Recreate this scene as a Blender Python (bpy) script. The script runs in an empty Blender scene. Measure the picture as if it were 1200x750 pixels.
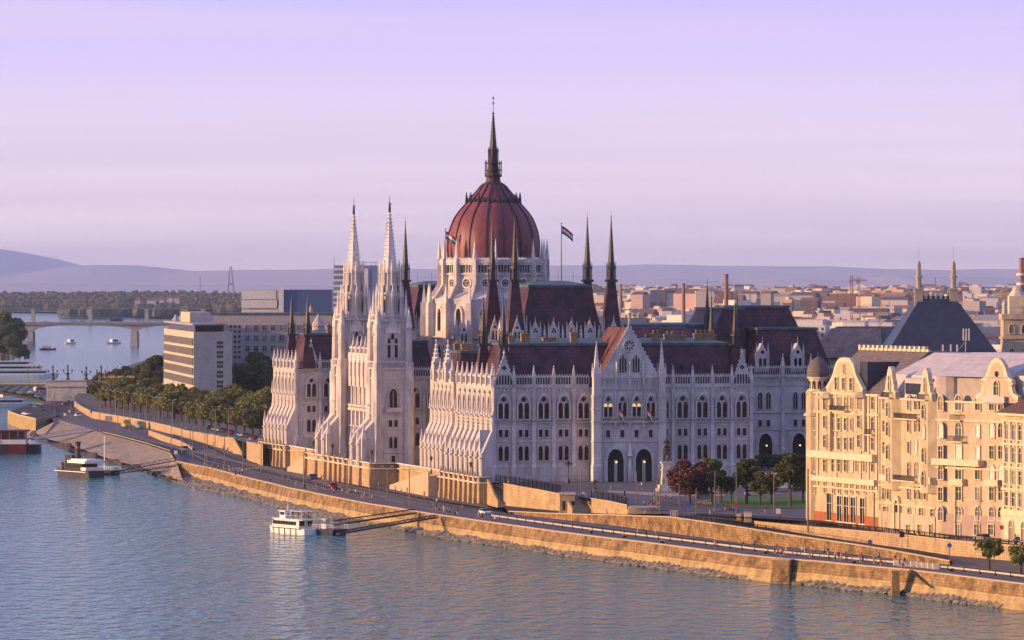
import bpy, bmesh, math, random
from mathutils import Matrix, Vector
from mathutils.geometry import tessellate_polygon
random.seed(7)
SC = bpy.context.scene
COL = SC.collection
R = math.radians
PI = math.pi
CAMZ, F, HOR = 58.0, 5800.0, 330.0      # eye height, focal length in px of a 1200 px frame, horizon row

def W(px, py, z):                        # ground point seen at a pixel, on the plane z
    Y = F*(CAMZ-z)/(py-HOR)
    return ((px-600)/F*Y, Y, z)
def AT(px, Y, z=0.0):
    return ((px-600)/F*Y, Y, z)
def zof(py, Y):
    return CAMZ-(py-HOR)*Y/F

# ------------------------------------------------------------------ mesh builder
class MB:
    def __init__(s):
        s.v=[]; s.f=[]; s.m=[]; s.T=None
    def add(s, vs, fs, m=0):
        b=len(s.v)
        if s.T is not None: vs=[tuple(s.T@Vector(p)) for p in vs]
        s.v+= [tuple(p) for p in vs]
        s.f+= [tuple(b+i for i in f) for f in fs]; s.m+=[m]*len(fs)
    def box(s,x0,x1,y0,y1,z0,z1,m=0):
        s.add([(x0,y0,z0),(x1,y0,z0),(x1,y1,z0),(x0,y1,z0),(x0,y0,z1),(x1,y0,z1),(x1,y1,z1),(x0,y1,z1)],
              [(0,3,2,1),(4,5,6,7),(0,1,5,4),(1,2,6,5),(2,3,7,6),(3,0,4,7)],m)
    def taper(s,x0,x1,y0,y1,z0,X0,X1,Y0,Y1,z1,m=0,mtop=None):   # frustum between two rectangles
        s.add([(x0,y0,z0),(x1,y0,z0),(x1,y1,z0),(x0,y1,z0),(X0,Y0,z1),(X1,Y0,z1),(X1,Y1,z1),(X0,Y1,z1)],
              [(0,3,2,1),(0,1,5,4),(1,2,6,5),(2,3,7,6),(3,0,4,7)],m)
        s.add([(X0,Y0,z1),(X1,Y0,z1),(X1,Y1,z1),(X0,Y1,z1)],[(0,1,2,3)],m if mtop is None else mtop)
    def cone(s,x,y,z0,z1,r0,r1,n=8,m=0,rot=0.0,cap=True):
        vs=[];fs=[]
        for k in range(n):
            a=rot+2*PI*(k+.5)/n; vs.append((x+r0*math.cos(a),y+r0*math.sin(a),z0))
        for k in range(n):
            a=rot+2*PI*(k+.5)/n; vs.append((x+r1*math.cos(a),y+r1*math.sin(a),z1))
        for k in range(n):
            j=(k+1)%n; fs.append((k,j,n+j,n+k))
        if cap: fs.append(tuple(range(n,2*n))); fs.append(tuple(reversed(range(n))))
        s.add(vs,fs,m)
    def lathe(s,x,y,prof,n=12,m=0,rot=0.0):
        for (z0,r0),(z1,r1) in zip(prof,prof[1:]): s.cone(x,y,z0,z1,max(r0,.001),max(r1,.001),n,m,rot,cap=False)
        s.cone(x,y,prof[-1][0],prof[-1][0]+.01,prof[-1][1]+.001,.001,n,m,rot,False)
    def ball(s,c,r,m=0,n=8,k=5,sz=1.0):
        pr=[(c[2]-r*sz*math.cos(PI*i/k), r*math.sin(PI*i/k)) for i in range(k+1)]
        s.lathe(c[0],c[1],pr,n,m)
    def poly(s,pts,m=0):                 # flat or gently warped polygon, any outline
        tr=tessellate_polygon([[Vector(p) for p in pts]])
        fs=[]
        for t in tr:
            a,b,c=[Vector(pts[i]) for i in t]
            fs.append(t if (b-a).cross(c-a).z>=0 else tuple(reversed(t)))
        s.add(pts,fs,m)
    def ext(s,pts,vec,m=0):              # extrude a planar convex-ish outline along vec
        n=len(pts); q=[(p[0]+vec[0],p[1]+vec[1],p[2]+vec[2]) for p in pts]
        tr=tessellate_polygon([[Vector(p) for p in pts]])
        s.add(list(pts)+q,[tuple(t) for t in tr]+[tuple(n+i for i in reversed(t)) for t in tr]+[(i,(i+1)%n,n+(i+1)%n,n+i) for i in range(n)],m)
    def strip(s,A,B,m=0):
        n=len(A); s.add(list(A)+list(B),[(i,i+1,n+i+1,n+i) for i in range(n-1)],m)
    def ring(s,pin,pout,y0,y1,m=0):      # band between two outlines in xz, from y0 (front) to y1
        n=len(pin)
        vs=[(p[0],y0,p[1]) for p in pin]+[(p[0],y0,p[1]) for p in pout]+[(p[0],y1,p[1]) for p in pin]+[(p[0],y1,p[1]) for p in pout]
        fs=[]
        for i in range(n-1):
            fs+= [(i,i+1,n+i+1,n+i),(i,2*n+i,2*n+i+1,i+1),(n+i,n+i+1,3*n+i+1,3*n+i)]
        s.add(vs,fs,m)
    def bar(s,a,b,r=.1,m=0,n=4,r2=None):
        a=Vector(a);b=Vector(b);d=(b-a)
        if d.length<1e-6: return
        q=d.to_track_quat('Z','Y').to_matrix(); r2=r if r2 is None else r2
        vs=[a+q@Vector((r*math.cos(2*PI*(k+.5)/n),r*math.sin(2*PI*(k+.5)/n),0)) for k in range(n)]
        vs+=[b+q@Vector((r2*math.cos(2*PI*(k+.5)/n),r2*math.sin(2*PI*(k+.5)/n),0)) for k in range(n)]
        s.add([tuple(p) for p in vs],[(k,(k+1)%n,n+(k+1)%n,n+k) for k in range(n)]+[tuple(range(n,2*n)),tuple(reversed(range(n)))],m)
    def mesh(s,name,mats):
        me=bpy.data.meshes.new(name); me.from_pydata(s.v,[],s.f)
        if not isinstance(mats,(list,tuple)): mats=[mats]
        for mt in mats: me.materials.append(mt)
        if len(mats)>1:
            me.polygons.foreach_set('material_index',s.m)
        me.update()
        bm=bmesh.new(); bm.from_mesh(me); bmesh.ops.recalc_face_normals(bm,faces=bm.faces) if len(bm.faces)<60000 and not getattr(s,'keep',False) else None
        bm.to_mesh(me); bm.free()
        return me
    def obj(s,name,mats,parent=None,loc=(0,0,0),rz=0):
        return put(s.mesh(name,mats),name,parent,loc,rz)

def put(me,name,parent=None,loc=(0,0,0),rz=0,sc=None):
    o=bpy.data.objects.new(name,me); COL.objects.link(o); o.location=loc; o.rotation_euler=(0,0,rz)
    if sc is not None: o.scale=(sc,sc,sc) if not isinstance(sc,tuple) else sc
    if parent is not None: o.parent=parent
    return o
def tag(o,label,cat=None,group=None,kind=None):
    if label: o['label']=label
    if cat: o['category']=cat
    if group: o['group']=group
    if kind: o['kind']=kind
    return o
def thing(name,label,cat,loc=(0,0,0),rz=0,group=None):
    o=bpy.data.objects.new(name,None); COL.objects.link(o); o.location=loc; o.rotation_euler=(0,0,rz); o.empty_display_size=.5
    return tag(o,label,cat,group)
KIDS={}
def kids(o):
    return list(o.children)
def dup(root,loc,rz=None,label=None,sc=None,swap=None):
    r=root.copy(); COL.objects.link(r); r.location=loc
    if rz is not None: r.rotation_euler=(0,0,rz)
    if sc is not None: r.scale=(sc,sc,sc)
    if label: r['label']=label
    for ch in kids(root):
        c=ch.copy(); COL.objects.link(c); c.parent=r
        for g in kids(ch):
            d=g.copy(); COL.objects.link(d); d.parent=c
    return r
def remove_tree(o):
    for c in list(o.children):
        remove_tree(c)
    bpy.data.objects.remove(o)

# ------------------------------------------------------------------ materials
def newmat(name):
    m=bpy.data.materials.new(name); m.use_nodes=True; nt=m.node_tree; nt.nodes.clear()
    out=nt.nodes.new('ShaderNodeOutputMaterial'); b=nt.nodes.new('ShaderNodeBsdfPrincipled')
    nt.links.new(b.outputs[0],out.inputs[0]); return m,nt,b
def N(nt,typ,**kw):
    n=nt.nodes.new(typ)
    for k,v in kw.items():
        if k.startswith('i_'): n.inputs[k[2:]].default_value=v
        else: setattr(n,k,v)
    return n
def rgb(c): return (c[0],c[1],c[2],1.0)
def mat(name,c,c2=None,scale=.6,rough=.85,metal=0.0,bump=0.0,bscale=6.0,brick=None,stain=0.0,spec=.3,detail=6.0,streak=0.0,emit=None,estr=1.0):
    """c, c2: the two colours mixed by noise; brick=(w,h,mortar colour,mortar size): courses along x+y and z; stain: darker patches."""
    m,nt,b=newmat(name); L=nt.links.new
    tc=N(nt,'ShaderNodeTexCoord'); vec=tc.outputs['Object']
    b.inputs['Roughness'].default_value=rough; b.inputs['Metallic'].default_value=metal
    b.inputs['Specular IOR Level'].default_value=spec
    nz=N(nt,'ShaderNodeTexNoise',i_Scale=scale,i_Detail=detail); L(vec,nz.inputs['Vector'])
    mx=N(nt,'ShaderNodeMix',data_type='RGBA'); mx.inputs[6].default_value=rgb(c); mx.inputs[7].default_value=rgb(c2 or tuple(x*.8 for x in c))
    rp=N(nt,'ShaderNodeMapRange'); rp.inputs['From Min'].default_value=.35; rp.inputs['From Max'].default_value=.65
    L(nz.outputs['Fac'],rp.inputs[0]); L(rp.outputs[0],mx.inputs[0]); col=mx.outputs[2]
    if brick:
        sp=N(nt,'ShaderNodeSeparateXYZ'); L(vec,sp.inputs[0]); ad=N(nt,'ShaderNodeMath',operation='ADD'); L(sp.outputs[0],ad.inputs[0]); L(sp.outputs[1],ad.inputs[1])
        cb=N(nt,'ShaderNodeCombineXYZ'); L(ad.outputs[0],cb.inputs[0]); L(sp.outputs[2],cb.inputs[1])
        bk=N(nt,'ShaderNodeTexBrick'); bk.inputs['Scale'].default_value=1.0; bk.inputs['Brick Width'].default_value=brick[0]; bk.inputs['Row Height'].default_value=brick[1]
        bk.inputs['Mortar Size'].default_value=brick[3]; bk.inputs['Bias'].default_value=0.0
        bk.inputs['Color1'].default_value=(1,1,1,1); v=brick[4] if len(brick)>4 else .8; bk.inputs['Color2'].default_value=(v,v,v,1); bk.inputs['Mortar'].default_value=rgb(brick[2])
        L(cb.outputs[0],bk.inputs['Vector'])
        m2=N(nt,'ShaderNodeMix',data_type='RGBA',blend_type='MULTIPLY'); m2.inputs[0].default_value=1.0; L(col,m2.inputs[6]); L(bk.outputs['Color'],m2.inputs[7]); col=m2.outputs[2]
    if stain>0:
        mp=N(nt,'ShaderNodeMapping'); mp.inputs['Scale'].default_value=(.35,.35,.12 if streak else .35); L(vec,mp.inputs[0])
        n2=N(nt,'ShaderNodeTexNoise',i_Scale=1.0,i_Detail=8.0,i_Roughness=.65); L(mp.outputs[0],n2.inputs['Vector'])
        r2=N(nt,'ShaderNodeMapRange'); r2.inputs['From Min'].default_value=.42; r2.inputs['From Max'].default_value=.66; r2.inputs['To Min'].default_value=1.0; r2.inputs['To Max'].default_value=1-stain
        L(n2.outputs['Fac'],r2.inputs[0]); m3=N(nt,'ShaderNodeMix',data_type='RGBA',blend_type='MULTIPLY'); m3.inputs[0].default_value=1.0
        L(col,m3.inputs[6]); L(r2.outputs[0],m3.inputs[7]); col=m3.outputs[2]
    L(col,b.inputs['Base Color'])
    if bump>0:
        n3=N(nt,'ShaderNodeTexNoise',i_Scale=bscale,i_Detail=4.0); L(vec,n3.inputs['Vector'])
        bp=N(nt,'ShaderNodeBump'); bp.inputs['Strength'].default_value=bump; bp.inputs['Distance'].default_value=.2; L(n3.outputs['Fac'],bp.inputs['Height']); L(bp.outputs[0],b.inputs['Normal'])
    if emit:
        b.inputs['Emission Color'].default_value=rgb(emit); b.inputs['Emission Strength'].default_value=estr
    return m
M={}
M['stone']=mat('limestone',(.67,.62,.61),(.56,.51,.50),scale=.25,brick=(1.4,.55,(.84,.82,.80),.03,.93),stain=.36,streak=1,bump=.25,bscale=3)
M['stone2']=mat('carved_limestone',(.78,.72,.69),(.64,.58,.56),scale=.9,stain=.18,bump=.5,bscale=4)
M['slate']=mat('red_slate',(.11,.040,.052),(.07,.030,.043),scale=.35,brick=(.8,.9,(.6,.6,.6),.05,.8),stain=.45,rough=.55,spec=.35)
M['domered']=mat('dome_slate',(.25,.062,.07),(.18,.047,.06),scale=.3,brick=(1.1,.8,(.72,.72,.72),.035,.9),stain=.25,rough=.5,spec=.4)
M['copper']=mat('green_copper',(.11,.15,.16),(.07,.095,.11),scale=.4,stain=.3,rough=.6)
M['dkmetal']=mat('dark_plum_metal',(.045,.030,.036),(.028,.022,.027),scale=1.2,rough=.5,spec=.5)
M['glassbrown']=mat('curtained_glass',(.085,.038,.026),(.012,.008,.009),scale=1.3,rough=.25,spec=.15)
M['glass']=mat('window_glass',(.022,.022,.026),(.012,.012,.015),scale=.5,rough=.2,spec=.25)
M['glassgreen']=mat('greenish_glass',(.04,.055,.03),(.02,.025,.02),scale=.5,rough=.2,spec=.35)
M['quay']=mat('quay_stone',(.40,.255,.115),(.25,.16,.075),scale=1.2,brick=(.95,.5,(.6,.56,.52),.045,.78),stain=.7,streak=0,bump=.6,bscale=3)
M['quaylow']=mat('quay_foot_stone',(.47,.335,.155),(.37,.265,.13),scale=.5,brick=(2.6,.9,(.7,.68,.6),.03,.9),stain=.4,bump=.25)
M['wallstone']=mat('terrace_stone',(.54,.395,.23),(.45,.325,.19),scale=.5,brick=(1.1,.5,(.65,.6,.55),.05,.82),stain=.25,streak=1,bump=.4)
M['cap']=mat('coping_stone',(.50,.38,.26),(.40,.31,.22),scale=1,rough=.9)
M['asphalt']=mat('asphalt',(.042,.042,.052),(.030,.031,.038),scale=.3,stain=.25,rough=.9)
M['paving']=mat('grey_paving',(.145,.13,.14),(.10,.09,.10),scale=.4,brick=(1.2,1.2,(.7,.7,.7),.04,.9),stain=.25,rough=.9)
M['plaza']=mat('plaza_paving',(.15,.135,.14),(.11,.10,.11),scale=.15,stain=.2,rough=.9)
M['white']=mat('white_paint',(.78,.77,.74),(.70,.69,.66),rough=.6)
M['offwhite']=mat('off_white_paint',(.66,.64,.6),(.58,.56,.52),rough=.7)
M['grass']=mat('lawn_green',(.09,.17,.03),(.065,.13,.025),scale=1.5,bump=.6,bscale=9)
M['cityground']=mat('city_ground',(.13,.12,.12),(.08,.085,.08),scale=.01,rough=1)
M['rock']=mat('wet_riprap',(.20,.17,.14),(.06,.055,.05),scale=.9,stain=.4,bump=.6)
M['rock2']=mat('dry_riprap',(.36,.31,.24),(.2,.17,.14),scale=.9,stain=.3,bump=.6)
M['slope']=mat('embankment_slab',(.40,.31,.22),(.30,.235,.175),scale=.25,brick=(3.0,2.0,(.6,.55,.5),.03,.88),stain=.4,bump=.3)
M['lamp']=mat('lamp_iron',(.20,.16,.13),(.14,.12,.10),rough=.6)
M['mast']=mat('rusty_mast',(.22,.15,.10),(.15,.11,.08),rough=.7)
M['iron']=mat('dark_iron',(.03,.028,.028),(.02,.02,.02),rough=.5)
M['bronze']=mat('dark_bronze',(.06,.045,.03),(.035,.03,.022),rough=.45,metal=.3)
M['steelgreen']=mat('ochre_bridge_paint',(.20,.17,.09),(.15,.13,.08),rough=.7)
M['concrete']=mat('pale_concrete',(.42,.39,.37),(.34,.31,.30),scale=.2,stain=.25,streak=1)
M['chimney']=mat('yellow_brick',(.42,.30,.16),(.30,.21,.12),scale=1.2,brick=(.5,.25,(.6,.6,.6),.05,.85),stain=.3)
M['trunk']=mat('bark',(.10,.075,.05),(.07,.05,.04),bump=.5)
def leafmat(name,a,b2):
    m,nt,b=newmat(name); L=nt.links.new
    oi=N(nt,'ShaderNodeNewGeometry'); mx=N(nt,'ShaderNodeMix',data_type='RGBA'); mx.inputs[6].default_value=rgb(a); mx.inputs[7].default_value=rgb(b2)
    L(oi.outputs['Random Per Island'],mx.inputs[0]); ob=N(nt,'ShaderNodeObjectInfo'); hs_=N(nt,'ShaderNodeHueSaturation'); vr=N(nt,'ShaderNodeMapRange'); vr.inputs['To Min'].default_value=.62; vr.inputs['To Max'].default_value=1.4; L(ob.outputs['Random'],vr.inputs[0]); L(vr.outputs[0],hs_.inputs['Value'])
    hr=N(nt,'ShaderNodeMapRange'); hr.inputs['To Min'].default_value=.475; hr.inputs['To Max'].default_value=.52; L(ob.outputs['Random'],hr.inputs[0]); L(hr.outputs[0],hs_.inputs['Hue']); L(mx.outputs[2],hs_.inputs['Color']); L(hs_.outputs[0],b.inputs['Base Color']); b.inputs['Roughness'].default_value=.7; b.inputs['Specular IOR Level'].default_value=.2
    tr=N(nt,'ShaderNodeBsdfTranslucent'); L(mx.outputs[2],tr.inputs[0]); ms=N(nt,'ShaderNodeMixShader'); ms.inputs[0].default_value=.25
    out=[n for n in nt.nodes if n.type=='OUTPUT_MATERIAL'][0]
    L(b.outputs[0],ms.inputs[1]); L(tr.outputs[0],ms.inputs[2]); L(ms.outputs[0],out.inputs[0]); return m
M['leaf']=leafmat('leaf_green',(.12,.13,.03),(.20,.19,.055))
M['leafdark']=leafmat('leaf_dark_green',(.09,.11,.035),(.15,.16,.055))
M['leafpark']=leafmat('leaf_park',(.09,.12,.03),(.16,.17,.045))
M['leafplum']=leafmat('leaf_plum',(.075,.03,.03),(.12,.055,.045))
M['leafyellow']=leafmat('leaf_yellowing',(.16,.13,.03),(.09,.10,.025))
M['wood']=mat('far_woodland',(.05,.055,.03),(.09,.075,.04),scale=.02)
def plain(name,c,rough=.6,**k): 
    if name not in M: M[name]=mat(name,c,tuple(x*.86 for x in c),rough=rough,**k)
    return M[name]
M['cream']=mat('cream_plaster',(.54,.44,.30),(.43,.345,.235),scale=.3,stain=.3,streak=1,rough=.9)
M['creampink']=mat('warm_plaster',(.55,.43,.31),(.46,.36,.26),scale=.3,stain=.3,streak=1,rough=.9)
M['creamtrim']=mat('pale_plaster_trim',(.64,.54,.38),(.54,.45,.32),scale=.8,rough=.9)
M['brickbase']=mat('orange_brick_plinth',(.42,.14,.06),(.32,.11,.05),brick=(.6,.3,(.7,.6,.5),.05,.85))
M['zinc']=mat('zinc_roof',(.52,.47,.46),(.43,.39,.39),scale=.5,brick=(.9,1.2,(.75,.75,.75),.04,.94),rough=.5)
M['tilegrey']=mat('grey_brown_tiles',(.20,.165,.16),(.14,.12,.12),scale=.8,brick=(.5,.35,(.6,.6,.6),.05,.85),stain=.2)
M['tilesunlit']=mat('sunlit_tiles',(.34,.24,.20),(.25,.18,.16),scale=.8,stain=.3)  # brighter tiles: sun on the long hall's left roof put into the colour
M['blueslate']=mat('blue_slate',(.035,.04,.07),(.022,.027,.05),scale=.5,brick=(.8,.5,(.6,.6,.6),.04,.85),rough=.45,spec=.5)

# ------------------------------------------------------------------ outlines
def arch(w,z0,zs,h,n=8,p=2.0,q=2.0,cx=0.0):
    """outline of an arched opening: foot, spring line zs, rise h"""
    pts=[(cx-w/2,z0)]
    for i in range(n+1):
        t=-1+2*i/n; pts.append((cx+t*w/2, zs+h*max(0,(1-abs(t)**p))**(1/q)))
    pts.append((cx+w/2,z0)); return pts
def circ(cx,cz,r,n=12): return [(cx+r*math.cos(2*PI*k/n),cz+r*math.sin(2*PI*k/n)) for k in range(n+1)]
def plate(mb,pts,y,m=0,t=.03):
    mb.ext([(p[0],y,p[1]) for p in pts],(0,t,0),m)

ORD='first second third fourth fifth sixth seventh eighth ninth tenth eleventh twelfth thirteenth fourteenth fifteenth sixteenth seventeenth eighteenth nineteenth twentieth'.split()
TENS={2:'twenty',3:'thirty',4:'forty',5:'fifty',6:'sixty',7:'seventy',8:'eighty',9:'ninety'}
def ordn(i):                      # 1 -> first
    if i<=20: return ORD[i-1]
    t,o=divmod(i,10)
    if o: return TENS[t]+'-'+ORD[o-1] if t<10 else str(i)+'th'
    return TENS[t][:-1]+'ieth'
# ================================================================== PARLIAMENT
TH=R(14.0); PO=(-5.1,1184.0,10.0)
def PL(u,v,z=0.0):                       # building frame (u east along the south front, v north, z above its ground) -> world
    return (PO[0]+u*math.cos(TH)-v*math.sin(TH), PO[1]+u*math.sin(TH)+v*math.cos(TH), PO[2]+z)
PAR=thing('parliament_building','huge pale neo-gothic parliament with red ribbed dome and many spires on the river bank','parliament building',PO,TH)
SM=[M['stone'],M['stone2']]
S_,W_,E_,N_=0.0,-PI/2,PI/2,PI
class Fac:                               # a facade: origin (u,v), rotation; s runs along it, outward is -y of the part
    def __init__(s,u,v,rz): s.u=u;s.v=v;s.rz=rz
    def at(s,t,z=0.0,d=0.0):             # d: metres outwards
        c,q=math.cos(s.rz),math.sin(s.rz); return (s.u+t*c+d*q, s.v+t*q-d*c, z)
    def put(s,me,name,t,z=0.0,d=0.0,sc=None,parent=None): return put(me,name,parent or PAR,s.at(t,z,d),s.rz,sc)
# --- shared part meshes
def win_big():
    a=MB(); w=3.5
    o=arch(w,0,3.4,2.6,10,1.7,1.7); i=arch(w-.7,0,3.3,2.3,10,1.7,1.7); a.ring(i,o,-.62,0,0)
    a.box(-.16,.16,-.22,0,0,3.4,0)
    for cx in (-.75,.75): a.ring(arch(1.15,0,3.1,.7,6,cx=cx),arch(1.4,0,3.1,.85,6,cx=cx),-.2,0,0)
    a.ring(circ(0,4.62,.58),circ(0,4.62,.78),-.2,0,0)
    a.box(-1.95,1.95,-.5,0,-.25,0,0)
    for k in range(9): a.box(-1.8+k*.45-.06,-1.8+k*.45+.06,-.46,-.34,-.95,-.25,0)
    a.box(-1.95,1.95,-.5,0,-1.1,-.9,0)
    g=MB()
    for cx in (-.75,.75): plate(g,arch(1.15,0,3.1,.7,6,cx=cx),-.07)
    plate(g,circ(0,4.62,.58)[:-1],-.07)
    return a.mesh('arched_window',SM),g.mesh('glass',M['glassbrown'])
def win_sq(w=.95,h=1.75,gap=1.5,n=2):
    a=MB();g=MB()
    for k in range(n):
        cx=(k-(n-1)/2)*gap
        a.ring([(cx-w/2,0),(cx-w/2,h),(cx+w/2,h),(cx+w/2,0)],[(cx-w/2-.18,0),(cx-w/2-.18,h+.2),(cx+w/2+.18,h+.2),(cx+w/2+.18,0)],-.24,0)
        a.box(cx-w/2-.25,cx+w/2+.25,-.32,0,-.18,0); plate(g,[(cx-w/2,0),(cx-w/2,h),(cx+w/2,h),(cx+w/2,0)],-.06)
    return a.mesh('square_window',SM),g.mesh('glass',M['glassbrown'])
def win_two(w=1.1,zs=2.8,gap=1.5,big=3.3):
    a=MB();g=MB()
    a.ring(arch(big-.4,zs-.2,zs-.1,1.2,8),arch(big,zs-.3,zs-.1,1.4,8),-.3,0)
    for cx in (-gap/2,gap/2):
        a.ring(arch(w,0,zs,w*.6,6,cx=cx),arch(w+.3,0,zs,w*.75,6,cx=cx),-.22,0); plate(g,arch(w,0,zs,w*.6,6,cx=cx),-.06)
    a.box(-big/2,big/2,-.35,0,-.22,0)
    return a.mesh('lancet_window',SM),g.mesh('glass',M['glassbrown'])
def win_one(w,zs,name='lancet_window',gm='glassbrown',p=1.7):
    a=MB();g=MB()
    a.ring(arch(w,0,zs,w*.75,8,p,p),arch(w+.45,0,zs,w*.95,8,p,p),-.3,0); a.box(-w/2-.3,w/2+.3,-.4,0,-.2,0)
    a.box(-.07,.07,-.12,0,0,zs+w*.5)
    plate(g,arch(w,0,zs,w*.75,8,p,p),-.06); return a.mesh(name,SM),g.mesh('glass',M[gm])
WB=win_big(); WS=win_sq(); WL=win_two(); WBASE=win_sq(.8,.85,1.5,2); WS1=win_sq(1.0,1.7,0,1); WTALL=win_one(1.5,4.6); WSMALL=win_one(.9,2.0); WBASE0=WBASE
def window(fc,pair,name,t,z,d=0.0,sc=None):
    o=fc.put(pair[0],name,t,z,d,sc); put(pair[1],'glass',o); return o
def pin_mesh(h=5.0,w=.8,name='pinnacle'):
    a=MB(); a.box(-w/2,w/2,-w/2,w/2,0,h*.42); a.box(-w*.62,w*.62,-w*.62,w*.62,h*.40,h*.46)
    a.cone(0,0,h*.46,h*.95,w*.62,.05,4,1)
    for k in range(4):
        a.cone(0,0,h*(.54+.1*k),h*(.57+.1*k),w*(.66-.12*k),w*(.6-.12*k),4,1,PI/4)
    a.cone(0,0,h*.93,h,.14,.10,5,1); return a.mesh(name,SM)
PIN=pin_mesh(); PINT=pin_mesh(8.0,1.25)
def pil_mesh():                          # pilaster strip from ground to gallery
    a=MB(); a.box(-.55,.55,-.9,0,0,3.6); a.taper(-.55,.55,-.9,0,3.6,-.42,.42,-.6,0,4.1); a.box(-.42,.42,-.6,0,4.1,14.6)
    a.box(-.5,.5,-.68,0,9.8,10.1); a.box(-.38,.38,-.5,0,14.6,23.0); a.box(-.5,.5,-.62,0,19.6,19.9); a.box(-.46,.46,-.6,0,14.4,14.8)
    return a.mesh('pilaster',SM)
PIL=pil_mesh()
def gallery(mb,L0,L1,z0=23.0,z1=25.5,d=.45,pitch=.62):     # openwork parapet in facade coordinates
    mb.box(L0,L1,-d,-d+.35,z0,z0+.35); mb.box(L0,L1,-d,-d+.3,z1-.5,z1-.15)
    n=max(1,int((L1-L0)/pitch)); p=(L1-L0)/n
    for k in range(n+1):
        x=L0+k*p; mb.box(x-.09,x+.09,-d+.04,-d+.26,z0+.35,z1-.5)
        if k<n: mb.cone(x+p/2,-d+.15,z1-.15,z1+.35,.2,.02,4,1)
def cornice(mb,L0,L1,zs,d=.35):
    for z,h,dd in zs: mb.box(L0,L1,-dd,.2,z,z+h)
COR=[(0,3.3,.28),(3.3,.22,.4),(9.5,.2,.22),(13.2,.25,.3),(22.2,.35,.3),(22.55,.45,.55)]
def corbels(mb,L0,L1,z=21.75):
    n=int((L1-L0)/.9); p=(L1-L0)/n
    for k in range(n): mb.box(L0+k*p+.25,L0+k*p+.6,-.3,0,z,z+.45,1)
def gable_mesh(w,z0,zp,d=.7,slots=5,rose=True):
    a=MB(); h=zp-z0
    a.ext([(-w/2,-d,z0),(w/2,-d,z0),(w/2,-d,z0+.3),(0,-d,zp),(-w/2,-d,z0+.3)],(0,.6,0))
    for s in (-1,1):
        a.bar((s*w/2,-d+.1,z0+.3),(0,-d+.1,zp+.1),.22,0,4)
        n=max(4,int(h/1.0))
        for k in range(n): 
            t=(k+.5)/n; a.cone(s*w/2*(1-t)+s*.15,-d+.1,z0+.3+(h-.2)*t,z0+.9+(h-.2)*t,.22,.02,4,1)
    a.cone(0,-d+.2,zp,zp+2.2,.2,.03,4,1); a.ball((0,-d+.2,zp+1.0),.3,1,6,4)
    return a.mesh('gable',SM)
def gslots(w,z0,z1,n,d):
    g=MB(); p=w/n
    for k in range(n):
        x=-w/2+(k+.5)*p; plate(g,arch(p*.62,z0,z1-.4,.35,4,cx=x),-d-.04)
    return g
def bay(fc,t,base=True,arc=True,big=True):
    if big: window(fc,WB,'arched_window',t,15.1)
    window(fc,WS,'square_window',t,10.75)
    if arc: window(fc,WL,'lancet_window',t,5.1)
    if base: window(fc,WBASE,'basement_window',t,1.4)

# ------------------------------------------------ south block
def mass(name,u0,u1,v0,v1,z0,z1,m='stone',parent=None):
    a=MB(); a.box(u0,u1,v0,v1,z0,z1); return a.obj(name,M[m],parent or PAR)
mass('wall',1.2,65.6,.6,36.5,-3,22.6)
FS=Fac(0,.6,S_)
bays=[33+k*4.95 for k in (-6,-5,-4,-3,-2,2,3,4,5,6)]
for t in bays: bay(FS,t)
for k in (-5.5,-4.5,-3.5,-2.5,2.5,3.5,4.5,5.5): FS.put(PIL,'pilaster',33+k*4.95); 
for k in (-5.5,-4.5,-3.5,-2.5,2.5,3.5,4.5,5.5): FS.put(PIN,'pinnacle',33+k*4.95,22.9,.3)
for t in (.9,65.1): FS.put(PIL,'pilaster',t); FS.put(PINT,'pinnacle',t,21.5,.1,.8)
for L0,L1 in ((5.8,24.4),(41.6,60.2)):
    a=MB(); gallery(a,L0,L1); a.obj('balustrade',SM,PAR,FS.at(0),0)
for L0,L1 in ((.3,24.4),(41.6,65.7)):
    a=MB(); cornice(a,L0,L1,COR); corbels(a,L0,L1); a.obj('cornice',SM,PAR,FS.at(0),0)
gm=gable_mesh(5.0,22.9,30.0)
def quatre(z,d,r=.42):
    g=MB()
    for ax,az in ((r,0),(-r,0),(0,r),(0,-r)): plate(g,circ(ax*.8,z+az*.8,r*.62,8)[:-1],-d-.04)
    return g
g_=gslots(4.2,23.3,25.7,6,.7); q_=quatre(27.3,.7); g_.add(q_.v,q_.f)
gsm=g_.mesh('opening',M['glass'])
for t in (3.3,62.7):
    o=FS.put(gm,'gable',t); put(gsm,'opening',o)
# roofs: steep red slate, green copper deck
def roof(name,base,top,z0,z1,z2=None,m='slate',m2='copper',rim=.35,crest=True,parent=None):
    a=MB(); a.taper(*base,z0,*top,z1); o=a.obj(name,M[m],parent or PAR)
    b=MB(); b.taper(top[0]-rim,top[1]+rim,top[2]-rim,top[3]+rim,z1-.1,top[0]-rim,top[1]+rim,top[2]-rim,top[3]+rim,z1+.55)
    if z2: 
        mx,my=(top[0]+top[1])/2,(top[2]+top[3])/2; b.taper(top[0],top[1],top[2],top[3],z1+.55,top[0]+4,top[1]-4,my-.3,my+.3,z2)
    b.obj('copper_deck',M[m2],o)
    return o
roof('roof',(2.6,64.4,1.8,36),(6.2,61.2,5.6,32),23.0,32.6,34.2)
hat=MB(); hat.box(-.35,.35,-.5,.3,0,.75); hat=hat.mesh('roof_hatch',M['dkmetal'])
for t in (8.5,12.6,17.2,21.8,44,48.6,53,57.4): put(hat,'roof_hatch',PAR,(t,2.9,27.2+0*t),0)
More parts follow.
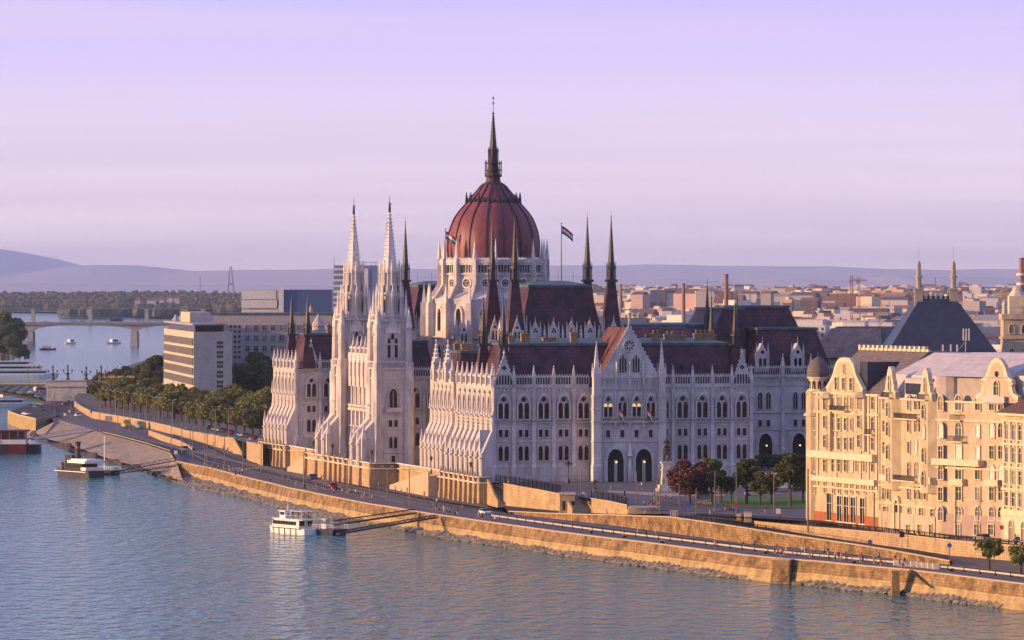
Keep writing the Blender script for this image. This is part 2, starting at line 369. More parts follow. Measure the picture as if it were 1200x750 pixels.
# chimneys on the deck
def chim(u,v,z,w=2.6,d=1.2,h=2.2,pots=2,parent=None):
    a=MB(); a.box(-w/2,w/2,-d/2,d/2,0,h); a.box(-w/2-.15,w/2+.15,-d/2-.15,d/2+.15,h*.82,h*.93)
    for k in range(pots): a.cone(-w/2+(k+.5)*w/pots,0,h,h+.8,.22,.2,6)
    return a.obj('chimney',M['chimney'],parent or PAR,(u,v,z))
for u,v,w,h,p in ((7.3,9,1.5,2.4,1),(11,10,2.0,2.9,2),(17.5,12,3.2,1.9,1),(22.6,8,1.6,3.2,1),(44.5,13,2.0,2.8,2),(48.6,14,3.0,2.6,2),(50.5,14.4,4.2,2.5,3),(56,15,2.2,2.8,2),(58.6,15,2.8,2.8,3),(60,17,2,2.6,2)): chim(u,v,32.6,w,1.3,h,p)
# entrance block with the big gable
mass('wall',24.8,41.2,-5,5,0,22.6)
FE=Fac(33,-5,S_)
pier=MB(); pier.box(-1.1,1.1,-1.2,1.2,0,3.8); pier.taper(-1.1,1.1,-1.2,1.2,3.8,-.95,.95,-1.0,1.0,4.3); pier.box(-.95,.95,-1,1,4.3,20.4)
for z in (9.6,14.3,17.2,20.4): pier.box(-1.1,1.1,-1.15,1.15,z,z+.3)
pier.box(-.85,.85,-.9,.9,20.7,26.0)
for sx in (-1,1):
    for sy in (-1,1): pier.cone(sx*.8,sy*.8,25.2,28.6,.28,.03,4,1)
pier.cone(0,0,26,33.8,.95,.06,4,1,0)
for k in range(6): pier.cone(0,0,27+k*1.05,27.3+k*1.05,.95-.13*k,.85-.13*k,4,1,0)
pier=pier.mesh('corner_pier',SM)
for t in (-8.1,8.1): FE.put(pier,'corner_pier',t,0,-.2)
a=MB(); cornice(a,-7.2,7.2,[(9.5,.2,.25),(14.2,.4,.9),(22.2,.4,.5)]); corbels(a,-7.2,7.2); 
for k in range(24): a.box(-7+k*.6,-6.86+k*.6,-.85,-.7,14.6,15.4)
a.box(-7.1,7.1,-.9,-.65,15.4,15.6)
for k in range(5): a.box(-7.1+k*3.5,-6.8+k*3.5,-.35,0,14.6,22.6)
for k in range(3): a.taper(-3.8+k*3.5,-3.3+k*3.5,-.2,0,12.4,-3.9+k*3.5,-3.2+k*3.5,-.85,0,14.2)
a.obj('balcony',SM,PAR,FE.at(0))
WE1=win_two(.95,3.1,1.2,2.9)
ro=MB(); 
WBs=0.82
for k in range(4):
    o=window(FE,WB,'arched_window',-5.3+k*3.53,15.3,0,(.80,1,.97))
    window(FE,WS1,'square_window',-5.3+k*3.53,10.7)
lit=mat('lit_window',(.9,.6,.25),emit=(1.0,.62,.2),estr=.55)
for k in (0,2):
    for cx in (-.6,.6):
        g=MB(); plate(g,arch(.85,0,.35,.45,6,cx=cx),-.12); g.obj('lit_pane',lit,PAR,FE.at(-5.3+k*3.53,18.0),0)
# portals
def portal(w,zs,rise,p=2.0):
    a=MB(); 
    for j in range(3): a.ring(arch(w+.5*j,0,zs,rise+.25*j,12,p,p),arch(w+.5*(j+1),0,zs,rise+.25*(j+1),12,p,p),-.25-.13*(3-j)+.0,0)
    g=MB(); plate(g,arch(w,0,zs,rise,12,p,p),-.05)
    return a.mesh('portal',SM),g.mesh('dark_porch',M['dkporch'])
M['dkporch']=mat('shaded_doorway',(.03,.022,.022),(.015,.012,.014),rough=.7)  # near-black fill: shade inside the open porch is put into the colour
PORT=portal(4.1,5.2,2.6)
warm=mat('lantern_glow',(1,.7,.3),emit=(1.0,.6,.2),estr=2.5)
lan=MB(); lan.ball((0,0,0),.2,0,6,4); lan=lan.mesh('porch_lantern',warm)
for t in (-3.5,3.5):
    o=FE.put(PORT[0],'portal',t,.05); put(PORT[1],'doorway',o)
    dd=MB(); dd.box(-1.6,-.5,-.12,-.06,0,4.2); dd.box(.7,1.7,-.12,-.06,0,4.4); dd.obj('door',M['iron'],o)
    put(lan,'porch_lantern',o,(0.2,-.35,4.7))
    bb=MB(); bb.box(-.3,.5,-.1,-.06,0,5.2); bb.obj('inner_pier',M['concrete'],o)
st=MB(); st.box(-.5,.5,-1.1,0,0,3.4); st.cone(0,-.8,3.4,5.4,.35,.25,8,1); st.ball((0,-.8,5.6),.22,1); st.cone(0,-.6,6.2,7.2,.7,.5,6,1); st.cone(0,-.6,7.2,9.8,.5,.04,6,1)
st.obj('niche_statue',SM,PAR,FE.at(0))
eg=gable_mesh(14.2,25.0,37.2,.2); o=FE.put(eg,'entrance_gable',0)
g=MB(); rr=1.35
for k in range(8):
    an=2*PI*k/8; c=(math.cos(an)*.85,32.6+math.sin(an)*.85)
    pts=[(c[0]+.22*math.cos(b+an)*(1.7 if 1 else 1)*math.cos(0),0) for b in (0,)]
    el=[]
    for j in range(8):
        b=2*PI*j/8; lx=.42*math.cos(b); lz=.17*math.sin(b); el.append((c[0]+lx*math.cos(an)-lz*math.sin(an), c[1]+lx*math.sin(an)+lz*math.cos(an)))
    plate(g,el,-.25)
for cx in (-1.65,1.65):
    for j in (-.62,0,.62): plate(g,arch(.42,26.2,29.0+(.9 if j==0 else .35),.3,4,cx=cx+j),-.25)
g.obj('opening',M['glass'],o)
a=MB(); a.ring(circ(0,32.6,rr,20),circ(0,32.6,rr+.28,20),-.5,0)
for cx in (-1.65,1.65): a.ring(arch(2.0,26.0,29,1.6,8,1.7,1.7,cx=cx),arch(2.5,26.0,29,1.9,8,1.7,1.7,cx=cx),-.45,0)
for cx in (-3.3,0,3.3): a.cone(cx,-.5,25.4,28.4,.3,.22,6,1); a.ball((cx,-.5,28.6),.25,1)
a.obj('tracery',SM,o)
a=MB(); gallery(a,-7.1,7.1,22.7,25.3,.35,.6); 
for t in (-3.5,0,3.5): a.box(t-.25,t+.25,-.6,.1,22.6,25.6)
a.box(-7.1,7.1,-.05,.2,22.6,25.2,0)
a.obj('balustrade',SM,PAR,FE.at(0))
a=MB(); a.ext([(-7.0,.6,25.0),(7.0,.6,25.0),(0,.6,37.0)],(0,19,0)); a.obj('gable_roof',mat('gable_slate',(.17,.072,.062),(.12,.055,.052),scale=.4,brick=(.8,.9,(.7,.7,.7),.05,.85),stain=.3),PAR,FE.at(0))
a=MB(); a.box(-.25,.25,-.3,.3,37,38.2); a.cone(0,0,38.2,40,.35,.25,6); a.ball((0,0,40.3),.3); a.bar((.2,0,39),(.7,0,40.6),.08)
a.obj('gable_statue',plain('verdigris',(.30,.36,.28)),PAR,FE.at(0,0,0))
FV=Fac(0,-5,W_)  # flags on the balcony
def tricolor(name,parent,loc,rz,w=2.6,h=1.7,droop=.5,group=None):
    a=MB(); n=8; per=n+1
    for i in range(n+1):
        x=w*i/n; yy=.22*math.sin(i*1.1); dz=-droop*w*(i/n)**1.3
        for j in range(4): a.v.append((x,yy,dz-h*j/3))
    for i in range(n):
        for j in range(3): a.f.append((i*4+j,i*4+j+1,(i+1)*4+j+1,(i+1)*4+j)); a.m.append(j)
    return a.obj(name,[plain('flag_red',(.55,.03,.04)),M['white'],plain('flag_green',(.02,.18,.05))],parent,loc,rz)
for t in (-2.2,4.8):
    p=MB(); p.bar((0,0,0),(-.9,-1.6,2.6),.06); o=p.obj('flag_pole',M['iron'],PAR,FE.at(t,15.4,.6)); tricolor('flag',o,(-.9,-1.6,2.5),.4,1.6,2.6,1.2)

# ------------------------------------------------ flaring buttresses on the river fronts
def flare_mesh(dep=3.3,top=22.8,w=.95):
    a=MB(); w*=1.7; c=.4
    prof=[(-dep-.3,0),(-dep-.3,6.8),(-dep+.2,7.4),(-dep+.5,8.2),(-.95,12.3),(-.95,16.2),(-.6,17.2),(-.6,top)]
    for (y0,z0),(y1,z1) in zip(prof,prof[1:]):
        sec=lambda y,z:[(-w/2,0.0,z),(-w/2,min(0,y+c),z),(-w/2+c,y,z),(w/2-c,y,z),(w/2,min(0,y+c),z),(w/2,0.0,z)]
        a.add(sec(y0,z0)+sec(y1,z1),[(k,k+1,k+7,k+6) for k in range(5)])
    a.box(-w/2-.1,w/2+.1,-dep-.45,-dep+.25,5.6,5.9); a.box(-w/2-.1,w/2+.1,-1.15,-.1,15.6,15.9)
    a.cone(0,-dep+.1,6.8,10.6,.62,.04,4,1); a.cone(0,-.95,15.9,19.6,.45,.03,4,1); a.cone(0,-.9,12.0,15.0,.35,.03,4,1)
    a.keep=True; return a.mesh('flying_buttress',SM)
FL=flare_mesh()
def river_front(v0,v1,u=0.9,dep=3.3,pitch=5.1,FLm=None,roofrow=True,arcade=True,endarch=None,top=22.9):
    """west front of a block between v0 and v1 (facade runs north to south)"""
    fc=Fac(u,v1,W_); n=int(round((v1-v0)/pitch)); p=(v1-v0)/n
    for k in range(n+1):
        t=k*p; fc.put(FLm or FL,'flying_buttress',t,0); fc.put(PIN,'pinnacle',t,top,.35,1.1)
        if k<n: 
            m=t+p/2
            window(fc,WB,'arched_window',m,15.1); window(fc,WL,'lancet_window',m,5.4+0); window(fc,WS,'square_window',m,10.75)
    a=MB(); gallery(a,0,v1-v0); cornice(a,0,v1-v0,[(3.3,.22,.4),(13.2,.25,.3),(22.2,.35,.3),(22.55,.45,.55)]); corbels(a,0,v1-v0); a.obj('balustrade',SM,PAR,fc.at(0),W_)
    # terrace arcade: a deck carried between the buttress feet with arched ends
    if arcade:
        b=MB(); b.box(0,v1-v0,-dep+.8,0,4.9,5.4)
        for k in range(n):
            o_=arch(p-1.2,0.01,2.4,1.7,8,cx=(k+.5)*p); w_=[((k)*p+.35,0.01)]+[((k)*p+.35+(p-.7)*i/10.,5.0) for i in range(11)]+[((k+1)*p-.35,.01)]
            o2=[(q[0],q[1]) for q in o_]
            m2=min(len(o2),len(w_)); 
            wout=[(k*p+.35,0.01)]+[(k*p+.35+(p-.7)*i/8.,5.0) for i in range(9)]+[((k+1)*p-.35,0.01)]
            b.ring(o_,wout,-dep+1.0,-dep+1.5)
        b.obj('arcade',SM,PAR,fc.at(0),W_)
    return fc
river_front(.6,36.4)
# end arch, lit from the river, seen at the south-west corner
a=MB(); a.box(-2.6,1.2,.3,.9,4.4,12.5); a.ring(arch(2.2,0,3,1.6,8,cx=-.9),[(-2.6,0),(-2.6,4.4)]+[(-2.6+3.6*i/7.,4.6) for i in range(1,7)]+[(1.0,4.4),(1.0,0)],.3,.9) if False else None
a.ext([(1.2,.3,4.4),(-2.4,.3,4.4),(-2.3,.3,8.4),(0.1,.3,12.9),(1.2,.3,13)],(0,.7,0)); a.box(-2.6,-2.0,.3,1.0,0,4.5); a.box(.6,1.2,.3,1.0,0,4.5)
a.obj('end_arch',SM,PAR)

# ------------------------------------------------ turrets
def turret_mesh(wb=2.6,h1=12,h2=4.2,h3=12.5):
    """square red pyramid trunk, dark lantern, needle spire"""
    a=MB(); a.taper(-wb,wb,-wb,wb,0,-wb*.42,wb*.42,-wb*.42,wb*.42,h1)
    b=MB(); w=wb*.42
    b.box(-w*1.5,w*1.5,-w*1.5,w*1.5,h1-.2,h1+.5)
    for k in range(8):
        an=2*PI*(k+.5)/8; b.bar((w*1.25*math.cos(an),w*1.25*math.sin(an),h1+.5),(w*1.25*math.cos(an),w*1.25*math.sin(an),h1+h2*.75),.12); b.cone(w*1.3*math.cos(an),w*1.3*math.sin(an),h1+h2*.75,h1+h2*1.15,.16,.02,4)
    b.cone(0,0,h1+.5,h1+h2*.75,w*.8,w*.75,8); b.cone(0,0,h1+h2*.72,h1+h2*.82,w*1.45,w*1.4,8)
    c=MB(); c.cone(0,0,h1+h2*.8,h1+h2+h3,w*.95,.07,8)
    for k in range(7):
        t=k/7; z=h1+h2+h3*.75*t; rr=w*.95*(1-(z-h1-h2*.8)/(h2*.2+h3)); c.cone(0,0,z,z+.15,rr+.1,rr+.08,8)
    c.bar((0,0,h1+h2+h3-1),(0,0,h1+h2+h3+1.8),.05); c.ball((0,0,h1+h2+h3-.3),.22,0,6,4)
    return a.mesh('turret_roof',M['slate']),b.mesh('lantern',M['dkmetal']),c.mesh('spire',M['dkmetal'])
TUR=turret_mesh(2.0,9.2,3.4,8.4)
TURB=turret_mesh(2.5,15.0,5.2,14.0)
def turret(u,v,z,T,sc=1.0):
    o=put(T[0],'turret_roof',PAR,(u,v,z),0,sc); put(T[1],'lantern',o); put(T[2],'spire',o); return o
for u in (4.0,62.0):
    for v in (3.6,24.0): turret(u,v,23.2,TUR)
for u,v in ((4.0,236.5),(4.0,259.5),(62,264),(62,240)): turret(u,v,23.2,TUR)

# ------------------------------------------------ chamber halls
def dormer_mesh():
    a=MB(); w=2.6
    a.ext([(-w/2,-.4,0),(w/2,-.4,0),(w/2,-.4,2.2),(0,-.4,4.9),(-w/2,-.4,2.2)],(0,1.2,0))
    for s in (-1,1): a.box(s*w/2-.2,s*w/2+.2,-.55,.1,0,2.8); a.cone(s*w/2,-.2,2.8,4.8,.26,.03,4,1)
    a.cone(0,-.2,4.7,6.0,.16,.02,4,1)
    g=MB()
    for cx in (-.5,.5): plate(g,arch(.45,-2.2,-.5,.25,4,cx=cx),-.46)
    for ax,az in ((0,.36),(-.34,-.2),(.34,-.2)): plate(g,circ(ax,2.4+az,.3,8)[:-1],-.46)
    return a.mesh('dormer',SM),g.mesh('opening',M['glass'])
DOR=dormer_mesh()
def tower_top(u,v,z0,z1,hw,parent=None):          # square stone turret body with small gables
    a=MB(); a.box(-hw,hw,-hw,hw,0,z1-z0); n=0
    for z in (.35,.62,.97): a.box(-hw-.15,hw+.15,-hw-.15,hw+.15,(z1-z0)*z-.2,(z1-z0)*z+.1)
    for rz in range(4):
        a.T=Matrix.Rotation(rz*PI/2,4,'Z'); a.ext([(-1.1,-hw-.15,z1-z0),(1.1,-hw-.15,z1-z0),(1.1,-hw-.15,z1-z0+1.2),(0,-hw-.15,z1-z0+4.2),(-1.1,-hw-.15,z1-z0+1.2)],(0,.5,0)); a.cone(0,-hw,z1-z0+4,z1-z0+5.2,.14,.02,4,1)
        for s in (-1,1): a.cone(s*hw,-hw,z1-z0-1,z1-z0+5,.42,.03,4,1)
    a.T=None; o=a.obj('corner_tower',SM,parent or PAR,(u,v,z0))
    g=MB()
    for rz in range(4):
        g.T=Matrix.Rotation(rz*PI/2,4,'Z')
        for cx in (-.5,.5): plate(g,arch(.45,z1-z0-1.4,z1-z0+.6,.3,4,cx=cx),-hw-.21); plate(g,arch(.5,z1-z0-5.4,z1-z0-3.4,.3,4,cx=cx*1.3),-hw-.06)
        plate(g,circ(0,z1-z0+1.9,.35,8)[:-1],-hw-.21)
    g.T=None; g.obj('opening',M['glass'],o)
    return o
def hall(v0,v1,u0=21.5,u1=45.5):
    mass('wall',u0+.5,u1-.5,v0+.5,v1-.5,0,33.2)
    for rz,(ou,ov),Ln in ((S_,(u0,v0+.5),u1-u0),(W_,(u0+.5,v1),v1-v0)):
        fc=Fac(ou,ov,rz); a=MB(); gallery(a,1.5,Ln-1.5,31.0,33.4,.3,.55); cornice(a,0,Ln,[(30.2,.4,.45),(26,.3,.3),(24.0,.3,.3)]); 
        a.box(1.5,Ln-1.5,-.28,-.0,31.2,33.0); a.obj('balustrade',SM,PAR,fc.at(0),rz)
        n=4; p=(Ln-5)/n
        for k in range(n):
            o=fc.put(DOR[0],'dormer',2.5+(k+.5)*p,33.2); put(DOR[1],'opening',o)
        for k in range(n+1): fc.put(PIN,'pinnacle',2.5+k*p,32.8,.2,.85)
        g=MB()
        for k in range(4*n): plate(g,arch(.62,31.3,32.4,.3,4,cx=2.5+(k+.5)*p/4),-.36)
        g.obj('gallery_opening',M['glass'],PAR,fc.at(0),rz)
        for k in range(n): window(fc,WSMALL,'small_window',2.5+(k+.5)*p,26.6)
    roof('roof',(u0+1,u1-1,v0+1,v1-1),(u0+4.0,u1-4.0,v0+3.2,v1-3.2),33.2,46.6,48.2)
    a=MB()
    for k in range(5): a.bar((u0+4+k*4,v0+5,48),(u0+4+k*4,v0+5,50.6),.04)
    a.bar((u0+4,v0+5,49.2),(u1-4,v0+5,49.2),.03); a.obj('roof_railing',M['iron'],PAR)
    for u,v in ((u0-.6,v0),(u1+.6,v0),(u0-.6,v1),(u1+.6,v1)):
        tower_top(u,v,20,34.5,2.5); turret(u,v,35.2,TURB,.86)
hall(60,83.5); hall(184.5,208)
# wings that carry the halls, and their roofs
for v0,v1 in ((36,105),(163,232)):
    mass('wall',9.5,64,v0,v1,-3,22.6)
    roof('roof',(10.5,60,v0-2,v1+1),(14,56,v0+2,v1-2),22.8,29.5,30.5)
mass('wall',44,66,41,62,20,26); a=MB(); a.taper(44,67,38,64,25.5,47,63,48,54,36.5); a.obj('wing_roof',M['slate'],PAR)
for u,v,w in ((60,46,3),(63,50,2.5),(52,46,3)): chim(u,v,30,w,1.3,4.0,2)

# ------------------------------------------------ pavilions halfway along the river front (u 5)
def pavilion(v0,v1):
    mass('wall',5.8,12,v0,v1,-3,22.6)
    fc=river_front(v0,v1,5.6,3.3,(v1-v0)/5)
    roof('roof',(6.4,12,v0+.5,v1-.5),(8,12,v0+2,v1-2),23,30,30.6)
    for k in (1,4): fc.put(PINT,'pinnacle',k*(v1-v0)/5,22.6,.4,1.35)
    return fc
pavilion(62,84); pavilion(184,206)
fc=Fac(5.8,62,S_)
# ------------------------------------------------ central river block, dome body
mass('wall',-1.6,26,110,158,-3,23)
mass('wall',-2.4,9.5,117,151,20,29)
roof('roof',(1,12,111,157),(4,11,115,153),23,32,33)
roof('roof',(0,9,119,149),(2,8,122,146),29,34,34.5)
FC=Fac(4.8,110,S_)
for t in (1.6,6.6): bay(FC,t,base=False)
a=MB(); gallery(a,0,21); cornice(a,0,21,COR); a.obj('balustrade',SM,PAR,FC.at(0)); FC.put(PIL,'pilaster',4.1); FC.put(PIL,'pilaster',9.1)
# loggia between the towers
FW=Fac(-1.6,152,W_); Lw=36.0
a=MB(); cornice(a,0,Lw,[(3.4,.3,.5),(9.3,.3,.7),(13.6,.4,1.0),(22.4,.5,.7),(28.2,.4,.5)]); gallery(a,0,Lw,22.9,25.2,.7,.6); gallery(a,0,Lw,14.0,15.2,1.0,.6); gallery(a,0,Lw,28.6,30.6,.5,.6); a.obj('loggia_cornice',SM,PAR,FW.at(0),W_)
for k in range(8):
    t=Lw*k/7.
    a=MB(); a.cone(0,-.7,15.2,20.2,.32,.28,8); a.box(-.5,.5,-1.1,-.2,14.0,15.0); a.box(-.5,.5,-1.2,0,20.2,22.8); a.box(-.55,.55,-.9,0,0,13.6); a.obj('column',SM,PAR,FW.at(t),W_)
    FW.put(PINT,'pinnacle',t,22.8,.7,1.0); 
    if k<7:
        window(FW,WTALL,'loggia_window',t+Lw/14.,15.2,-.0); window(FW,WS,'square_window',t+Lw/14.,10.4); window(FW,WL,'lancet_window',t+Lw/14.,4.6); window(FW,WSMALL,'small_window',t+Lw/14.,25.4)
    FW.put(PIN,'pinnacle',t,28.6,.3,1.0)
# ------------------------------------------------ the two white towers
def west_tower(v):
    a=MB(); h=4.2
    a.box(-h,h,-h,h,-3,26)
    for z,d in ((3.4,.3),(9.6,.25),(13.3,.35),(22.5,.3),(25.2,.8)): a.box(-h-d,h+d,-h-d,h+d,z,z+.4)
    for sx in (-1,1):
        for sy in (-1,1):
            a.cone(sx*h,sy*h,-3,27,1.45,1.25,8,0); a.cone(sx*h,sy*h,27,36,.95,.8,8,0); a.cone(sx*h,sy*h,36,41.5,.95,.05,8,1)
            for q in range(4): a.cone(sx*h,sy*h,37+q*1.0,37.25+q,.95-.16*q,.85-.16*q,6,1)
    # balcony rail
    for rz in range(4):
        a.T=Matrix.Rotation(rz*PI/2,4,'Z')
        a.box(-h,h,-h-.75,-h-.55,27.0,27.3)
        for k in range(14): a.box(-h+.3+k*.6,-h+.45+k*.6,-h-.72,-h-.58,25.6,27.0)
    a.T=None
    a.box(-3.6,3.6,-3.6,3.6,26,38.5)
    for z,d in ((31.5,.2),(37.6,.7)): a.box(-3.6-d,3.6+d,-3.6-d,3.6+d,z,z+.4)
    for rz in range(4):
        a.T=Matrix.Rotation(rz*PI/2,4,'Z')
        a.ext([(-2,-4.0,34.6),(2,-4.0,34.6),(0,-4.0,39.8)],(0,.5,0),1); a.box(-3.6,3.6,-4.15,-4.0,39.0,39.25)
        for k in range(10): a.box(-3.5+k*.75,-3.35+k*.75,-4.12,-4.0,38,39)
        for s in (-1,1): a.cone(s*1.8,-3.9,34,38.5,.4,.04,4,1)
    a.T=None
    a.cone(0,0,38.5,50.6,3.0,2.55,8,0); 
    for z,r in ((44.3,3.2),(50.3,2.9)): a.cone(0,0,z,z+.4,r,r,8)
    for k in range(8):
        an=2*PI*k/8+0; cx,cy=math.cos(an),math.sin(an)
        a.cone(3.5*cx,3.5*cy,38.5,44.0,.45,.4,6); a.cone(3.5*cx,3.5*cy,44,47.6,.45,.03,6,1)
        a.cone(2.6*cx,2.6*cy,47,51,.35,.3,6); a.cone(2.6*cx,2.6*cy,51,53.8,.38,.03,6,1)
    for sx in (-1,1):
        for sy in (-1,1): a.bar((sx*4.1,sy*4.1,33),(sx*2.6,sy*2.6,38.5),.3,1); a.cone(sx*3.6,sy*3.6,38.5,46.0,.6,.04,6,1)
    o=a.obj('tower_shaft',SM,PAR,(0.2,v,0))
    s=MB(); s.cone(0,0,50.6,66.2,1.95,.22,8)
    for k in range(15):
        z=51.3+k*1.0; r=1.95-(z-50.6)/15.6*1.73
        for j in range(8):
            an=2*PI*(j+.5)/8; s.cone((r+.12)*math.cos(an),(r+.12)*math.sin(an),z,z+.38,.24,.05,4,0)
    s.obj('spire',M['stone2'],o)
    b=MB(); b.bar((0,0,66),(0,0,70.2),.07); b.ball((0,0,66.3),.34); b.cone(0,0,66.5,68.4,.36,.24,6); b.ball((0,0,68.6),.22); b.bar((0,0,67.8),(.6,0,68.4),.08); b.obj('spire_statue',M['iron'],o)
    g=MB()
    for rz in range(4):
        g.T=Matrix.Rotation(rz*PI/2,4,'Z')
        for cx in (-.95,.95): plate(g,arch(.75,28.2,32.6,.8,6,1.6,1.6,cx=cx),-3.65)
        plate(g,arch(.9,32.9,33.6,.9,6,cx=0),-3.65)
    for k in range(8):
        g.T=Matrix.Rotation(k*PI/4,4,'Z'); plate(g,arch(.6,40.0,43.0,.5,5),-2.92); plate(g,arch(.55,45.2,49.0,.5,5),-2.62)
    g.T=None; g.obj('belfry_opening',M['glass'],o)
    fs=Fac(.2,v-4.2,S_); 
    window(fs,win_one(2.1,3.4,'tower_window'),'tower_window',0,15.2,.0); window(fs,WS,'square_window',0,10.2); window(fs,WL,'lancet_window',0,4.6,0,.85); window(fs,WS1,'square_window',0,1)
    a=MB(); a.ring(arch(3.2,14.8,18.4,3.4,8,1.3,1.3),arch(3.8,14.8,18.4,3.9,8,1.3,1.3),-.35,0); a.box(-2.2,2.2,-.8,0,14.0,14.3); a.box(-2.2,2.2,-.8,-.65,14.3,15.1); a.obj('window_hood',SM,PAR,fs.at(0))
    fw=Fac(-4.0,v,W_)
    for t in (-4.0,4.0): fw.put(FLt,'flying_buttress',t)
    window(fw,WTALL,'tower_window',0,15.4)
    return o
FLt=flare_mesh(5.2,24.5,1.1)
west_tower(111.8); west_tower(156.2)
for t in (0,Lw): pass
# terrace arcade in front of the towers
for v in (106,117.6,150.4,162): a=MB(); a.box(-8.6,-7.4,v-.6,v+.6,0,7.2); a.cone(-8,v,7.2,11.5,.8,.05,4,1); a.obj('terrace_pier',SM,PAR)
for v in (111.8,156.2): a.ring(arch(5,0,2.8,2.6,8,1.7,1.7,cx=0),[(-5,0)]+[(-5+10*i/8.,6.6) for i in range(9)]+[(5,0)],-.3,.3) if False else None

# ------------------------------------------------ dome
DU,DV=33.5,134.0
a=MB(); a.cone(DU,DV,15,43.5,18.0,17.6,16,0); a.cone(DU,DV,22.5,23,18.6,18.6,16); a.cone(DU,DV,33,33.5,18.4,18.4,16)
a.cone(DU,DV,43,45.5,17.8,13.9,16,0)
dbase=a.obj('dome_base',SM,PAR)
a=MB(); a.cone(DU,DV,43,53.0,13.7,13.7,16,0)
for z,r in ((45.5,14.1),(49.8,14.2),(53.0,14.6)): a.cone(DU,DV,z,z+.4,r,r,16)
for k in range(16):
    a.T=Matrix.Translation((DU,DV,0))@Matrix.Rotation(2*PI*(k+.5)/16,4,'Z')
    a.box(-.5,.5,-15.0,-13.2,43,54); a.cone(0,-14.4,54,59.4,.6,.05,6,1); a.box(-.6,.6,-15.1,-13.9,49.8,50.2)
    # flying strut and outer pinnacle
    a.ext([(-.35,-18.6,40.0),(-.35,-18.6,41.6),(-.35,-14.4,48.2),(-.35,-14.2,46.0)],(.7,0,0)); a.box(-.75,.75,-19.4,-17.2,15,42.5); a.cone(0,-18.5,42.5,47.5,.75,.05,4,1)
    a.T=Matrix.Translation((DU,DV,0))@Matrix.Rotation(2*PI*k/16,4,'Z')
    w=2*13.9*math.tan(PI/16)
    a.box(-w/2,w/2,-14.1,-13.9,52.4,53.9)
    for j in range(7): a.cone(-w/2+(j+.5)*w/7,-14.0,53.9,54.6,.2,.02,4,1)
a.T=None; drum=a.obj('dome_drum',SM,PAR)
g=MB()
for k in range(16):
    g.T=Matrix.Translation((DU,DV,0))@Matrix.Rotation(2*PI*k/16,4,'Z')
    r_=13.7*math.cos(PI/16)
    for j in range(5): plate(g,arch(.5,50.4,52.2,.3,4,cx=(j-2)*.82),-r_-.05)
    for j in range(8):
        an=2*PI*j/8; plate(g,circ(.75*math.cos(an),47.6+.75*math.sin(an),.24,6)[:-1],-r_-.05)
    plate(g,circ(0,47.6,.4,8)[:-1],-r_-.05)
    r_=17.7*math.cos(PI/16)
    plate(g,arch(1.7,24.5,29.5,1.6,6,1.7,1.7),-r_-.12); plate(g,arch(1.5,35.0,39.5,1.4,6,1.7,1.7),-r_-.05)
g.T=None; g.obj('dome_window',M['glass'],drum)
a=MB()
for k in range(16):
    a.T=Matrix.Translation((DU,DV,0))@Matrix.Rotation(2*PI*k/16,4,'Z'); r_=13.7*math.cos(PI/16)
    a.ring(circ(0,47.6,1.15,14),circ(0,47.6,1.45,14),-r_-.3,-r_)
    r_=17.8*math.cos(PI/16); a.ring(arch(1.9,24.4,29.6,1.7,6,1.7,1.7),arch(2.8,24.4,29.8,2.4,6,1.7,1.7),-r_-.5,-r_); a.ring(arch(1.6,34.9,39.6,1.4,6,1.7,1.7),arch(2.3,34.9,39.6,2.0,6,1.7,1.7),-r_-.4,-r_)
a.T=None; a.obj('tracery',M['stone2'],drum)
dp=[(302,12.2),(292,12.35),(282,12.3),(272,11.9),(264,11.3),(256,10.5),(249,9.4),(243,8.2),(238,7.1),(233,6.3),(227,5.0),(222,4.0),(217,3.1)]
dprof=[(44+(330-y)/4.387+4.0 , r) for y,r in dp]
a=MB()
n=64
rings=[]
for z,r in dprof:
    rr=[]
    for k in range(n):
        an=2*PI*k/n; ph=(k%4)/4.0; bul=1.0+.018*math.sin(PI*ph)
        rr.append((r*bul*math.cos(an),r*bul*math.sin(an),z))
    rings.append(rr)
vs=[p for r in rings for p in r]; fs=[(i*n+k,i*n+(k+1)%n,(i+1)*n+(k+1)%n,(i+1)*n+k) for i in range(len(rings)-1) for k in range(n)]
a.add(vs,fs); a.keep=True
me=a.mesh('dome_shell',M['domered'])
for p in me.polygons: p.use_smooth=True
dome=put(me,'dome_shell',PAR,(DU,DV,0))
rib=MB()
for (z0,r0),(z1,r1) in zip(dprof,dprof[1:]): rib.bar((r0+.12,0,z0),(r1+.12,0,z1),.26,0,4)
rib=rib.mesh('dome_rib',M['dkmetal'])
for k in range(16): put(rib,'dome_rib',dome,(0,0,0),2*PI*k/16)
a=MB(); zc=48+(330-236)/4.387
a.cone(0,0,zc-.3,zc+.1,7.2,7.0,16); 
for k in range(16):
    an=2*PI*k/16; x,y=7.3*math.cos(an),7.3*math.sin(an); a.cone(x,y,zc-.6,zc+.8,.42,.3,4); a.cone(x,y,zc+.8,zc+2.5,.34,.03,4)
    an+=PI/16; x,y=6.9*math.cos(an),6.9*math.sin(an); a.cone(x,y,zc-.2,zc+1.3,.5,.03,4)
a.obj('dome_crown',M['dkmetal'],dome)
def zy(y): return 48+(330-y)/4.387
ln=MB(); ln.lathe(0,0,[(zy(218),3.2),(zy(216),2.9),(zy(213),2.0),(zy(208),1.8),(zy(207),2.3),(zy(205),2.35),(zy(205),1.6),(zy(196),1.5),(zy(190),1.2),(zy(184),1.15),(zy(180),1.0)],12)
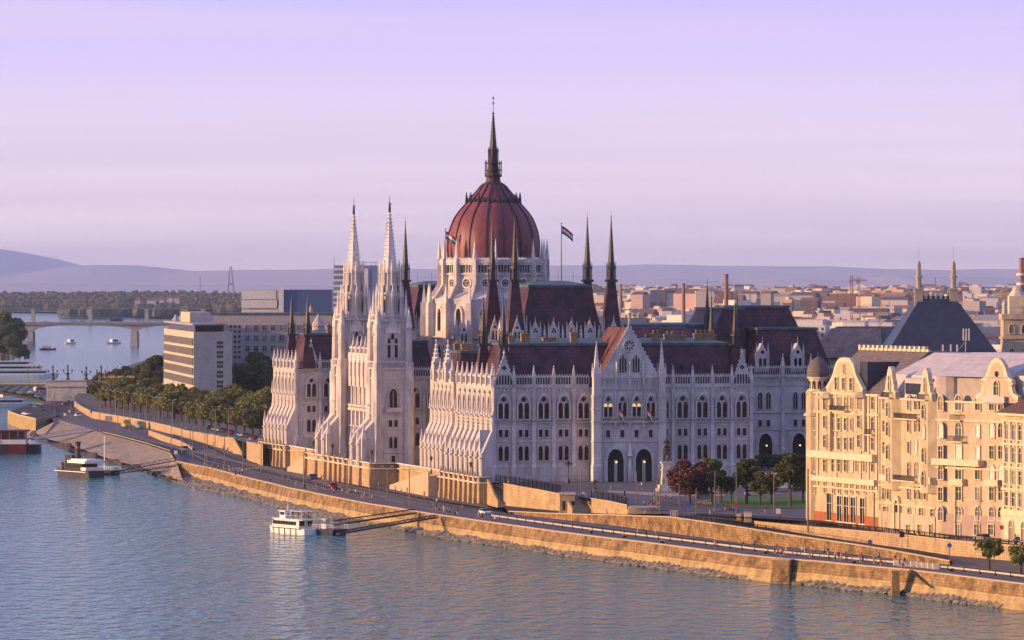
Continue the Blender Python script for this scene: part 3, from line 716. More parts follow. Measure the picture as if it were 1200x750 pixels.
for k in range(8):
    an=2*PI*(k+.5)/8; x,y=2.15*math.cos(an),2.15*math.sin(an)
    ln.bar((x,y,zy(207)),(x,y,zy(192)),.16); ln.cone(x,y,zy(192),zy(187),.26,.02,4); x*=.62;y*=.62; ln.bar((x,y,zy(190)),(x,y,zy(178)),.12); ln.cone(x,y,zy(178),zy(172),.22,.02,4)
ln.cone(0,0,zy(200),zy(199),2.4,2.4,8); ln.cone(0,0,zy(192),zy(191),2.4,2.3,8)
for k in range(8):
    an=2*PI*(k)/8; ln.cone(3.0*math.cos(an),3.0*math.sin(an),zy(218),zy(214),.25,.03,4)
o=ln.obj('dome_lantern',plain('lantern_purple',(.06,.035,.048)),dome)
sp=MB(); sp.cone(0,0,zy(184),zy(134),1.15,.16,8)
for k in range(13):
    z=zy(180)+k*.82; r=1.15-(z-zy(184))/(zy(134)-zy(184))*.99
    for j in range(8): an=2*PI*(j+.5)/8; sp.cone((r+.05)*math.cos(an),(r+.05)*math.sin(an),z,z+.3,.17,.03,4)
sp.bar((0,0,zy(135)),(0,0,zy(112)),.09,0,5,.05); sp.ball((0,0,zy(133)),.34,0,8,5); sp.ball((0,0,zy(121)),.28,0,8,5); sp.box(-.5,.5,-.04,.04,zy(116),zy(115.3)); sp.ball((0,0,zy(114)),.2)
sp.obj('spire',M['dkmetal'],o)
# transept masses around the dome base
mass('wall',22,98,118,150,0,27)
roof('roof',(24,100,116,152),(34,98,126,142),27,36,37)
mass('wall',12,55,100,168,0,22)
roof('roof',(13,54,101,167),(18,50,106,162),22,24,24.6)
for sx,v in ((20,113),(20,155),(47,113),(47,155)):
    tower_top(sx,v,20,33.5,1.8)
for u,v,w in ((15,88,2.5),(15,96,2.5),(24,100,3)): chim(u,v,29,w,1.3,3,2)

# ------------------------------------------------ east block (square side)
mass('wall',96.5,122,108,160,-1,22.6)
FEA=Fac(96.5,108,S_)
for t in (4.6,14.4,21.5):
    for dx in (-1.15,1.15): window(FEA,win_one(1.45,3.4) if False else WTALL,'tall_window',t+dx,14.2,0,(.85,1,.78))
    for dx in (-1.15,1.15): window(FEA,WS1,'square_window',t+dx,9.6)
PORT2=portal(3.8,4.6,2.8)
for t in (4.9,14.2):
    o=FEA.put(PORT2[0],'portal',t,.3); put(PORT2[1],'doorway',o); put(lan,'porch_lantern',o,(.3,-.4,4.2))
for t in (9.7,17.5): FEA.put(PIL,'pilaster',t); FEA.put(PIN,'pinnacle',t,22.9,.3,1.2)
a=MB(); gallery(a,0,24); cornice(a,0,24,[(8.6,.25,.3),(13.2,.3,.35),(20.3,.6,.2),(22.2,.35,.3),(22.55,.45,.6)]); corbels(a,0,24); a.obj('balustrade',SM,PAR,FEA.at(0))
roof('roof',(97.5,121,109,135),(101,117,113,131),23,35.2,None)
roof('roof',(97,121,126,160),(101.5,115,131,155),27,41,None)
roof('roof',(86,100,118,150),(93.5,99.2,121,147),26,40.5,None)
for t in (4.4,14.2):
    a=MB(); w=3.2; a.ext([(-w/2,-.5,0),(w/2,-.5,0),(w/2,-.5,4.4),(0,-.5,7.6),(-w/2,-.5,4.4)],(0,3.0,0))
    for s in (-1,1): a.box(s*w/2-.2,s*w/2+.2,-.7,.1,0,5.4); a.cone(s*w/2,-.3,5.4,7.8,.28,.03,4,1)
    a.cone(0,-.3,7.4,9.6,.18,.02,4,1); o=a.obj('dormer',SM,PAR,FEA.at(t,24.0,-1.2))
    g=MB()
    for cx in (-.6,.6): plate(g,arch(.8,1.2,3.2,.5,6,cx=cx),-.58)
    plate(g,circ(0,5.3,.5,8)[:-1],-.58); g.obj('opening',M['glass'],o)
turret(96,116,27,TURB,.55); turret(89.5,122,27.5,TURB,.6); a=MB(); a.box(-1.8,1.8,-1.8,1.8,20,30); a.obj('corner_tower',SM,PAR,(96,116,0)); a=MB(); a.box(-1.8,1.8,-1.8,1.8,20,30); a.obj('corner_tower',SM,PAR,(89.5,122,0))

# ------------------------------------------------ north block
mass('wall',1.2,65.6,236,267.4,-3,22.6)
river_front(236.4,267.6)
roof('roof',(2.6,64.4,237,266),(6.2,61.2,241,262),23.0,32.6,34.2)
FN=Fac(0,236,S_)
for t in (5.0,10.0): bay(FN,t)
for t in (.6,7.5): FN.put(PIL,'pilaster',t); FN.put(PIN,'pinnacle',t,22.9,.2)
a=MB(); gallery(a,7.4,40); cornice(a,0,40,COR); a.obj('balustrade',SM,PAR,FN.at(0))
o=FN.put(gm,'gable',4.8); put(gsm,'opening',o)
for u,v,w in ((12,243,2),(20,246,3),(16,250,2)): chim(u,v,32.6,w,1.3,3,2)
# flagpoles
for u,v,z0,h,s in ((19.0,128,30,32.0,1),(50.5,127,36,27.5,1)):
    a=MB(); a.bar((0,0,0),(0,0,h),.16,0,6,.09); a.ball((0,0,h),.2); o=a.obj('flag_pole',plain('pole_wood',(.16,.12,.11)),PAR,(u,v,z0)); tricolor('flag',o,(.1,0,h-.6),-.25,3.0,2.1,.75)
# ================================================================== GROUND, QUAYS, RIVER
def struct(o,label=None): o['kind']='structure'; return o
def wallpts(L):        # (px, y foot, y top, z foot) -> foot and top points
    A=[];B=[]
    for px,yb,yt,zb in L:
        x,y,z=W(px,yb,zb); A.append((x,y,z)); B.append((x,y,zof(yt,y)))
    return A,B
# outer top edge of the quay (z 4.5), from the far left to the near right
QT=[(207,541),(226,545),(247,549),(270,555),(293,561),(316,566.5),(340,572.5),(363,577),(387,582),(410,586.5),(433,591),(457,594.5),(480,598.5),(508,603),(533,606.5),(557,610),(603,616.5),(650,623),(700,629.5),(744,634.5),(787,640),(830,645.5),(873,651),(908,654.5),(960,658.5),(1005,663),(1061,668),(1113,674),(1160,680),(1200,685),(1300,698)]
QT3=[W(x,y,4.5) for x,y in QT]
WE=[(200,563),(235,574),(270,581),(300,588),(340,598),(377,605),(410,610),(445,616),(480,623),(510,630),(557,637),(603,643),(650,650),(700,657),(743,663),(808,672),(852,677),(899,681),(960,688),(1005,693),(1061,698),(1102,705),(1200,715),(1300,727)]
WE3=[W(x,y,0) for x,y in WE]
# sloping embankment at the left: top edge z 4.5
ET=[(64,494),(69,492),(82,496),(97,500),(121,508),(142,513),(172,521),(200,530),(207,541)]
ET3=[W(x,y,4.5) for x,y in ET]
EF=[(40,506),(50,513),(81,521),(111,532),(135,540),(160,546),(185,554),(200,560),(214,563)]
EF3=[W(x,y,.9) for x,y in EF]
# water
m,nt,b=newmat('danube_water'); L=nt.links.new
b.inputs['Roughness'].default_value=.09; b.inputs['IOR'].default_value=1.2; b.inputs['Specular IOR Level'].default_value=.5
tc=N(nt,'ShaderNodeTexCoord'); mp=N(nt,'ShaderNodeMapping'); mp.inputs['Scale'].default_value=(1.0,.55,1); mp.inputs['Rotation'].default_value=(0,0,.25); L(tc.outputs['Object'],mp.inputs[0])
nA=N(nt,'ShaderNodeTexNoise',i_Scale=.9,i_Detail=3.0,i_Roughness=.6); nB=N(nt,'ShaderNodeTexNoise',i_Scale=.28,i_Detail=2.5); nC=N(nt,'ShaderNodeTexNoise',i_Scale=.012,i_Detail=3.0)
for q in (nA,nB,nC): L(mp.outputs[0],q.inputs['Vector'])
b1=N(nt,'ShaderNodeBump'); b1.inputs['Strength'].default_value=1.0; b1.inputs['Distance'].default_value=2.2; L(nB.outputs['Fac'],b1.inputs['Height'])
b2=N(nt,'ShaderNodeBump'); b2.inputs['Strength'].default_value=1.0; b2.inputs['Distance'].default_value=.35; L(nA.outputs['Fac'],b2.inputs['Height']); L(b1.outputs[0],b2.inputs['Normal']); L(b2.outputs[0],b.inputs['Normal']); cm=N(nt,'ShaderNodeMapRange'); cm.inputs['From Min'].default_value=.35; cm.inputs['From Max'].default_value=.62; cm.inputs['To Min'].default_value=.35; cm.inputs['To Max'].default_value=1.0; L(nC.outputs['Fac'],cm.inputs[0]); L(cm.outputs[0],b2.inputs['Strength'])
mx=N(nt,'ShaderNodeMix',data_type='RGBA'); mx.inputs[6].default_value=(.006,.125,.145,1); mx.inputs[7].default_value=(.010,.155,.175,1); L(nC.outputs['Fac'],mx.inputs[0]); L(mx.outputs[2],b.inputs['Base Color'])
M['water']=m
a=MB(); a.add([(-30000,-2000,0),(30000,-2000,0),(30000,64000,0),(-30000,64000,0)],[(0,1,2,3)]); struct(a.obj('river_water',M['water']))

def interp(P,x):
    for (a0,b0),(a1,b1) in zip(P,P[1:]):
        if x<=a1: return b0+(b1-b0)*(x-a0)/(a1-a0) if x>=a0 else b0
    return P[-1][1]
# retaining wall of the near ramp road (long stone wall, light top)
RW=[(596,602,599.5,4.6),(632,606,601.5,4.5),(676,611,603,4.5),(720,616,604,4.5),(787,625,606.5,4.5),(830,631,612.5,4.5),(873,637,619,4.5),(915,640.5,626,4.5),(960,645,632.6,4.5),(1005,650,639,4.5),(1048,655,646,4.5),(1113,662,658,4.5)]
RB,RT=wallpts(RW)
# tram-side retaining wall (upper street, right)
TW=[(884,616,611.5,6.2),(915,620.5,614.5,5.8),(951,627,618,5.3),(985,632,620.5,4.9),(1027,638,624.5,4.7),(1070,644,628.5,4.5),(1113,651,633.5,4.5),(1160,655,637.5,4.5),(1200,659,641,4.5),(1300,669,651,4.5)]
TB,TT=wallpts(TW)
# wall under the square, from the stair at the south-west corner to the statue steps
KW=[(590,592.5,567,5.0),(611,594.5,571,5.0),(632,596.5,574.5,5.1),(657,599,579.5,5.3)]
KB,KT=wallpts(KW)
KW2=[(693,601,584.5,6.0),(715,602,588,6.2),(735,603,592.5,6.5)]
KB2,KT2=wallpts(KW2)
# north of the parliament along the avenue
NW=[(308,546,521,5.0),(292,540,519,5.0),(289,538,518,5.0)]
NB,NT=wallpts(NW)
NW2=[(276,531,514,5.0),(265,527,513,5.0),(243,521,509,5.0),(218,514.5,505,5.0),(200,508.5,500,4.9),(180,503.5,495.5,4.8),(155,498,490.5,4.7),(130,494,486.5,4.6),(107,490,482.5,4.5),(95,482.5,476.5,4.5),(87,476.5,471,4.5)]
NB2,NT2=wallpts(NW2)
def lowerz(p,q,t): return tuple(p[i]+(q[i]-p[i])*t for i in range(3))
# lower quay sheet (promenade + road), outline: outer edge then back along the feet of the walls
outer=list(reversed(QT3))               # right -> left
outer+= list(reversed(ET3))[1:]
outer+= [W(45,478,4.5),W(58,468,4.5),AT(52,2300,4.5),AT(90,2300,4.5)]
inner=list(reversed(NB2))[0:]; inner+=list(reversed(NB))
podium=[PL(-3.4,268,-4.95),PL(-3.4,232,-4.95),PL(-2,231,-4.95),PL(-2,178,-4.95),PL(-8.7,177,-4.95),PL(-8.7,91,-4.95),PL(-2,90,-4.95),PL(-2,40,-4.95),PL(-3.4,39,-4.95),PL(-3.4,-2,-4.95)]
inner+=podium
inner+=KB+[W(675,600.5,5.6)]+KB2+[W(756,604,7.0)]
loop=outer+inner+[RT_ for RT_ in []]
# the strip between the square walls and the ramp wall belongs to the ramp road: close along the ramp wall foot
rampedge=[(p[0],p[1],max(p[2]-.9,4.5)) for p in RT]    # road surface just behind the parapet of the ramp wall
quayloop=outer+inner[:inner.index(KB[0])]+RB+[TB[6],TB[7],TB[8],TB[9]]
a=MB(); a.poly(quayloop); struct(a.obj('lower_quay',M['paving']))
ramploop=list(reversed(rampedge))+[KB[0]]+KB[1:]+[W(675,600.5,5.6)]+KB2+[W(756,604,7.2),W(790,603,7.7),W(840,608,7.4)]+TB[:7]
a=MB(); a.poly(ramploop); struct(a.obj('ramp_road',M['asphalt']))
# quay road on the lower quay: asphalt band 4 mm above
def offset(P,d):                        # shift a plan polyline to the side (positive: to the inland side when going right to left)
    Q=[]
    for i,p in enumerate(P):
        a_=Vector(P[max(i-1,0)][:2]); b_=Vector(P[min(i+1,len(P)-1)][:2]); t=(b_-a_).normalized(); nrm=Vector((-t.y,t.x)); Q.append((p[0]+nrm.x*d,p[1]+nrm.y*d,p[2]))
    return Q
def resample(P,step):
    out=[P[0]]; acc=0
    for p,q in zip(P,P[1:]):
        d=(Vector(q)-Vector(p)).length
        while acc+d>=step:
            t=(step-acc)/d; p=lowerz(p,q,t); out.append(p); d=(Vector(q)-Vector(p)).length; acc=0
        acc+=d
    return out
qline=[p for p in QT3]                  # left -> right
def smooth(P,k=2):
    for _ in range(k):
        P=[P[0]]+[tuple((P[i-1][j]+2*P[i][j]+P[i+1][j])/4 for j in range(3)) for i in range(1,len(P)-1)]+[P[-1]]
    return P
full=smooth(resample([W(110,500,4.5),W(150,508,4.5)]+[p for p in QT3],12.0),3)
def lift(P,dz): return [(p[0],p[1],p[2]+dz) for p in P]
r0=offset(full,8.5); r1=offset(full,17.0)
a=MB(); a.strip(lift(r0,.004),lift(r1,.004)); struct(a.obj('quay_road',M['asphalt']))
for d,w in ((9.0,.22),(16.3,.25)):
    a=MB(); a.strip(lift(offset(full,d),.009),lift(offset(full,d+w),.009)); struct(a.obj('road_marking',M['offwhite']))
a=MB(); P=lift(resample(offset(full,12.7),3.0),.009)
Qm=offset(P,.16)
for i in range(0,len(P)-1,2): a.add([P[i],P[i+1],Qm[i+1],Qm[i]],[(0,1,2,3)])
struct(a.obj('road_marking',M['offwhite']))
a=MB()
for k in range(11):                     # zebra crossing near the ramp junction
    c=W(268,549,4.515); a.box(c[0]-1+k*.95,c[0]-.5+k*.95,c[1]-4+k*.5,c[1]-.5+k*.5,4.505,4.515)
struct(a.obj('zebra_crossing',M['offwhite']))
# left roads near the bridge
a=MB(); a.poly([W(210,533,4.506),W(190,523,4.506),W(150,509,4.506),W(112,497,4.506),W(85,489,4.506),W(62,481,4.506),W(60,472,4.506),AT(60,2290,4.506),AT(86,2290,4.506),W(88,481,4.506),W(104,491.5,4.506),W(160,502,4.506),W(200,511,4.506),W(240,523,4.506),W(285,545,4.506),W(270,552,4.506)]); struct(a.obj('bridge_road',M['asphalt']))

# quay wall, built as one long wall with a pale foot course
def wall_strip(name,top,foot,mats,label,cat,thick=.7,coping=True,split=.56):
    o=thing(name,label,cat,(0,0,0)); a=MB()
    a.strip(foot,top); bk=offset(top,thick); a.strip(top,bk)
    a.keep=True
    if split:
        a=MB(); mid=[lowerz(f,t,split) for f,t in zip(foot,top)]; a.strip(mid,top); b=MB(); b.strip(foot,mid); b.obj('wall_foot',M['quaylow'],o)
    a.obj('wall_face',mats,o)
    if coping:
        c=MB(); up=lift(top,.22); of=offset(top,-.12); ofu=lift(of,.22); bk=offset(top,thick); bku=lift(bk,.22)
        c.strip(of,ofu); c.strip(ofu,bku); c.strip(bku,bk); c.strip(offset(top,-.12),top); c.obj('coping',M['cap'],o)
    return o
QF=offset(QT3,-1.6); QF=[(p[0],p[1],-.6) for p in QF]
wall_strip('quay_wall',QT3,QF,M['quay'],'long weathered sandstone quay wall rising from the river rocks to the promenade','wall')
# retaining walls (faces toward the river; with thickness)
def rwall(name,B,T,label,m='wallstone',flip=1,cop=True,par=0.0):
    T=lift(T,par); o=thing(name,label,'wall'); a=MB(); B2=[(p[0],p[1],p[2]-.5) for p in B]; bkT=offset(T,.6*flip); bkB=offset(B2,.6*flip)
    a.strip(B2,T); a.strip(T,bkT); a.strip(bkT,bkB); a.obj('wall_face',M[m],o)
    c=MB(); 
    f=offset(T,-.1*flip); f2=lift(f,.2); g2=lift(bkT,.2); c.strip(f,f2); c.strip(f2,g2); c.strip(g2,bkT); c.obj('coping',M['cap'],o); return o
rwall('retaining_wall',RB,RT,'long pitted orange stone wall carrying the ramp road above the promenade road','quay')
rwall('retaining_wall',TB,TT,'smooth yellow stone wall under the tram tracks before the cream houses','wallstone')
rwall('retaining_wall',KB,KT,'yellow stone wall under the iron fence beside the corner stair')
rwall('retaining_wall',KB2,KT2,'short yellow stone wall under the fence by the statue steps')
rwall('retaining_wall',NB2,NT2,'yellow stone wall below the tree avenue north of the parliament',flip=-1)
rwall('retaining_wall',NB,NT,'short stone wall between the avenue stair and the parliament',flip=-1)
# wall with stair between lower and upper road at left
lw=[(174,511,505,4.5),(190,518,510.5,4.5),(210,524,517,4.5),(226,529,525.5,4.5)]
lB,lT=wallpts(lw); rwall('ramp_wall',lB,lT,'low wedge-shaped stone wall between the two carriageways')
ri=[]
# embankment slab
a=MB(); n=len(ET3); a.strip(EF3,ET3); struct(a.obj('embankment_slope',M['slope']))
bw=[(9,483,4.5),(20,491,4.5),(42,497,4.5),(64,494,4.5)]
a_=[W(9,498,-.5),W(22,503,-.5),W(42,508,-.5),W(66,503,-.5)]; t_=[(p[0],p[1],4.9) for p in a_]
o=thing('quay_bastion','rounded stone quay head with a parapet near the big bridge','wall'); a=MB(); a.strip(a_,t_); a.obj('wall_face',M['quaylow'],o); c=MB(); c.strip(t_,offset(t_,1.0)); c.strip(t_,lift(t_,.5)); c.obj('coping',M['cap'],o)
a=MB(); a.poly(t_+[W(70,488,4.9),W(58,474,4.9),W(35,474,4.9)]); struct(a.obj('quay_head',M['asphalt']))
# riprap rocks
def riprap(name,A,B,n,mt,seed,s0=.35,s1=.9,z=.3):
    rn=random.Random(seed); a=MB(); A=resample(A,3.0); 
    for i in range(n):
        t=rn.random()*(len(A)-1.001); k=int(t); p=lowerz(A[k],A[k+1],t-k)
        # nearest on B
        q=min(B,key=lambda b:(b[0]-p[0])**2+(b[1]-p[1])**2)
        w=rn.random()**.8; x=p[0]+(q[0]-p[0])*w; y=p[1]+(q[1]-p[1])*w; zz=p[2]+(q[2]-p[2])*w
        r=rn.uniform(s0,s1); vs=[]
        for j in range(6):
            an=2*PI*j/6+rn.random(); vs.append((x+r*math.cos(an)*rn.uniform(.7,1.2),y+r*math.sin(an)*rn.uniform(.7,1.2),zz+.05+rn.uniform(-.1,.35)*r))
        vs+=[(x+rn.uniform(-.3,.3)*r,y+rn.uniform(-.3,.3)*r,zz+r*rn.uniform(.38,.6)),(x,y,zz-r)]
        a.add(vs,[(j,(j+1)%6,6) for j in range(6)]+[((j+1)%6,j,7) for j in range(6)])
    a.keep=True
    return tag(a.obj(name,mt),None,None,None,'stuff')
WEd=resample(smooth(WE3,1),2.5); QB=[(p[0],p[1],1.7) for p in resample(QT3,2.5)]
a=MB(); 
def bed(Wp,Bp,name):
    a=MB(); Wr=resample(Wp,6); T=[]
    for p in Wr:
        q=min(Bp,key=lambda b:(b[0]-p[0])**2+(b[1]-p[1])**2); T.append((q[0],q[1],q[2]-.75))
    a.strip([(p[0],p[1],-.25) for p in Wr],T); struct(a.obj(name,M['rock']))
QBx=[(p[0],p[1],1.35-.25*math.sin(i*.7)) for i,p in enumerate(QB)]
bed(WE3,[(p[0]-.8,p[1]-.3,p[2]) for p in QBx],'river_bank')
riprap('riprap',WE3,[(p[0],p[1],p[2]-.4) for p in QBx],11000,M['rock2'],3,.4,1.0)
W2=[W(x,y,0) for x,y in ((36,510),(55,519),(81,529),(111,539),(144,546),(173,554),(200,563))]
bed(W2,[(p[0],p[1],1.0) for p in resample(EF3,3)],'river_bank')
riprap('riprap',W2,[(p[0],p[1],1.0) for p in EF3],5000,M['rock'],4,.4,1.0)

# ---- upper ground: square, streets and the city plain, one sheet
from mathutils.geometry import delaunay_2d_cdt
from mathutils.bvhtree import BVHTree
def zg(Y): return interp([(900,8.0),(1060,8.0),(1100,8.55),(1150,9.3),(1185,10.0),(9000,10.0)],Y)
def WG(px,py):
    z=9.0
    for _ in range(8): x,y,_z=W(px,py,z); z=zg(y)
    return (x,y,z)
def drape(name,P,m,dz,step=12.0,own=False):        # sheet over the sloping square
    P=[(q[0],q[1],(q[2] if own else zg(q[1]))+dz) for q in P]; n=len(P)
    vs=[Vector((q[0],q[1])) for q in P]; xs=[v.x for v in vs]; ys=[v.y for v in vs]
    def inside(x,y):
        c=False
        for i in range(n):
            x0,y0=vs[i];x1,y1=vs[i-1]
            if (y0>y)!=(y1>y) and x<(x1-x0)*(y-y0)/(y1-y0)+x0: c=not c
        return c
    y=min(ys)+step
    while y<max(ys):
        x=min(xs)+step
        while x<max(xs):
            if inside(x,y): vs.append(Vector((x,y)))
            x+=step
        y+=step
    r=delaunay_2d_cdt(vs,[],[list(range(n))],1,1e-4)
    a=MB(); a.v=[(v.x,v.y,(P[o[0]][2] if o and o[0]<n else zg(v.y)+dz)) for v,o in zip(r[0],r[3])]; a.f=[tuple(f) for f in r[2]]; a.m=[0]*len(a.f); a.keep=True
    return a.obj(name,m)
TTg=lift(TT,-.3)
upper=[TTg[-1]]+list(reversed(TTg))[1:]           # right -> left along the tram wall
upper+=[W(840,608,7.4),W(790,603,7.7),W(756,600,8.0)]
upper+=list(reversed(KT2))+[W(675,581.5,8.9)]+list(reversed(KT))
upper=lift(upper,-1.3)
pod_in=[PL(-1,-2,-.05),PL(-1,40,-.05),PL(-1,230,-.05),PL(-1,268,-.05)]
upper+=pod_in+[ (p[0],p[1],p[2]-.2) for p in NT]+[ (p[0],p[1],p[2]-.2) for p in NT2]
upper+=[AT(87,2150,8),AT(110,2500,8),AT(150,3000,7),AT(196,3600,6),AT(204,5200,6),AT(204,7700,5),AT(150,8100,4),AT(70,9000,3),AT(-60,9300,3),(-9000,9800,3),(-9000,59000,3),(25000,59000,5),(25000,2200,9),(520,1100,7)]
a=MB(); a.poly(upper); struct(a.obj('city_ground',M['cityground']))
sq=[TTg[0],W(840,608,7.4),W(790,603,7.7),W(756,600,8.05)]+list(reversed(KT2))+[W(675,581.5,8.95)]+list(reversed(KT))+[PL(-1,-2,0),PL(-1,6,0),PL(70,6,0),PL(96,30,0),PL(99,112,0),PL(150,112,0),(190,1180,10),(150,960,8)]+list(reversed(TTg))[:-1]
struct(drape('square_paving',sq,M['plaza'],.03,own=True))
def zs(px,py,z): return W(px,py,z)
struct(drape('lawn',[WG(*q) for q in ((815,589),(845,584.5),(880,583),(950,582.5),(950,596),(905,596),(870,595.5),(838,593))],M['grass'],.12,8))
struct(drape('path',[WG(*q) for q in ((760,598),(770,583),(800,579),(830,583),(806,589),(836,594.5),(872,597),(840,600),(800,599))],M['paving'],.09,8))
struct(drape('path',[WG(*q) for q in ((712,575),(775,578),(850,580),(850,582),(775,582),(712,577.5))],plain('pale_paving',(.36,.31,.27)),.11,8))
# tram street in front of cream houses: asphalt + rails
st=[TT[2],TT[3],TT[4],TT[5],TT[6],TT[7],TT[8],TT[9]]
st=smooth(resample([(p[0],p[1],8.0) for p in [W(800,602.5,8)]+[(q[0],q[1],8) for q in st]],8),2)
a=MB(); a.strip(lift(offset(st,1.2),.045),lift(offset(st,9.5),.045)); struct(a.obj('tram_street',M['asphalt']))
for d in (2.2,3.64,5.4,6.84):
    a=MB(); a.strip(lift(offset(st,d),.05),lift(offset(st,d+.12),.05)); struct(a.obj('tram_rail',plain('steel_rail',(.25,.22,.2),.35,metal=.8)))
a=MB(); pv0=offset(st,9.5); pv1=offset(st,15)
a.strip(lift(pv0,.046),lift(pv0,.17)); a.strip(lift(pv0,.17),lift(pv1,.17)); struct(a.obj('pavement',M['paving']))

# ---- parliament terrace walls with buttress feet, stairs
def podium_wall(name,pts,label,piers=True):
    o=thing(name,label,'wall'); a=MB(); par=1.2
    P=[PL(u,v,0) for u,v in pts]; base=[(p[0],p[1],4.0) for p in P]; top=[(p[0],p[1],10+par) for p in P]
    a.strip(base,top); bk=[(PL(u+(.5 if i not in(0,len(pts)-1) or True else 0),v,0)) for i,(u,v) in enumerate(pts)]
    a.strip(top,[(p[0],p[1],10+par) for p in bk]); a.strip([(p[0],p[1],10+par) for p in bk],[(p[0],p[1],9.9) for p in bk]); a.obj('wall_face',M['wallstone'],o)
    c=MB()
    for (u0,v0),(u1,v1) in zip(pts,pts[1:]):
        p=Vector(PL(u0,v0,0)); q=Vector(PL(u1,v1,0)); d=(q-p); L_=d.length
        if L_<.5: continue
        an=math.atan2(d.y,d.x); c.T=Matrix.Translation((p.x,p.y,0))@Matrix.Rotation(an,4,'Z')
        c.box(-.1,L_+.1,-.6,.2,11.2,11.45); c.box(0,L_,-.55,.12,9.8,10.1)
    c.T=None; c.obj('coping',M['stone2'],o)
    if piers:
        pm=MB(); pm.box(-.9,0,-.75,.75,-6,-3.6); pm.taper(-.75,0,-.65,.65,-3.6,-.55,0,-.55,.55,0.6); pm.box(-.8,0,-.7,.7,.6,1.6); pm.cone(-.35,0,1.6,2.8,.35,.05,4); me=pm.mesh('buttress_foot',M['wallstone'])
        for v in piers:
            u=pts[0][0] if v[0] is None else v[0]
            x,y,z=PL(u,v[1],0); put(me,'buttress_foot',o,(x,y,10),TH)
    return o
podium_wall('terrace_wall',[(-1,39.5),(-3.4,39.5),(-3.4,-2.2),(-1.0,-2.2)],'stone terrace wall with buttress feet under the southern river front',[(-3.4,.6+5.1*k) for k in range(8)])
podium_wall('terrace_wall',[(-1,269),(-3.4,269),(-3.4,232),(-1,232)],'stone terrace wall with buttress feet under the northern river front',[(-3.4,236.4+5.2*k) for k in range(7)])
podium_wall('terrace_wall',[(-2,176.5),(-8.7,176.5),(-8.7,91.5),(-2,91.5)],'projecting terrace wall below the twin white towers',[(-8.7,v) for v in (92.2,105.9,117.7,124.5,131,137,143.5,150.3,162,175.8)])
podium_wall('terrace_wall',[(-2,232),(-2,176.5)],'plain recessed terrace wall north of the twin towers',None)
podium_wall('terrace_wall',[(-2,91.5),(-2,39.5)],'plain recessed terrace wall south of the twin towers',None)
a=MB(); a.poly([PL(-8.6,92,0),PL(1,92,0),PL(1,176,0),PL(-8.6,176,0)]); o=a.obj('terrace_paving',M['paving']); o.location.z=.03; struct(o)
a=MB(); a.poly([PL(-3.3,-2,0),PL(11,-2,0),PL(11,268,0),PL(-3.3,268,0)]); o=a.obj('terrace_paving',M['paving']); struct(o)
def river_stair(name,u,v0,v1,label,w=3.2):        # flight along the wall rising from v0 (z -5) to v1 (z 0)
    o=thing(name,label,'staircase'); a=MB(); n=24; s=1 if v1>v0 else -1; Ls=abs(v1-v0)/n
    R4=Matrix.Translation(PO)@Matrix.Rotation(TH,4,'Z'); a.T=R4
    for k in range(n):
        va=v0+s*Ls*k; vb=v0+s*Ls*(k+1); a.box(u-w,u,min(va,vb),max(va,vb),-5.6,-5+5*(k+1)/n)
    a.obj('steps',M['cap'],o); b=MB(); b.T=R4
    b.ext([(u-w-.45,v0,-5.5),(u-w-.45,v0,-4.0),(u-w-.45,v1,1.1),(u-w-.45,v1,-5.5)],(.45,0,0)); b.obj('stair_parapet',M['cap'],o)
    return o
river_stair('river_stair',-2.2,85,41,'long stone stair slanting down the terrace wall right of the twin towers')
river_stair('river_stair',-4.2,207,178,'long stone stair slanting down the terrace wall left of the twin towers')
def cross_stair(name,top,foot,w,label):           # a straight flight between two ground points
    o=thing(name,label,'staircase'); t=Vector(top); f=Vector(foot); d=(f-t); h=Vector((d.x,d.y,0)); L_=h.length; n=22; an=math.atan2(h.y,h.x)
    R4=Matrix.Translation(t)@Matrix.Rotation(an,4,'Z'); a=MB(); a.T=R4
    for k in range(n): a.box(L_*k/n,L_*(k+1)/n,-w/2,w/2,d.z-.4,-k/n*abs(d.z))
    a.obj('steps',M['cap'],o)
    for s in (-1,1):
        b=MB(); b.T=R4; y=s*(w/2+.25); b.ext([(0,y-.25,d.z-.4),(L_,y-.25,d.z-.4),(L_,y-.25,d.z+.9),(0,y-.25,1.1)],(0,.5,0)); b.obj('stair_parapet',M['wallstone'],o)
    return o
cross_stair('corner_stair',PL(1.2,-2.4,-.05),PL(.9,-14.5,-5.0),4.4,'stone stair down from the square at the near corner of the parliament')
cross_stair('square_stair',W(672,582,8.95),W(684,601.5,5.7),4.2,'stone stair beside the small kiosk wall under the square')
cross_stair('avenue_stair',(NT2[0][0]+2,NT2[0][1]-2,8.8),(NT2[0][0]+5.5,NT2[0][1]-16,5.0),4.5,'grey stair beside the tree avenue wall north of the parliament')
o=thing('kiosk_wall','projecting stone block with three barred openings under the square','wall'); P0=W(656,601,5.5); P1=W(674,602,5.6); a=MB(); a.box(P0[0],P1[0],P0[1]-1.0,P0[1]+9,5,9.6); a.obj('wall_face',M['wallstone'],o); c=MB(); c.box(P0[0]-.2,P1[0]+.2,P0[1]-1.2,P0[1]+9,9.6,9.85); c.obj('coping',M['cap'],o)
a=MB()
for k in range(3): a.box(P0[0]+.6+k*1.05,P0[0]+1.2+k*1.05,P0[1]-1.06,P0[1]-.95,6.2,8.2)
a.obj('barred_opening',M['iron'],o)
# steps by the statue
o=thing('statue_steps','low wide stone steps where people sit near the horse statue','steps'); a=MB(); c=W(752,597,8.0)
for k in range(5): a.box(c[0]-3.2+k*.1,c[0]+4.2-k*.1,c[1]-4+k*.9,c[1]+3,7.2,7.4+k*.32)
a.obj('tread',M['cap'],o)

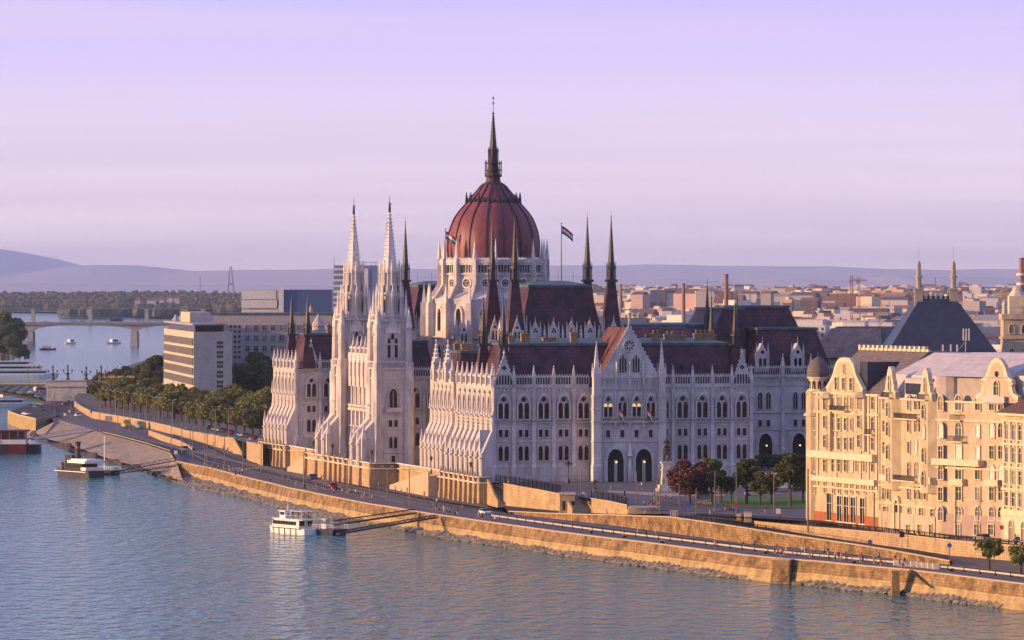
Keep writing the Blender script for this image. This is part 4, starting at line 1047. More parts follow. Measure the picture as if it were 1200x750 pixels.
bpy.context.view_layer.update()
GT=[]
for nm in ('lower_quay','ramp_road','square_paving','city_ground','embankment_slope','quay_head','quay_road','bridge_road','lawn','path','path.001','tram_street','pavement','terrace_paving'):
    o=bpy.data.objects.get(nm)
    if o: GT.append(BVHTree.FromPolygons([tuple(o.matrix_world@v.co) for v in o.data.vertices],[tuple(q.vertices) for q in o.data.polygons]))
def G(px,py):                          # the ground point seen at a picture position
    d=Vector(((px-600)/F,1,-(py-HOR)/F)).normalized(); best=None
    for t in GT:
        h=t.ray_cast(Vector((0,0,CAMZ)),d)
        if h[0] is not None and (best is None or h[0].y<best.y): best=h[0]
    return tuple(best) if best else W(px,py,5)
def GZ(x,y):
    zz=[h[0].z for h in (t.ray_cast(Vector((x,y,40)),Vector((0,0,-1))) for t in GT) if h[0] is not None]
    return max(zz) if zz else 0.0
# ================================================================== CREAM HOUSES AT THE RIGHT
class Line:                               # a facade line between two ground points
    def __init__(s,p,q,label=None,name=None,cat=None,z=8.0):
        s.p=Vector((p[0],p[1]));s.q=Vector((q[0],q[1]));s.d=(s.q-s.p).normalized();s.L=(s.q-s.p).length;s.z=z
        s.an=math.atan2(s.d.y,s.d.x)
    def s(self,px):                      # run along the line at which it crosses picture column px
        k=(px-600)/F; return (k*self.p.y-self.p.x)/(self.d.x-k*self.d.y)
    def Y(self,t): return self.p.y+self.d.y*t
    def h(self,px,py): return zof(py,self.Y(self.s(px)))-self.z     # height above its ground
def rect_win(w,h,arched=False,m='glassgreen',frame='creamtrim',bar=True,name='window'):
    a=MB(); g=MB()
    o=arch(w,0,h-w*.5,w*.5,6) if arched else [(-w/2,0),(-w/2,h),(w/2,h),(w/2,0)]
    oo=arch(w+.4,0,h-w*.5,w*.5+.22,6) if arched else [(-w/2-.2,0),(-w/2-.2,h+.22),(w/2+.2,h+.22),(w/2+.2,0)]
    a.ring(o,oo,-.24,0); a.box(-w/2-.3,w/2+.3,-.36,0,-.2,0)
    if bar: a.box(-.05,.05,-.12,0,0,h); a.box(-w/2,w/2,-.12,0,h*.62,h*.62+.09)
    plate(g,o,-.06); return a.mesh(name,M[frame]),g.mesh('glass',M[m])
rw_=random.Random(3); GV={}
def setwin(par,wm,name,loc,rz,sc=None):
    o=put(wm[0],name,par,loc,rz,sc); g=wm[1]; r=rw_.random(); alt='offwhite' if r<.10 else 'curtain' if r<.28 else 'skyglass' if r<.42 else None
    if alt and name=='window':
        if (g.name,alt) not in GV: q=g.copy(); q.materials[0]=M[alt]; GV[(g.name,alt)]=q
        g=GV[(g.name,alt)]
    put(g,'glass',o); return o
M['curtain']=plain('curtain_glass',(.20,.17,.13),.5); M['skyglass']=plain('bright_glass',(.10,.11,.13),.1)
def gpart(par,mb,name,m,loc=(0,0,0),rz=0): return mb.obj(name,m if isinstance(m,list) else M[m],par,loc,rz)
P1=W(951.6,609,8); P2=W(1031,617.5,8); P3=W(1097,625.8,8); P4=W(1177,631.3,8); P5=W(1262,640,8)
RW1=rect_win(1.4,2.5); RWA=rect_win(1.5,2.8,True); RWN=rect_win(.85,2.4); RWD=rect_win(1.9,2.4); RWG=rect_win(1.5,3.6,m='glass'); RWC=rect_win(1.25,2.3,m='glassbrown'); RWB=rect_win(1.5,2.6,True,m='glassgreen')
blind=rect_win(1.2,2.3,m='offwhite',bar=False)
def balc(par,s,z,w,d=1.1,solid=False,mat_='iron',rz=0,name='balcony'):
    a=MB(); a.box(-w/2,w/2,-d,0,-.25,0)
    o=a.obj(name,M['creamtrim'],par,(s,0,z),rz); r=MB()
    if solid: r.box(-w/2,w/2,-d,-d+.2,0,1.0); r.box(-w/2,-w/2+.2,-d,0,0,1.0); r.box(w/2-.2,w/2,-d,0,0,1.0)
    else:
        r.box(-w/2,w/2,-d,-d+.06,.95,1.05); n=int(w/.22)
        for k in range(n+1): r.box(-w/2+k*w/n-.03,-w/2+k*w/n+.03,-d,-d+.05,0,.95)
        for sx in (-w/2,w/2-.06): r.box(sx,sx+.06,-d,0,.95,1.05); 
    r.obj('railing',M['creamtrim'] if solid else M[mat_],o); return o
def curly_gable(w,h,z0,d=.8,kind=0):
    pts={0:[(-.5,0),(-.5,.10),(-.40,.30),(-.30,.52),(-.24,.80),(-.14,.97),(0,1.0),(.14,.97),(.24,.80),(.30,.52),(.40,.30),(.5,.10),(.5,0)],
         1:[(-.5,0),(-.5,.12),(-.36,.2),(-.31,.42),(-.36,.5),(-.24,.58),(-.16,.86),(-.06,1),(.06,1),(.16,.86),(.24,.58),(.36,.5),(.31,.42),(.36,.2),(.5,.12),(.5,0)],
         2:[(-.5,0),(-.46,.16),(-.3,.22),(-.26,.5),(-.18,.6),(-.12,.85),(0,1),(.12,.85),(.18,.6),(.26,.5),(.3,.22),(.46,.16),(.5,0)]}[kind]
    a=MB(); a.ext([(x*w,-.1,z0+z*h) for x,z in pts],(0,d,0))
    b=MB()
    for p,q in zip(pts[1:-1],pts[2:-1]): b.bar((p[0]*w,-.2+d/2,z0+p[1]*h),(q[0]*w,-.2+d/2,z0+q[1]*h),d*.62,0,4)
    return a,b
# ---- house A: left, big gable, small domed turret
LA=Line(P1,P2)
HA=thing('cream_house','cream riverside house with domed corner turret, broad bell gable and orange brick ground floor','house',(P1[0],P1[1],8),LA.an)
a=MB(); HT=27.0; a.box(0,LA.L,.02,30,-.5,HT); gpart(HA,a,'wall','cream')
a=MB(); 
def gaps(mb,openings,L_,z0,z1,d):   # plinth broken by shop openings
    x=0
    for o0,o1 in sorted(openings)+[(L_,L_)]:
        if o0-x>.05: q=MB(); q.box(x,o0,-d,0,z0,z1); gpart(HA,q,'brick_plinth','brickbase')
        x=max(x,o1)
ops=[]
for px in (972.5,984.5,992.5,1000.5,1011.5): c=LA.s(px); ops.append((c-1.3,c+1.3))
gaps(a,ops,LA.L+0,-.4,1.9,.35)
for c0,c1 in ops: setwin(HA,rect_win(c1-c0-.3,5.6,m='glass') if c0==ops[0][0] else None or RWG,'shop_window',((c0+c1)/2,0,.3),0,(1.5,1,1.45) if c0!=ops[0][0] else None)
a=MB()
for py,h,d in ((527,1.5,1.3),(556,1.2,.9)):
    z=LA.h(952,py)-h; a.box(0,LA.L-1.0,-d,0,z,z+h)
for z in (HT-.4,7.0,22.6): a.box(0,LA.L,-.4,0,z,z+.35)
gpart(HA,a,'belt_balcony','creamtrim')
a=MB()
for px in (959,980.5,1009,1018.5,1028): t=LA.s(px); a.box(t-.35,t+.35,-.28,0,7.4,HT-.4)
for px in (1028.5,): t=LA.s(px); a.bar((t+1.2,-.2,0),(t+1.2,-.2,HT),.12,0,6)
gpart(HA,a,'pilaster_strip','creamtrim')
rows=[(473,'a'),(497.5,'b'),(520.5,'c'),(546,'d'),(571.5,'e')]
for py,_ in rows:
    for px in (955,967.2,977,984,991.7,998.5,1005,1014,1023.6):
        t=LA.s(px); z=LA.h(px,py)-1.15
        wm={'e':RWN}.get(_,RW1)
        if px in (977,998.5) and _ in 'ab': wm=RWN
        if px==1023.6 and _=='b': wm=RWA
        if px in (967.2,1005) and _=='a': wm=RWD
        setwin(HA,wm,'window',(t,0,z),0)
balc(HA,LA.s(987),LA.h(987,481),7.5,1.3); balc(HA,LA.s(1023),LA.h(1023,509),3.2,1.1)
for px in (972,1012): 
    a=MB(); t=LA.s(px); a.box(t-2.2,t+2.2,-.9,.2,0,11.0); a.cone(t,-.3,11,12.2,2.6,1.2,8); gpart(HA,a,'oriel','cream',(0,0,LA.h(px,520)-1.5))
    for z in (0.8,4.8,8.6): setwin(HA,RW1,'window',(t,-.92,LA.h(px,520)-1.5+z),0)
ga,gb=curly_gable(17.5,7.0,0,1.0,0); tg=LA.s(990)
o=gpart(HA,ga,'gable','cream',(tg,0,HT-.1)); gb.obj('gable_coping',M['creamtrim'],o)
for dx,w_ in ((-3.6,RW1),(0,RW1),(3.6,RW1)): setwin(o,w_,'gable_window',(dx,-.1,.7),0)
setwin(o,RWN,'gable_window',(0,-.1,4.1),0,(.8,1,.75))
a=MB(); a.ext([(0,.5,0),(0,11,8.6),(0,19,8.6),(0,30,0)],(LA.L,0,0)); o=gpart(HA,a,'roof','tilegrey',(0,0,HT))
a=MB(); a.box(tg+5.2,tg+8.8,1,9,0,5.5); gpart(HA,a,'roof_dormer','blueslate',(0,0,HT+1))
a=MB()
for k in range(15): a.box(k*LA.L/15.+.1,k*LA.L/15.+.95,10.7,11.6,0,1.1)
a.box(0,LA.L,10.9,11.4,0,.5); gpart(HA,a,'roof_crest','creamtrim',(0,0,HT+8.6))
a=MB(); tc_=-.1; a.cone(tc_,.9,-.5,HT,2.1,2.1,10); a.cone(tc_,.9,HT-5.2,HT-4.6,2.6,2.5,10); gpart(HA,a,'corner_turret','cream')
a=MB(); a.cone(0,0,0,2.8,2.05,2.0,10); 
for z in (0,2.7): a.cone(0,0,z,z+.3,2.45,2.4,10)
o=gpart(HA,a,'turret_lantern','creamtrim',(tc_+.6,1.2,HT)); a=MB(); a.lathe(0,0,[(3.0,2.3),(4.2,2.35),(5.4,2.05),(6.4,1.4),(7.0,.6),(7.3,.1)],14); a.bar((0,0,7.2),(0,0,8.3),.06)
me=a.mesh('dome',M['tilegrey']); [setattr(p,'use_smooth',True) for p in me.polygons]; put(me,'dome',o)
g=MB()
for k in range(10):
    g.T=Matrix.Rotation(2*PI*k/10,4,'Z'); plate(g,arch(.7,.5,1.9,.35,4),-2.02)
g.T=None; gpart(o,g,'opening','glass')
# ---- house B
LB=Line(P2,P3)
HB=thing('cream_house','cream middle house with two wavy bay gables and pale metal roof','house',(P2[0],P2[1],8),LB.an)
HT2=26.5
a=MB(); a.box(0,LB.L,.02,26,-.5,HT2); gpart(HB,a,'wall','cream')
a=MB(); a.box(0,LB.L,-.3,0,-.4,3.4); gpart(HB,a,'plinth','creampink')
a=MB()
for z in (HT2-.3,8.4,4.9): a.box(0,LB.L,-.35,0,z,z+.35)
gpart(HB,a,'cornice','creamtrim')
for px,w in ((1049,3.1),(1091,3.3)):
    t=LB.s(px); a=MB(); a.ext([(t-w,-.0,8),(t-w*.62,-1.5,8),(t+w*.62,-1.5,8),(t+w,0,8)],(0,0,HT2-8)); gpart(HB,a,'bay','cream')
    ga,gb=curly_gable(w*2.1,6.2,0,1.0,2); o=gpart(HB,ga,'gable','cream',(t,-1.1,HT2-.1)); gb.obj('gable_coping',M['creamtrim'],o); setwin(o,RWN,'gable_window',(0,-.1,1.6),0,(1,1,1.2))
    for z in (9.6,14.2,18.9,22.8): setwin(HB,RWA,'window',(t,-1.52,z),0)
    balc(HB,t,HT2+.1,4,2.2)
for py in (473,499,524,551,578):
    for px in (1036.5,1042,1065.6,1074,1079,1085):
        t=LB.s(px); z=LB.h(px,py)-1.2; wm=RWA if py in(473,499,551) else RW1
        if px==1036.5: wm=RWC
        if py==524 and px in (1065.6,1079): wm=blind
        setwin(HB,wm,'window',(t,0,z),0)
for px in (1066,1079.5,1093): setwin(HB,RWB,'window',(LB.s(px),0,LB.h(px,603)-1.2),0); setwin(HB,RW1,'window',(LB.s(px),-.3,LB.h(px,620)-1),0,(1,1,.75))
for z in (598,610): setwin(HB,RW1,'window',(LB.s(1038),0,LB.h(1038,z)-1),0,(1.4,1,.7))
a=MB(); t=LB.s(1053); a.ring(arch(2.0,0,4.6,1.3,8),arch(3.2,0,4.8,2.0,8),-.6,0); o=gpart(HB,a,'entrance_arch','creamtrim',(t,0,0)); a=MB(); plate(a,arch(2.0,0,4.6,1.3,8),-.1); gpart(o,a,'door','bronze')
balc(HB,LB.s(1068),LB.h(1068,490.5),12,1.4); balc(HB,LB.s(1066),LB.h(1066,563),11.5,1.4); balc(HB,LB.s(1043),LB.h(1043,562),6,1.3,True); balc(HB,LB.s(1091),LB.h(1091,565),6.4,1.5,True)
a=MB(); a.ext([(0,.5,0),(0,3.0,4.6),(0,12,9.0),(0,20,9.0),(0,26,0)],(LB.L,0,0)); gpart(HB,a,'roof','zinc',(0,0,HT2))
for px in (1070,): 
    t=LB.s(px); a=MB(); a.box(t-5,t+4.5,.3,5,0,3.4); a.box(t-5.3,t+4.8,0,5.2,3.4,3.7); gpart(HB,a,'roof_dormer','zinc',(0,0,HT2+.4)); a=MB(); a.box(t-4.6,t+4.1,.24,.3,.5,2.7); gpart(HB,a,'dormer_window','glass',(0,0,HT2+.4))
# ---- house C: rounded corner, tall curled gable
LC=Line(P3,P4)
HC=thing('plaster_house','warm plaster corner house with one tall curled gable and long bracketed balcony','house',(P3[0],P3[1],8),LC.an)
a=MB(); a.box(0,LC.L,.02,26,-.5,HT2); a.cone(1.6,3.2,-.5,HT2+0,3.6,3.6,14); gpart(HC,a,'wall','creampink')
a=MB(); a.box(2,LC.L,-.25,0,-.4,4.2); gpart(HC,a,'plinth','tilesunlit') if False else gpart(HC,a,'plinth',[plain('mauve_plinth',(.34,.25,.22))])
a=MB()
for z in (HT2-.35,22.5,13.1): a.box(0,LC.L,-.4,0,z,z+.35)
gpart(HC,a,'cornice','creamtrim')
for py in (473,505,530,554,578.5,602):
    for px in (1105.5,1124,1146.5,1163,1173.5):
        t=LC.s(px); z=LC.h(px,py)-1.25; wm=RWA if py in (473,505,554) else (RWB if py==602 else RW1)
        if (py,px) in ((530,1146.5),(505,1146.5)): wm=blind
        setwin(HC,wm,'window',(t,-.02 if px>1106 else -.55,z),0,(1.3,1,1.05) if px==1124 else None)
for px in (1124,1146.5,1163): setwin(HC,RW1,'window',(LC.s(px),-.26,LC.h(px,620)-1.1),0,(1.1,1,.8))
balc(HC,LC.s(1124),LC.h(1124,492),3.2,1.1); balc(HC,LC.s(1124),LC.h(1124,517),4.6,1.3); balc(HC,LC.s(1126),LC.h(1126,544),15,1.6,True); balc(HC,LC.s(1124),LC.h(1124,567),4.6,1.0,True); balc(HC,LC.s(1166),LC.h(1166,568),4.6,1.2,True)
ga,gb=curly_gable(13,8.2,0,1.0,1); t=LC.s(1169); o=gpart(HC,ga,'gable','creampink',(t,-.1,HT2-.1)); gb.obj('gable_coping',M['creamtrim'],o); setwin(o,RWA,'gable_window',(0,-.1,1.5),0)
a=MB(); plate(a,circ(0,5.6,.6,10)[:-1],-.2); gpart(o,a,'round_window','glass'); a=MB(); a.box(-3.4,3.4,-1.0,0,0,.3); a.box(-3.4,3.4,-1.0,-.7,.3,1.3); gpart(o,a,'balcony','zinc')
a=MB(); a.cone(1.6,3.2,0,4.8,3.6,3.6,14); a.box(1.6,LC.L,1.6,18,0,4.8); gpart(HC,a,'attic_wall',[plain('grey_plaster',(.36,.32,.31),.9)],(0,0,HT2))
a=MB(); a.ext([(-1,-.4,0),(-1,10,4.6),(-1,18,4.6),(-1,24,0)],(LC.L+2.2,0,0)); gpart(HC,a,'roof','zinc',(0,0,HT2+4.8))
a=MB(); t=LC.s(1186); a.box(LC.L-.5,LC.L+9,2,3.6,0,5.2); gpart(HC,a,'side_roof','zinc',(0,0,HT2))
# ---- house D: ornate, brown roof, in front at the right edge
LD=Line(W(1176,633,8),W(1290,646,8))
HD=thing('ornate_house','ornate pale stone house with brown hipped roof and rusticated base at the picture edge','house',(LD.p.x,LD.p.y,8),LD.an)
HT3=24.2
a=MB(); a.box(0,LD.L,.02,22,-.5,HT3); gpart(HD,a,'wall','cream'); a=MB(); a.box(-.3,LD.L,-.4,0,-.4,5.0); a.box(-.2,LD.L,-.6,0,5.0,5.7)
for z in (5.7,9.8,14,18.5,HT3-1.2): a.box(-.2,LD.L,-.5,0,z,z+.4)
a.box(-.6,LD.L,-1.2,22,HT3,HT3+.5)
for t in (0.2,3.0,6.2,9.2,12.2): a.box(t,t+.7,-.35,0,5.7,HT3-1)
gpart(HD,a,'stone_trim','creamtrim')
for z in (6.8,11,15.2,19.6):
    for t in (1.9,4.8,7.8,10.9,14): setwin(HD,RW1 if z<15 else RWA,'window',(t,0,z),0,(1,1,1.05))
for t in (1.9+2.6,10,15): setwin(HD,RWB,'window',(t,-.4,.4),0,(1.3,1,1.4))
a=MB(); a.taper(-.8,LD.L,-1.4,22,0,6,LD.L-4,7,14,5); gpart(HD,a,'roof',[plain('brown_roof',(.11,.065,.05),.8)],(0,0,HT3+.5))
# ---- roofs behind the cream houses
def block(name,label,cat,X0,X1,Y0,Y1,z0,z1,m,rz=0): 
    o=thing(name,label,cat,(X0,Y0,z0),rz); a=MB(); a.box(0,X1-X0,0,Y1-Y0,0,z1-z0); a.obj('wall',M[m],o); return o
o=block('grand_building','palace-like building under a huge dark blue hipped roof with two chimney towers','building',95,121,1245,1275,8,40,'cream')
a=MB(); a.taper(-.8,27.2,-.8,31,0,8.2,17.4,8,22,13.6); gpart(o,a,'roof','blueslate',(0,0,32))
a=MB(); a.box(-.9,27.3,-.95,-.8,-.3,.1); a.bar((.9,1.0,0),(8.2,8,13.4),.14); gpart(o,a,'roof_edge','zinc',(0,0,32))
a=MB(); a.box(9.2,16.4,9,9.5,0,1.0)
for k in range(6): a.box(9+k*1.25,9.5+k*1.25,9,9.4,0,2.0)
gpart(o,a,'ridge_crest','creamtrim',(0,0,45.4))
for x in (8.0,16.8):
    a=MB(); a.box(-1,1,-1,1,-2.5,4.2); a.box(-1.2,1.2,-1.2,1.2,3.9,4.3); a.cone(0,0,4.2,7.4,.72,.66,8); a.cone(0,0,7.0,7.5,1.05,1.0,8); a.cone(0,0,7.5,10.3,.62,.56,8); a.lathe(0,0,[(10.3,.6),(10.8,.5),(11.2,.2)],8); a.bar((0,0,11),(0,0,15),.04)
    gpart(o,a,'chimney_tower',[plain('tower_ochre',(.34,.29,.23))],(x,8.6,44))
a=MB()
for x in (18.2,18.9,19.6): a.box(x,x+.35,-2,-1.7,3.2,6.2)
a.bar((18.9,-1.8,-1),(18.9,-1.8,4),.12); a.bar((16,-1.8,-.5),(18.6,-1.8,2.6),.07)
for x in (13,15,16.6): a.box(x,x+.4,-2,-1.6,-1,2.2)
gpart(o,a,'roof_antenna','offwhite',(0,0,32))
o=block('long_hall','long building with weathered grey-brown hipped roof behind the turreted cream house','building',84,120,1350,1385,8,37,'creampink')
a=MB(); a.taper(-3,34,-.8,34,0,6,30,10,24,8.6); gpart(o,a,'roof','tilegrey',(0,0,29)); a=MB(); a.taper(-3.2,17,-1.1,20,0,4,17,6,14,8.0); gpart(o,a,'lit_roof_wing','tilesunlit',(0,0,29.2))
o=thing('church_tower','square pale stone tower with arched openings and corner urns at the right edge','tower',AT(1188,1380,8)); a=MB(); a.box(-3.2,5,-3.2,5,0,41); a.box(-3.6,5.4,-3.6,5.4,34,34.6); a.box(-3.7,5.5,-3.7,5.5,39.5,41); gpart(o,a,'wall','creampink')
for x in (-3,5): 
    a=MB(); a.cone(x,-3,41,43.4,.7,.5,6); a.cone(x,-3,43.4,44.8,.8,.1,6); gpart(o,a,'urn','creamtrim')
a=MB(); a.box(-1.4,3.2,-1.4,3.2,41,46); a.cone(.9,.9,46,48.4,2.4,.8,8); gpart(o,a,'cupola','creamtrim')
for x,z in ((-.9,35.6),(2.6,35.6),(-.9,29),(2.6,29)): setwin(o,rect_win(1.3,2.4,True,m='glass'),'window',(x,-3.2,z),0)
# statue roof ornament and banded stack
def stack(label,px,Y,ytop,r,m,bands=None,z0=8):
    x,y,_=AT(px,Y); zt=zof(ytop,Y); o=thing('smokestack',label,'chimney',(x,y,z0)); a=MB(); r*=.8; a.cone(0,0,0,zt-z0,r,r*.72,12); a.cone(0,0,zt-z0-.8,zt-z0,r*.85,r*.85,12); a.obj('shaft',m,o)
    for k in range(bands or 0):
        b=MB(); z=(zt-z0)*(.25+.7*k/bands); b.cone(0,0,z,z+.9,r*1.5,r*1.5,12); b.obj('platform',M['offwhite'],o)
    return o
brickred=plain('stack_brick',(.25,.145,.13))
stack('tall slim red brick smokestack standing over the city roofs',851,2600,321,1.9,brickred)
stack('shorter dark brick smokestack left of the tall slim one',801,2800,332,1.7,brickred)
stack('dark pink banded telecom tower at the right edge of the skyline',1197,1750,302,1.5,plain('stack_pink',(.28,.15,.16)),12)
stack('thin distant stack beside the right spires',727.5,5000,333,2.5,brickred)

# ================================================================== OFFICE BLOCKS BEYOND THE TREES
def office(label,p,q,hgt,depth,mw,rows,cols,z=8.0,ww=1.4,wh=1.5,skip=None):
    Ln=Line(p,q,z=z); o=thing('office_block',label,'office building',(p[0],p[1],z),Ln.an); return o,Ln
# white slab: west face 192-235, south face 227-272
A0=W(192,462,8); A1=W(227,470,8)
YB=1960.; A1=AT(227,YB,8); A0=AT(192,YB+150,8); A2=AT(272,YB+14,8)
zt=zof(389,YB)-8
WF=(.62,.57,.52)
mwh=mat('office_stone',(.56,.49,.41),(.48,.42,.36),scale=.15,brick=(3.2,1.6,(.78,.78,.78),.05,.95),stain=.12)
LW=Line(A0,A1); LS=Line(A1,A2)
o=thing('office_block','white modernist office slab with window bands facing the river','office building',(A1[0],A1[1],8),0)
a=MB(); p=[Vector((A0[0]-A1[0],A0[1]-A1[1],-2)),Vector((0,0,-2)),Vector((A2[0]-A1[0],A2[1]-A1[1],-2)),Vector((A0[0]-A1[0]+A2[0]-A1[0],A0[1]-A1[1]+A2[1]-A1[1],-2))]
a.ext([tuple(x) for x in p],(0,0,zt+2)); a.obj('wall',mwh,o)
for r in range(5):
    z=zof(401+11.6*r,YB)-8-1.4; b=MB(); b.T=Matrix.Translation((A0[0]-A1[0],A0[1]-A1[1],0))@Matrix.Rotation(LW.an,4,'Z'); b.box(3,LW.L-1,-.12,0,z,z+2.9); 
    w_=b.obj('window_band',M['glassgreen'],o); c=MB(); c.T=b.T
    for k in range(34): c.box(3+k*(LW.L-4)/34.,3.7+k*(LW.L-4)/34.,-.35,-.12,z,z+2.9)
    c.obj('mullion',mwh,w_)
    for k in range(3):
        for j in range(2):
            c=MB(); x=LS.L*.68+(k-1)*1.15; zz=zof(399+11.6*r,YB)-8-1.6-j*1.6; c.T=Matrix.Rotation(LS.an,4,'Z'); c.box(x-.42,x+.42,-.1,0,zz,zz+1.2); c.obj('window',M['glass'],o)
a=MB(); a.T=Matrix.Rotation(LS.an,4,'Z'); a.box(LS.L*.5,LS.L*.98,-.1,0,1.5,3.3); a.obj('window_band',M['glass'],o)
zr=zt
def para(s0,s1,t0,t1,za,zb):
    e=p[0]-p[1]; f=p[2]-p[1]; q=MB(); c=[e*t0+f*s0,e*t0+f*s1,e*t1+f*s1,e*t1+f*s0]; q.ext([(v.x,v.y,za) for v in c],(0,0,zb-za)); return q
para(.06,.8,.03,.9,zr,zr+2.6).obj('roof_storey',M['glassbrown'],o); para(-.03,.85,-.01,.96,zr+2.6,zr+3.3).obj('roof_slab',M['concrete'],o)
para(.15,.7,.3,.6,zr+3.3,zr+7.5).obj('roof_house',mwh,o)
for k,(cx,cy) in enumerate(((-10,60),(-8,50))):
    pass
# back wing of the office 265..345
YC=2080.; zt2=zof(369,YC)-8; x0=AT(250,YC)[0]; x1=AT(392,YC)[0]
o=thing('office_block','long grey office wing with small square windows behind the white slab','office building',(x0,YC,8)); a=MB(); a.box(0,x1-x0,0,22,-2,zt2); a.obj('wall',plain('office_grey',(.40,.36,.36),.9,brick=(3.0,1.5,(.8,.8,.8),.04,.95)),o)
a=MB(); a.box(-.4,x1-x0+.4,-.4,22.4,zt2,zt2+.9); a.obj('roof',M['copper'],o)
gw=rect_win(1.35,1.6,m='glass',frame='concrete',bar=True)
for r in range(5):
    for px in (290,300,310,320,330,340,350,360,370): setwin(o,gw,'window',(AT(px,YC)[0]-x0,0,zof(385+12*r,YC)-8-.8),0,(1.35,1,1.35))
sw=MB(); sw.box(-.5,.5,-.1,0,0,1.0); sw=sw.mesh('small_window',M['glass'])
for r in range(7):
    for px in (270.5,275.5,280.5): put(sw,'small_window',o,(AT(px,YC)[0]-x0,0,zof(382.5+6*r,YC)-8-.5))
# sunlit terraced glass building, blue hall, blue tower
Yg=3600.; x0=AT(283,Yg)[0]; x1=AT(331,Yg)[0]; zt=zof(339.5,Yg)
o=thing('terraced_building','pale stepped office building with lit gold floors left of the blue hall','office building',(x0,Yg,5))
for k in range(7):
    a=MB(); zz=(zt-5)*k/7.; a.box(-0,x1-x0-(.8*k if k>3 else 0),0-1.2*(k%2),40,zz,zz+(zt-5)/7.-.7); a.obj('floor_band',M['offwhite'],o)
a=MB(); a.box(.5,x1-x0-4,.8,39,0,zt-5); a.obj('glazing',plain('sunlit_glass',(.55,.40,.20),.25),o)  # gold of the low sun is put into the glazing colour
a=MB(); a.T=Matrix.Rotation(0,4,'Z'); a.box(-14,0,3,40,0,zt-6); 
x0=AT(333,Yg)[0]; x1=AT(391,Yg)[0]; o=thing('blue_hall','long blue glass exhibition hall with a pale curved stripe beyond the trees','hall',(x0,Yg-40,5)); a=MB(); a.box(0,x1-x0,0,40,0,zof(339.5,Yg-40)-5); a.obj('wall',plain('hall_blue',(.05,.09,.21),.4),o)
a=MB(); n=16; pi=[(x1*0+4+14*math.sin(t*PI/2/n),22-20*math.cos(t*PI/2/n)+0) for t in range(n+1)]; a.ring([(p_[0],p_[1]*.7) for p_ in pi],[(p_[0]+1.6,p_[1]*.7+.8) for p_ in pi],-.25,-.1); a.obj('stripe',plain('hall_stripe',(.12,.17,.30),.4),o)
a=MB(); a.box(-2,1.5,-2,0,0,zof(339,Yg-40)-4); a.obj('corner_pier',M['offwhite'],o)
Yt=3000.; x0=AT(391,Yt)[0]
o=thing('office_tower','tall blue glass office tower rising behind the white spires','tower block',(x0,Yt,5)); w_=AT(442,Yt)[0]-x0; zt=zof(311,Yt)-5
a=MB(); a.box(0,w_,0,26,0,zt); a.obj('wall',plain('tower_blue',(.16,.22,.36),.3),o)
for k in range(13):
    z=zt-3-k*3.4; a=MB(); a.box(-.3,7.5,-.3,0,z,z+1.4); a.obj('floor_band',M['offwhite'],o)
a=MB(); a.box(15,21,-.5,0,zt-38,zt-2); a.obj('lift_shaft',M['offwhite'],o)
a=MB(); a.bar((.4,0,zt),(.4,0,zt+5.5),.4); a.box(14,w_,0,20,zt+1.6,zt+2.2); 
for x in (15,19,23,w_-1): a.bar((x,2,zt),(x,2,zt+1.8),.2)
a.obj('roof_frame',M['offwhite'],o)
# small grey office roofs, huts and cones between
def cone_hut(px,Y,yb,yt,r,label,m):
    x,y,_=AT(px,Y); zb=zof(yb,Y); zt=zof(yt,Y); o=thing('conical_roof_turret',label,'turret',(x,y,8)); a=MB(); a.cone(0,0,0,zb-8,r*.8,r*.8,10); a.obj('wall',M['creampink'],o); a=MB(); a.cone(0,0,zb-8,zt-8,r,.1,10); a.obj('roof',m,o)
gz=plain('grey_cone',(.42,.36,.36))
cone_hut(206,2300,378,368,2.4,'left grey conical roof turret behind the white office slab',gz); cone_hut(212,2330,378,368.5,2.4,'right grey conical roof turret behind the white office slab',gz)
cone_hut(364,2500,371,357,2.2,'brown conical roof behind the northern spires',plain('tan_cone',(.50,.33,.22))); cone_hut(373,2000,382,368,3.2,'pale conical roof among chimneys left of the white towers',gz)
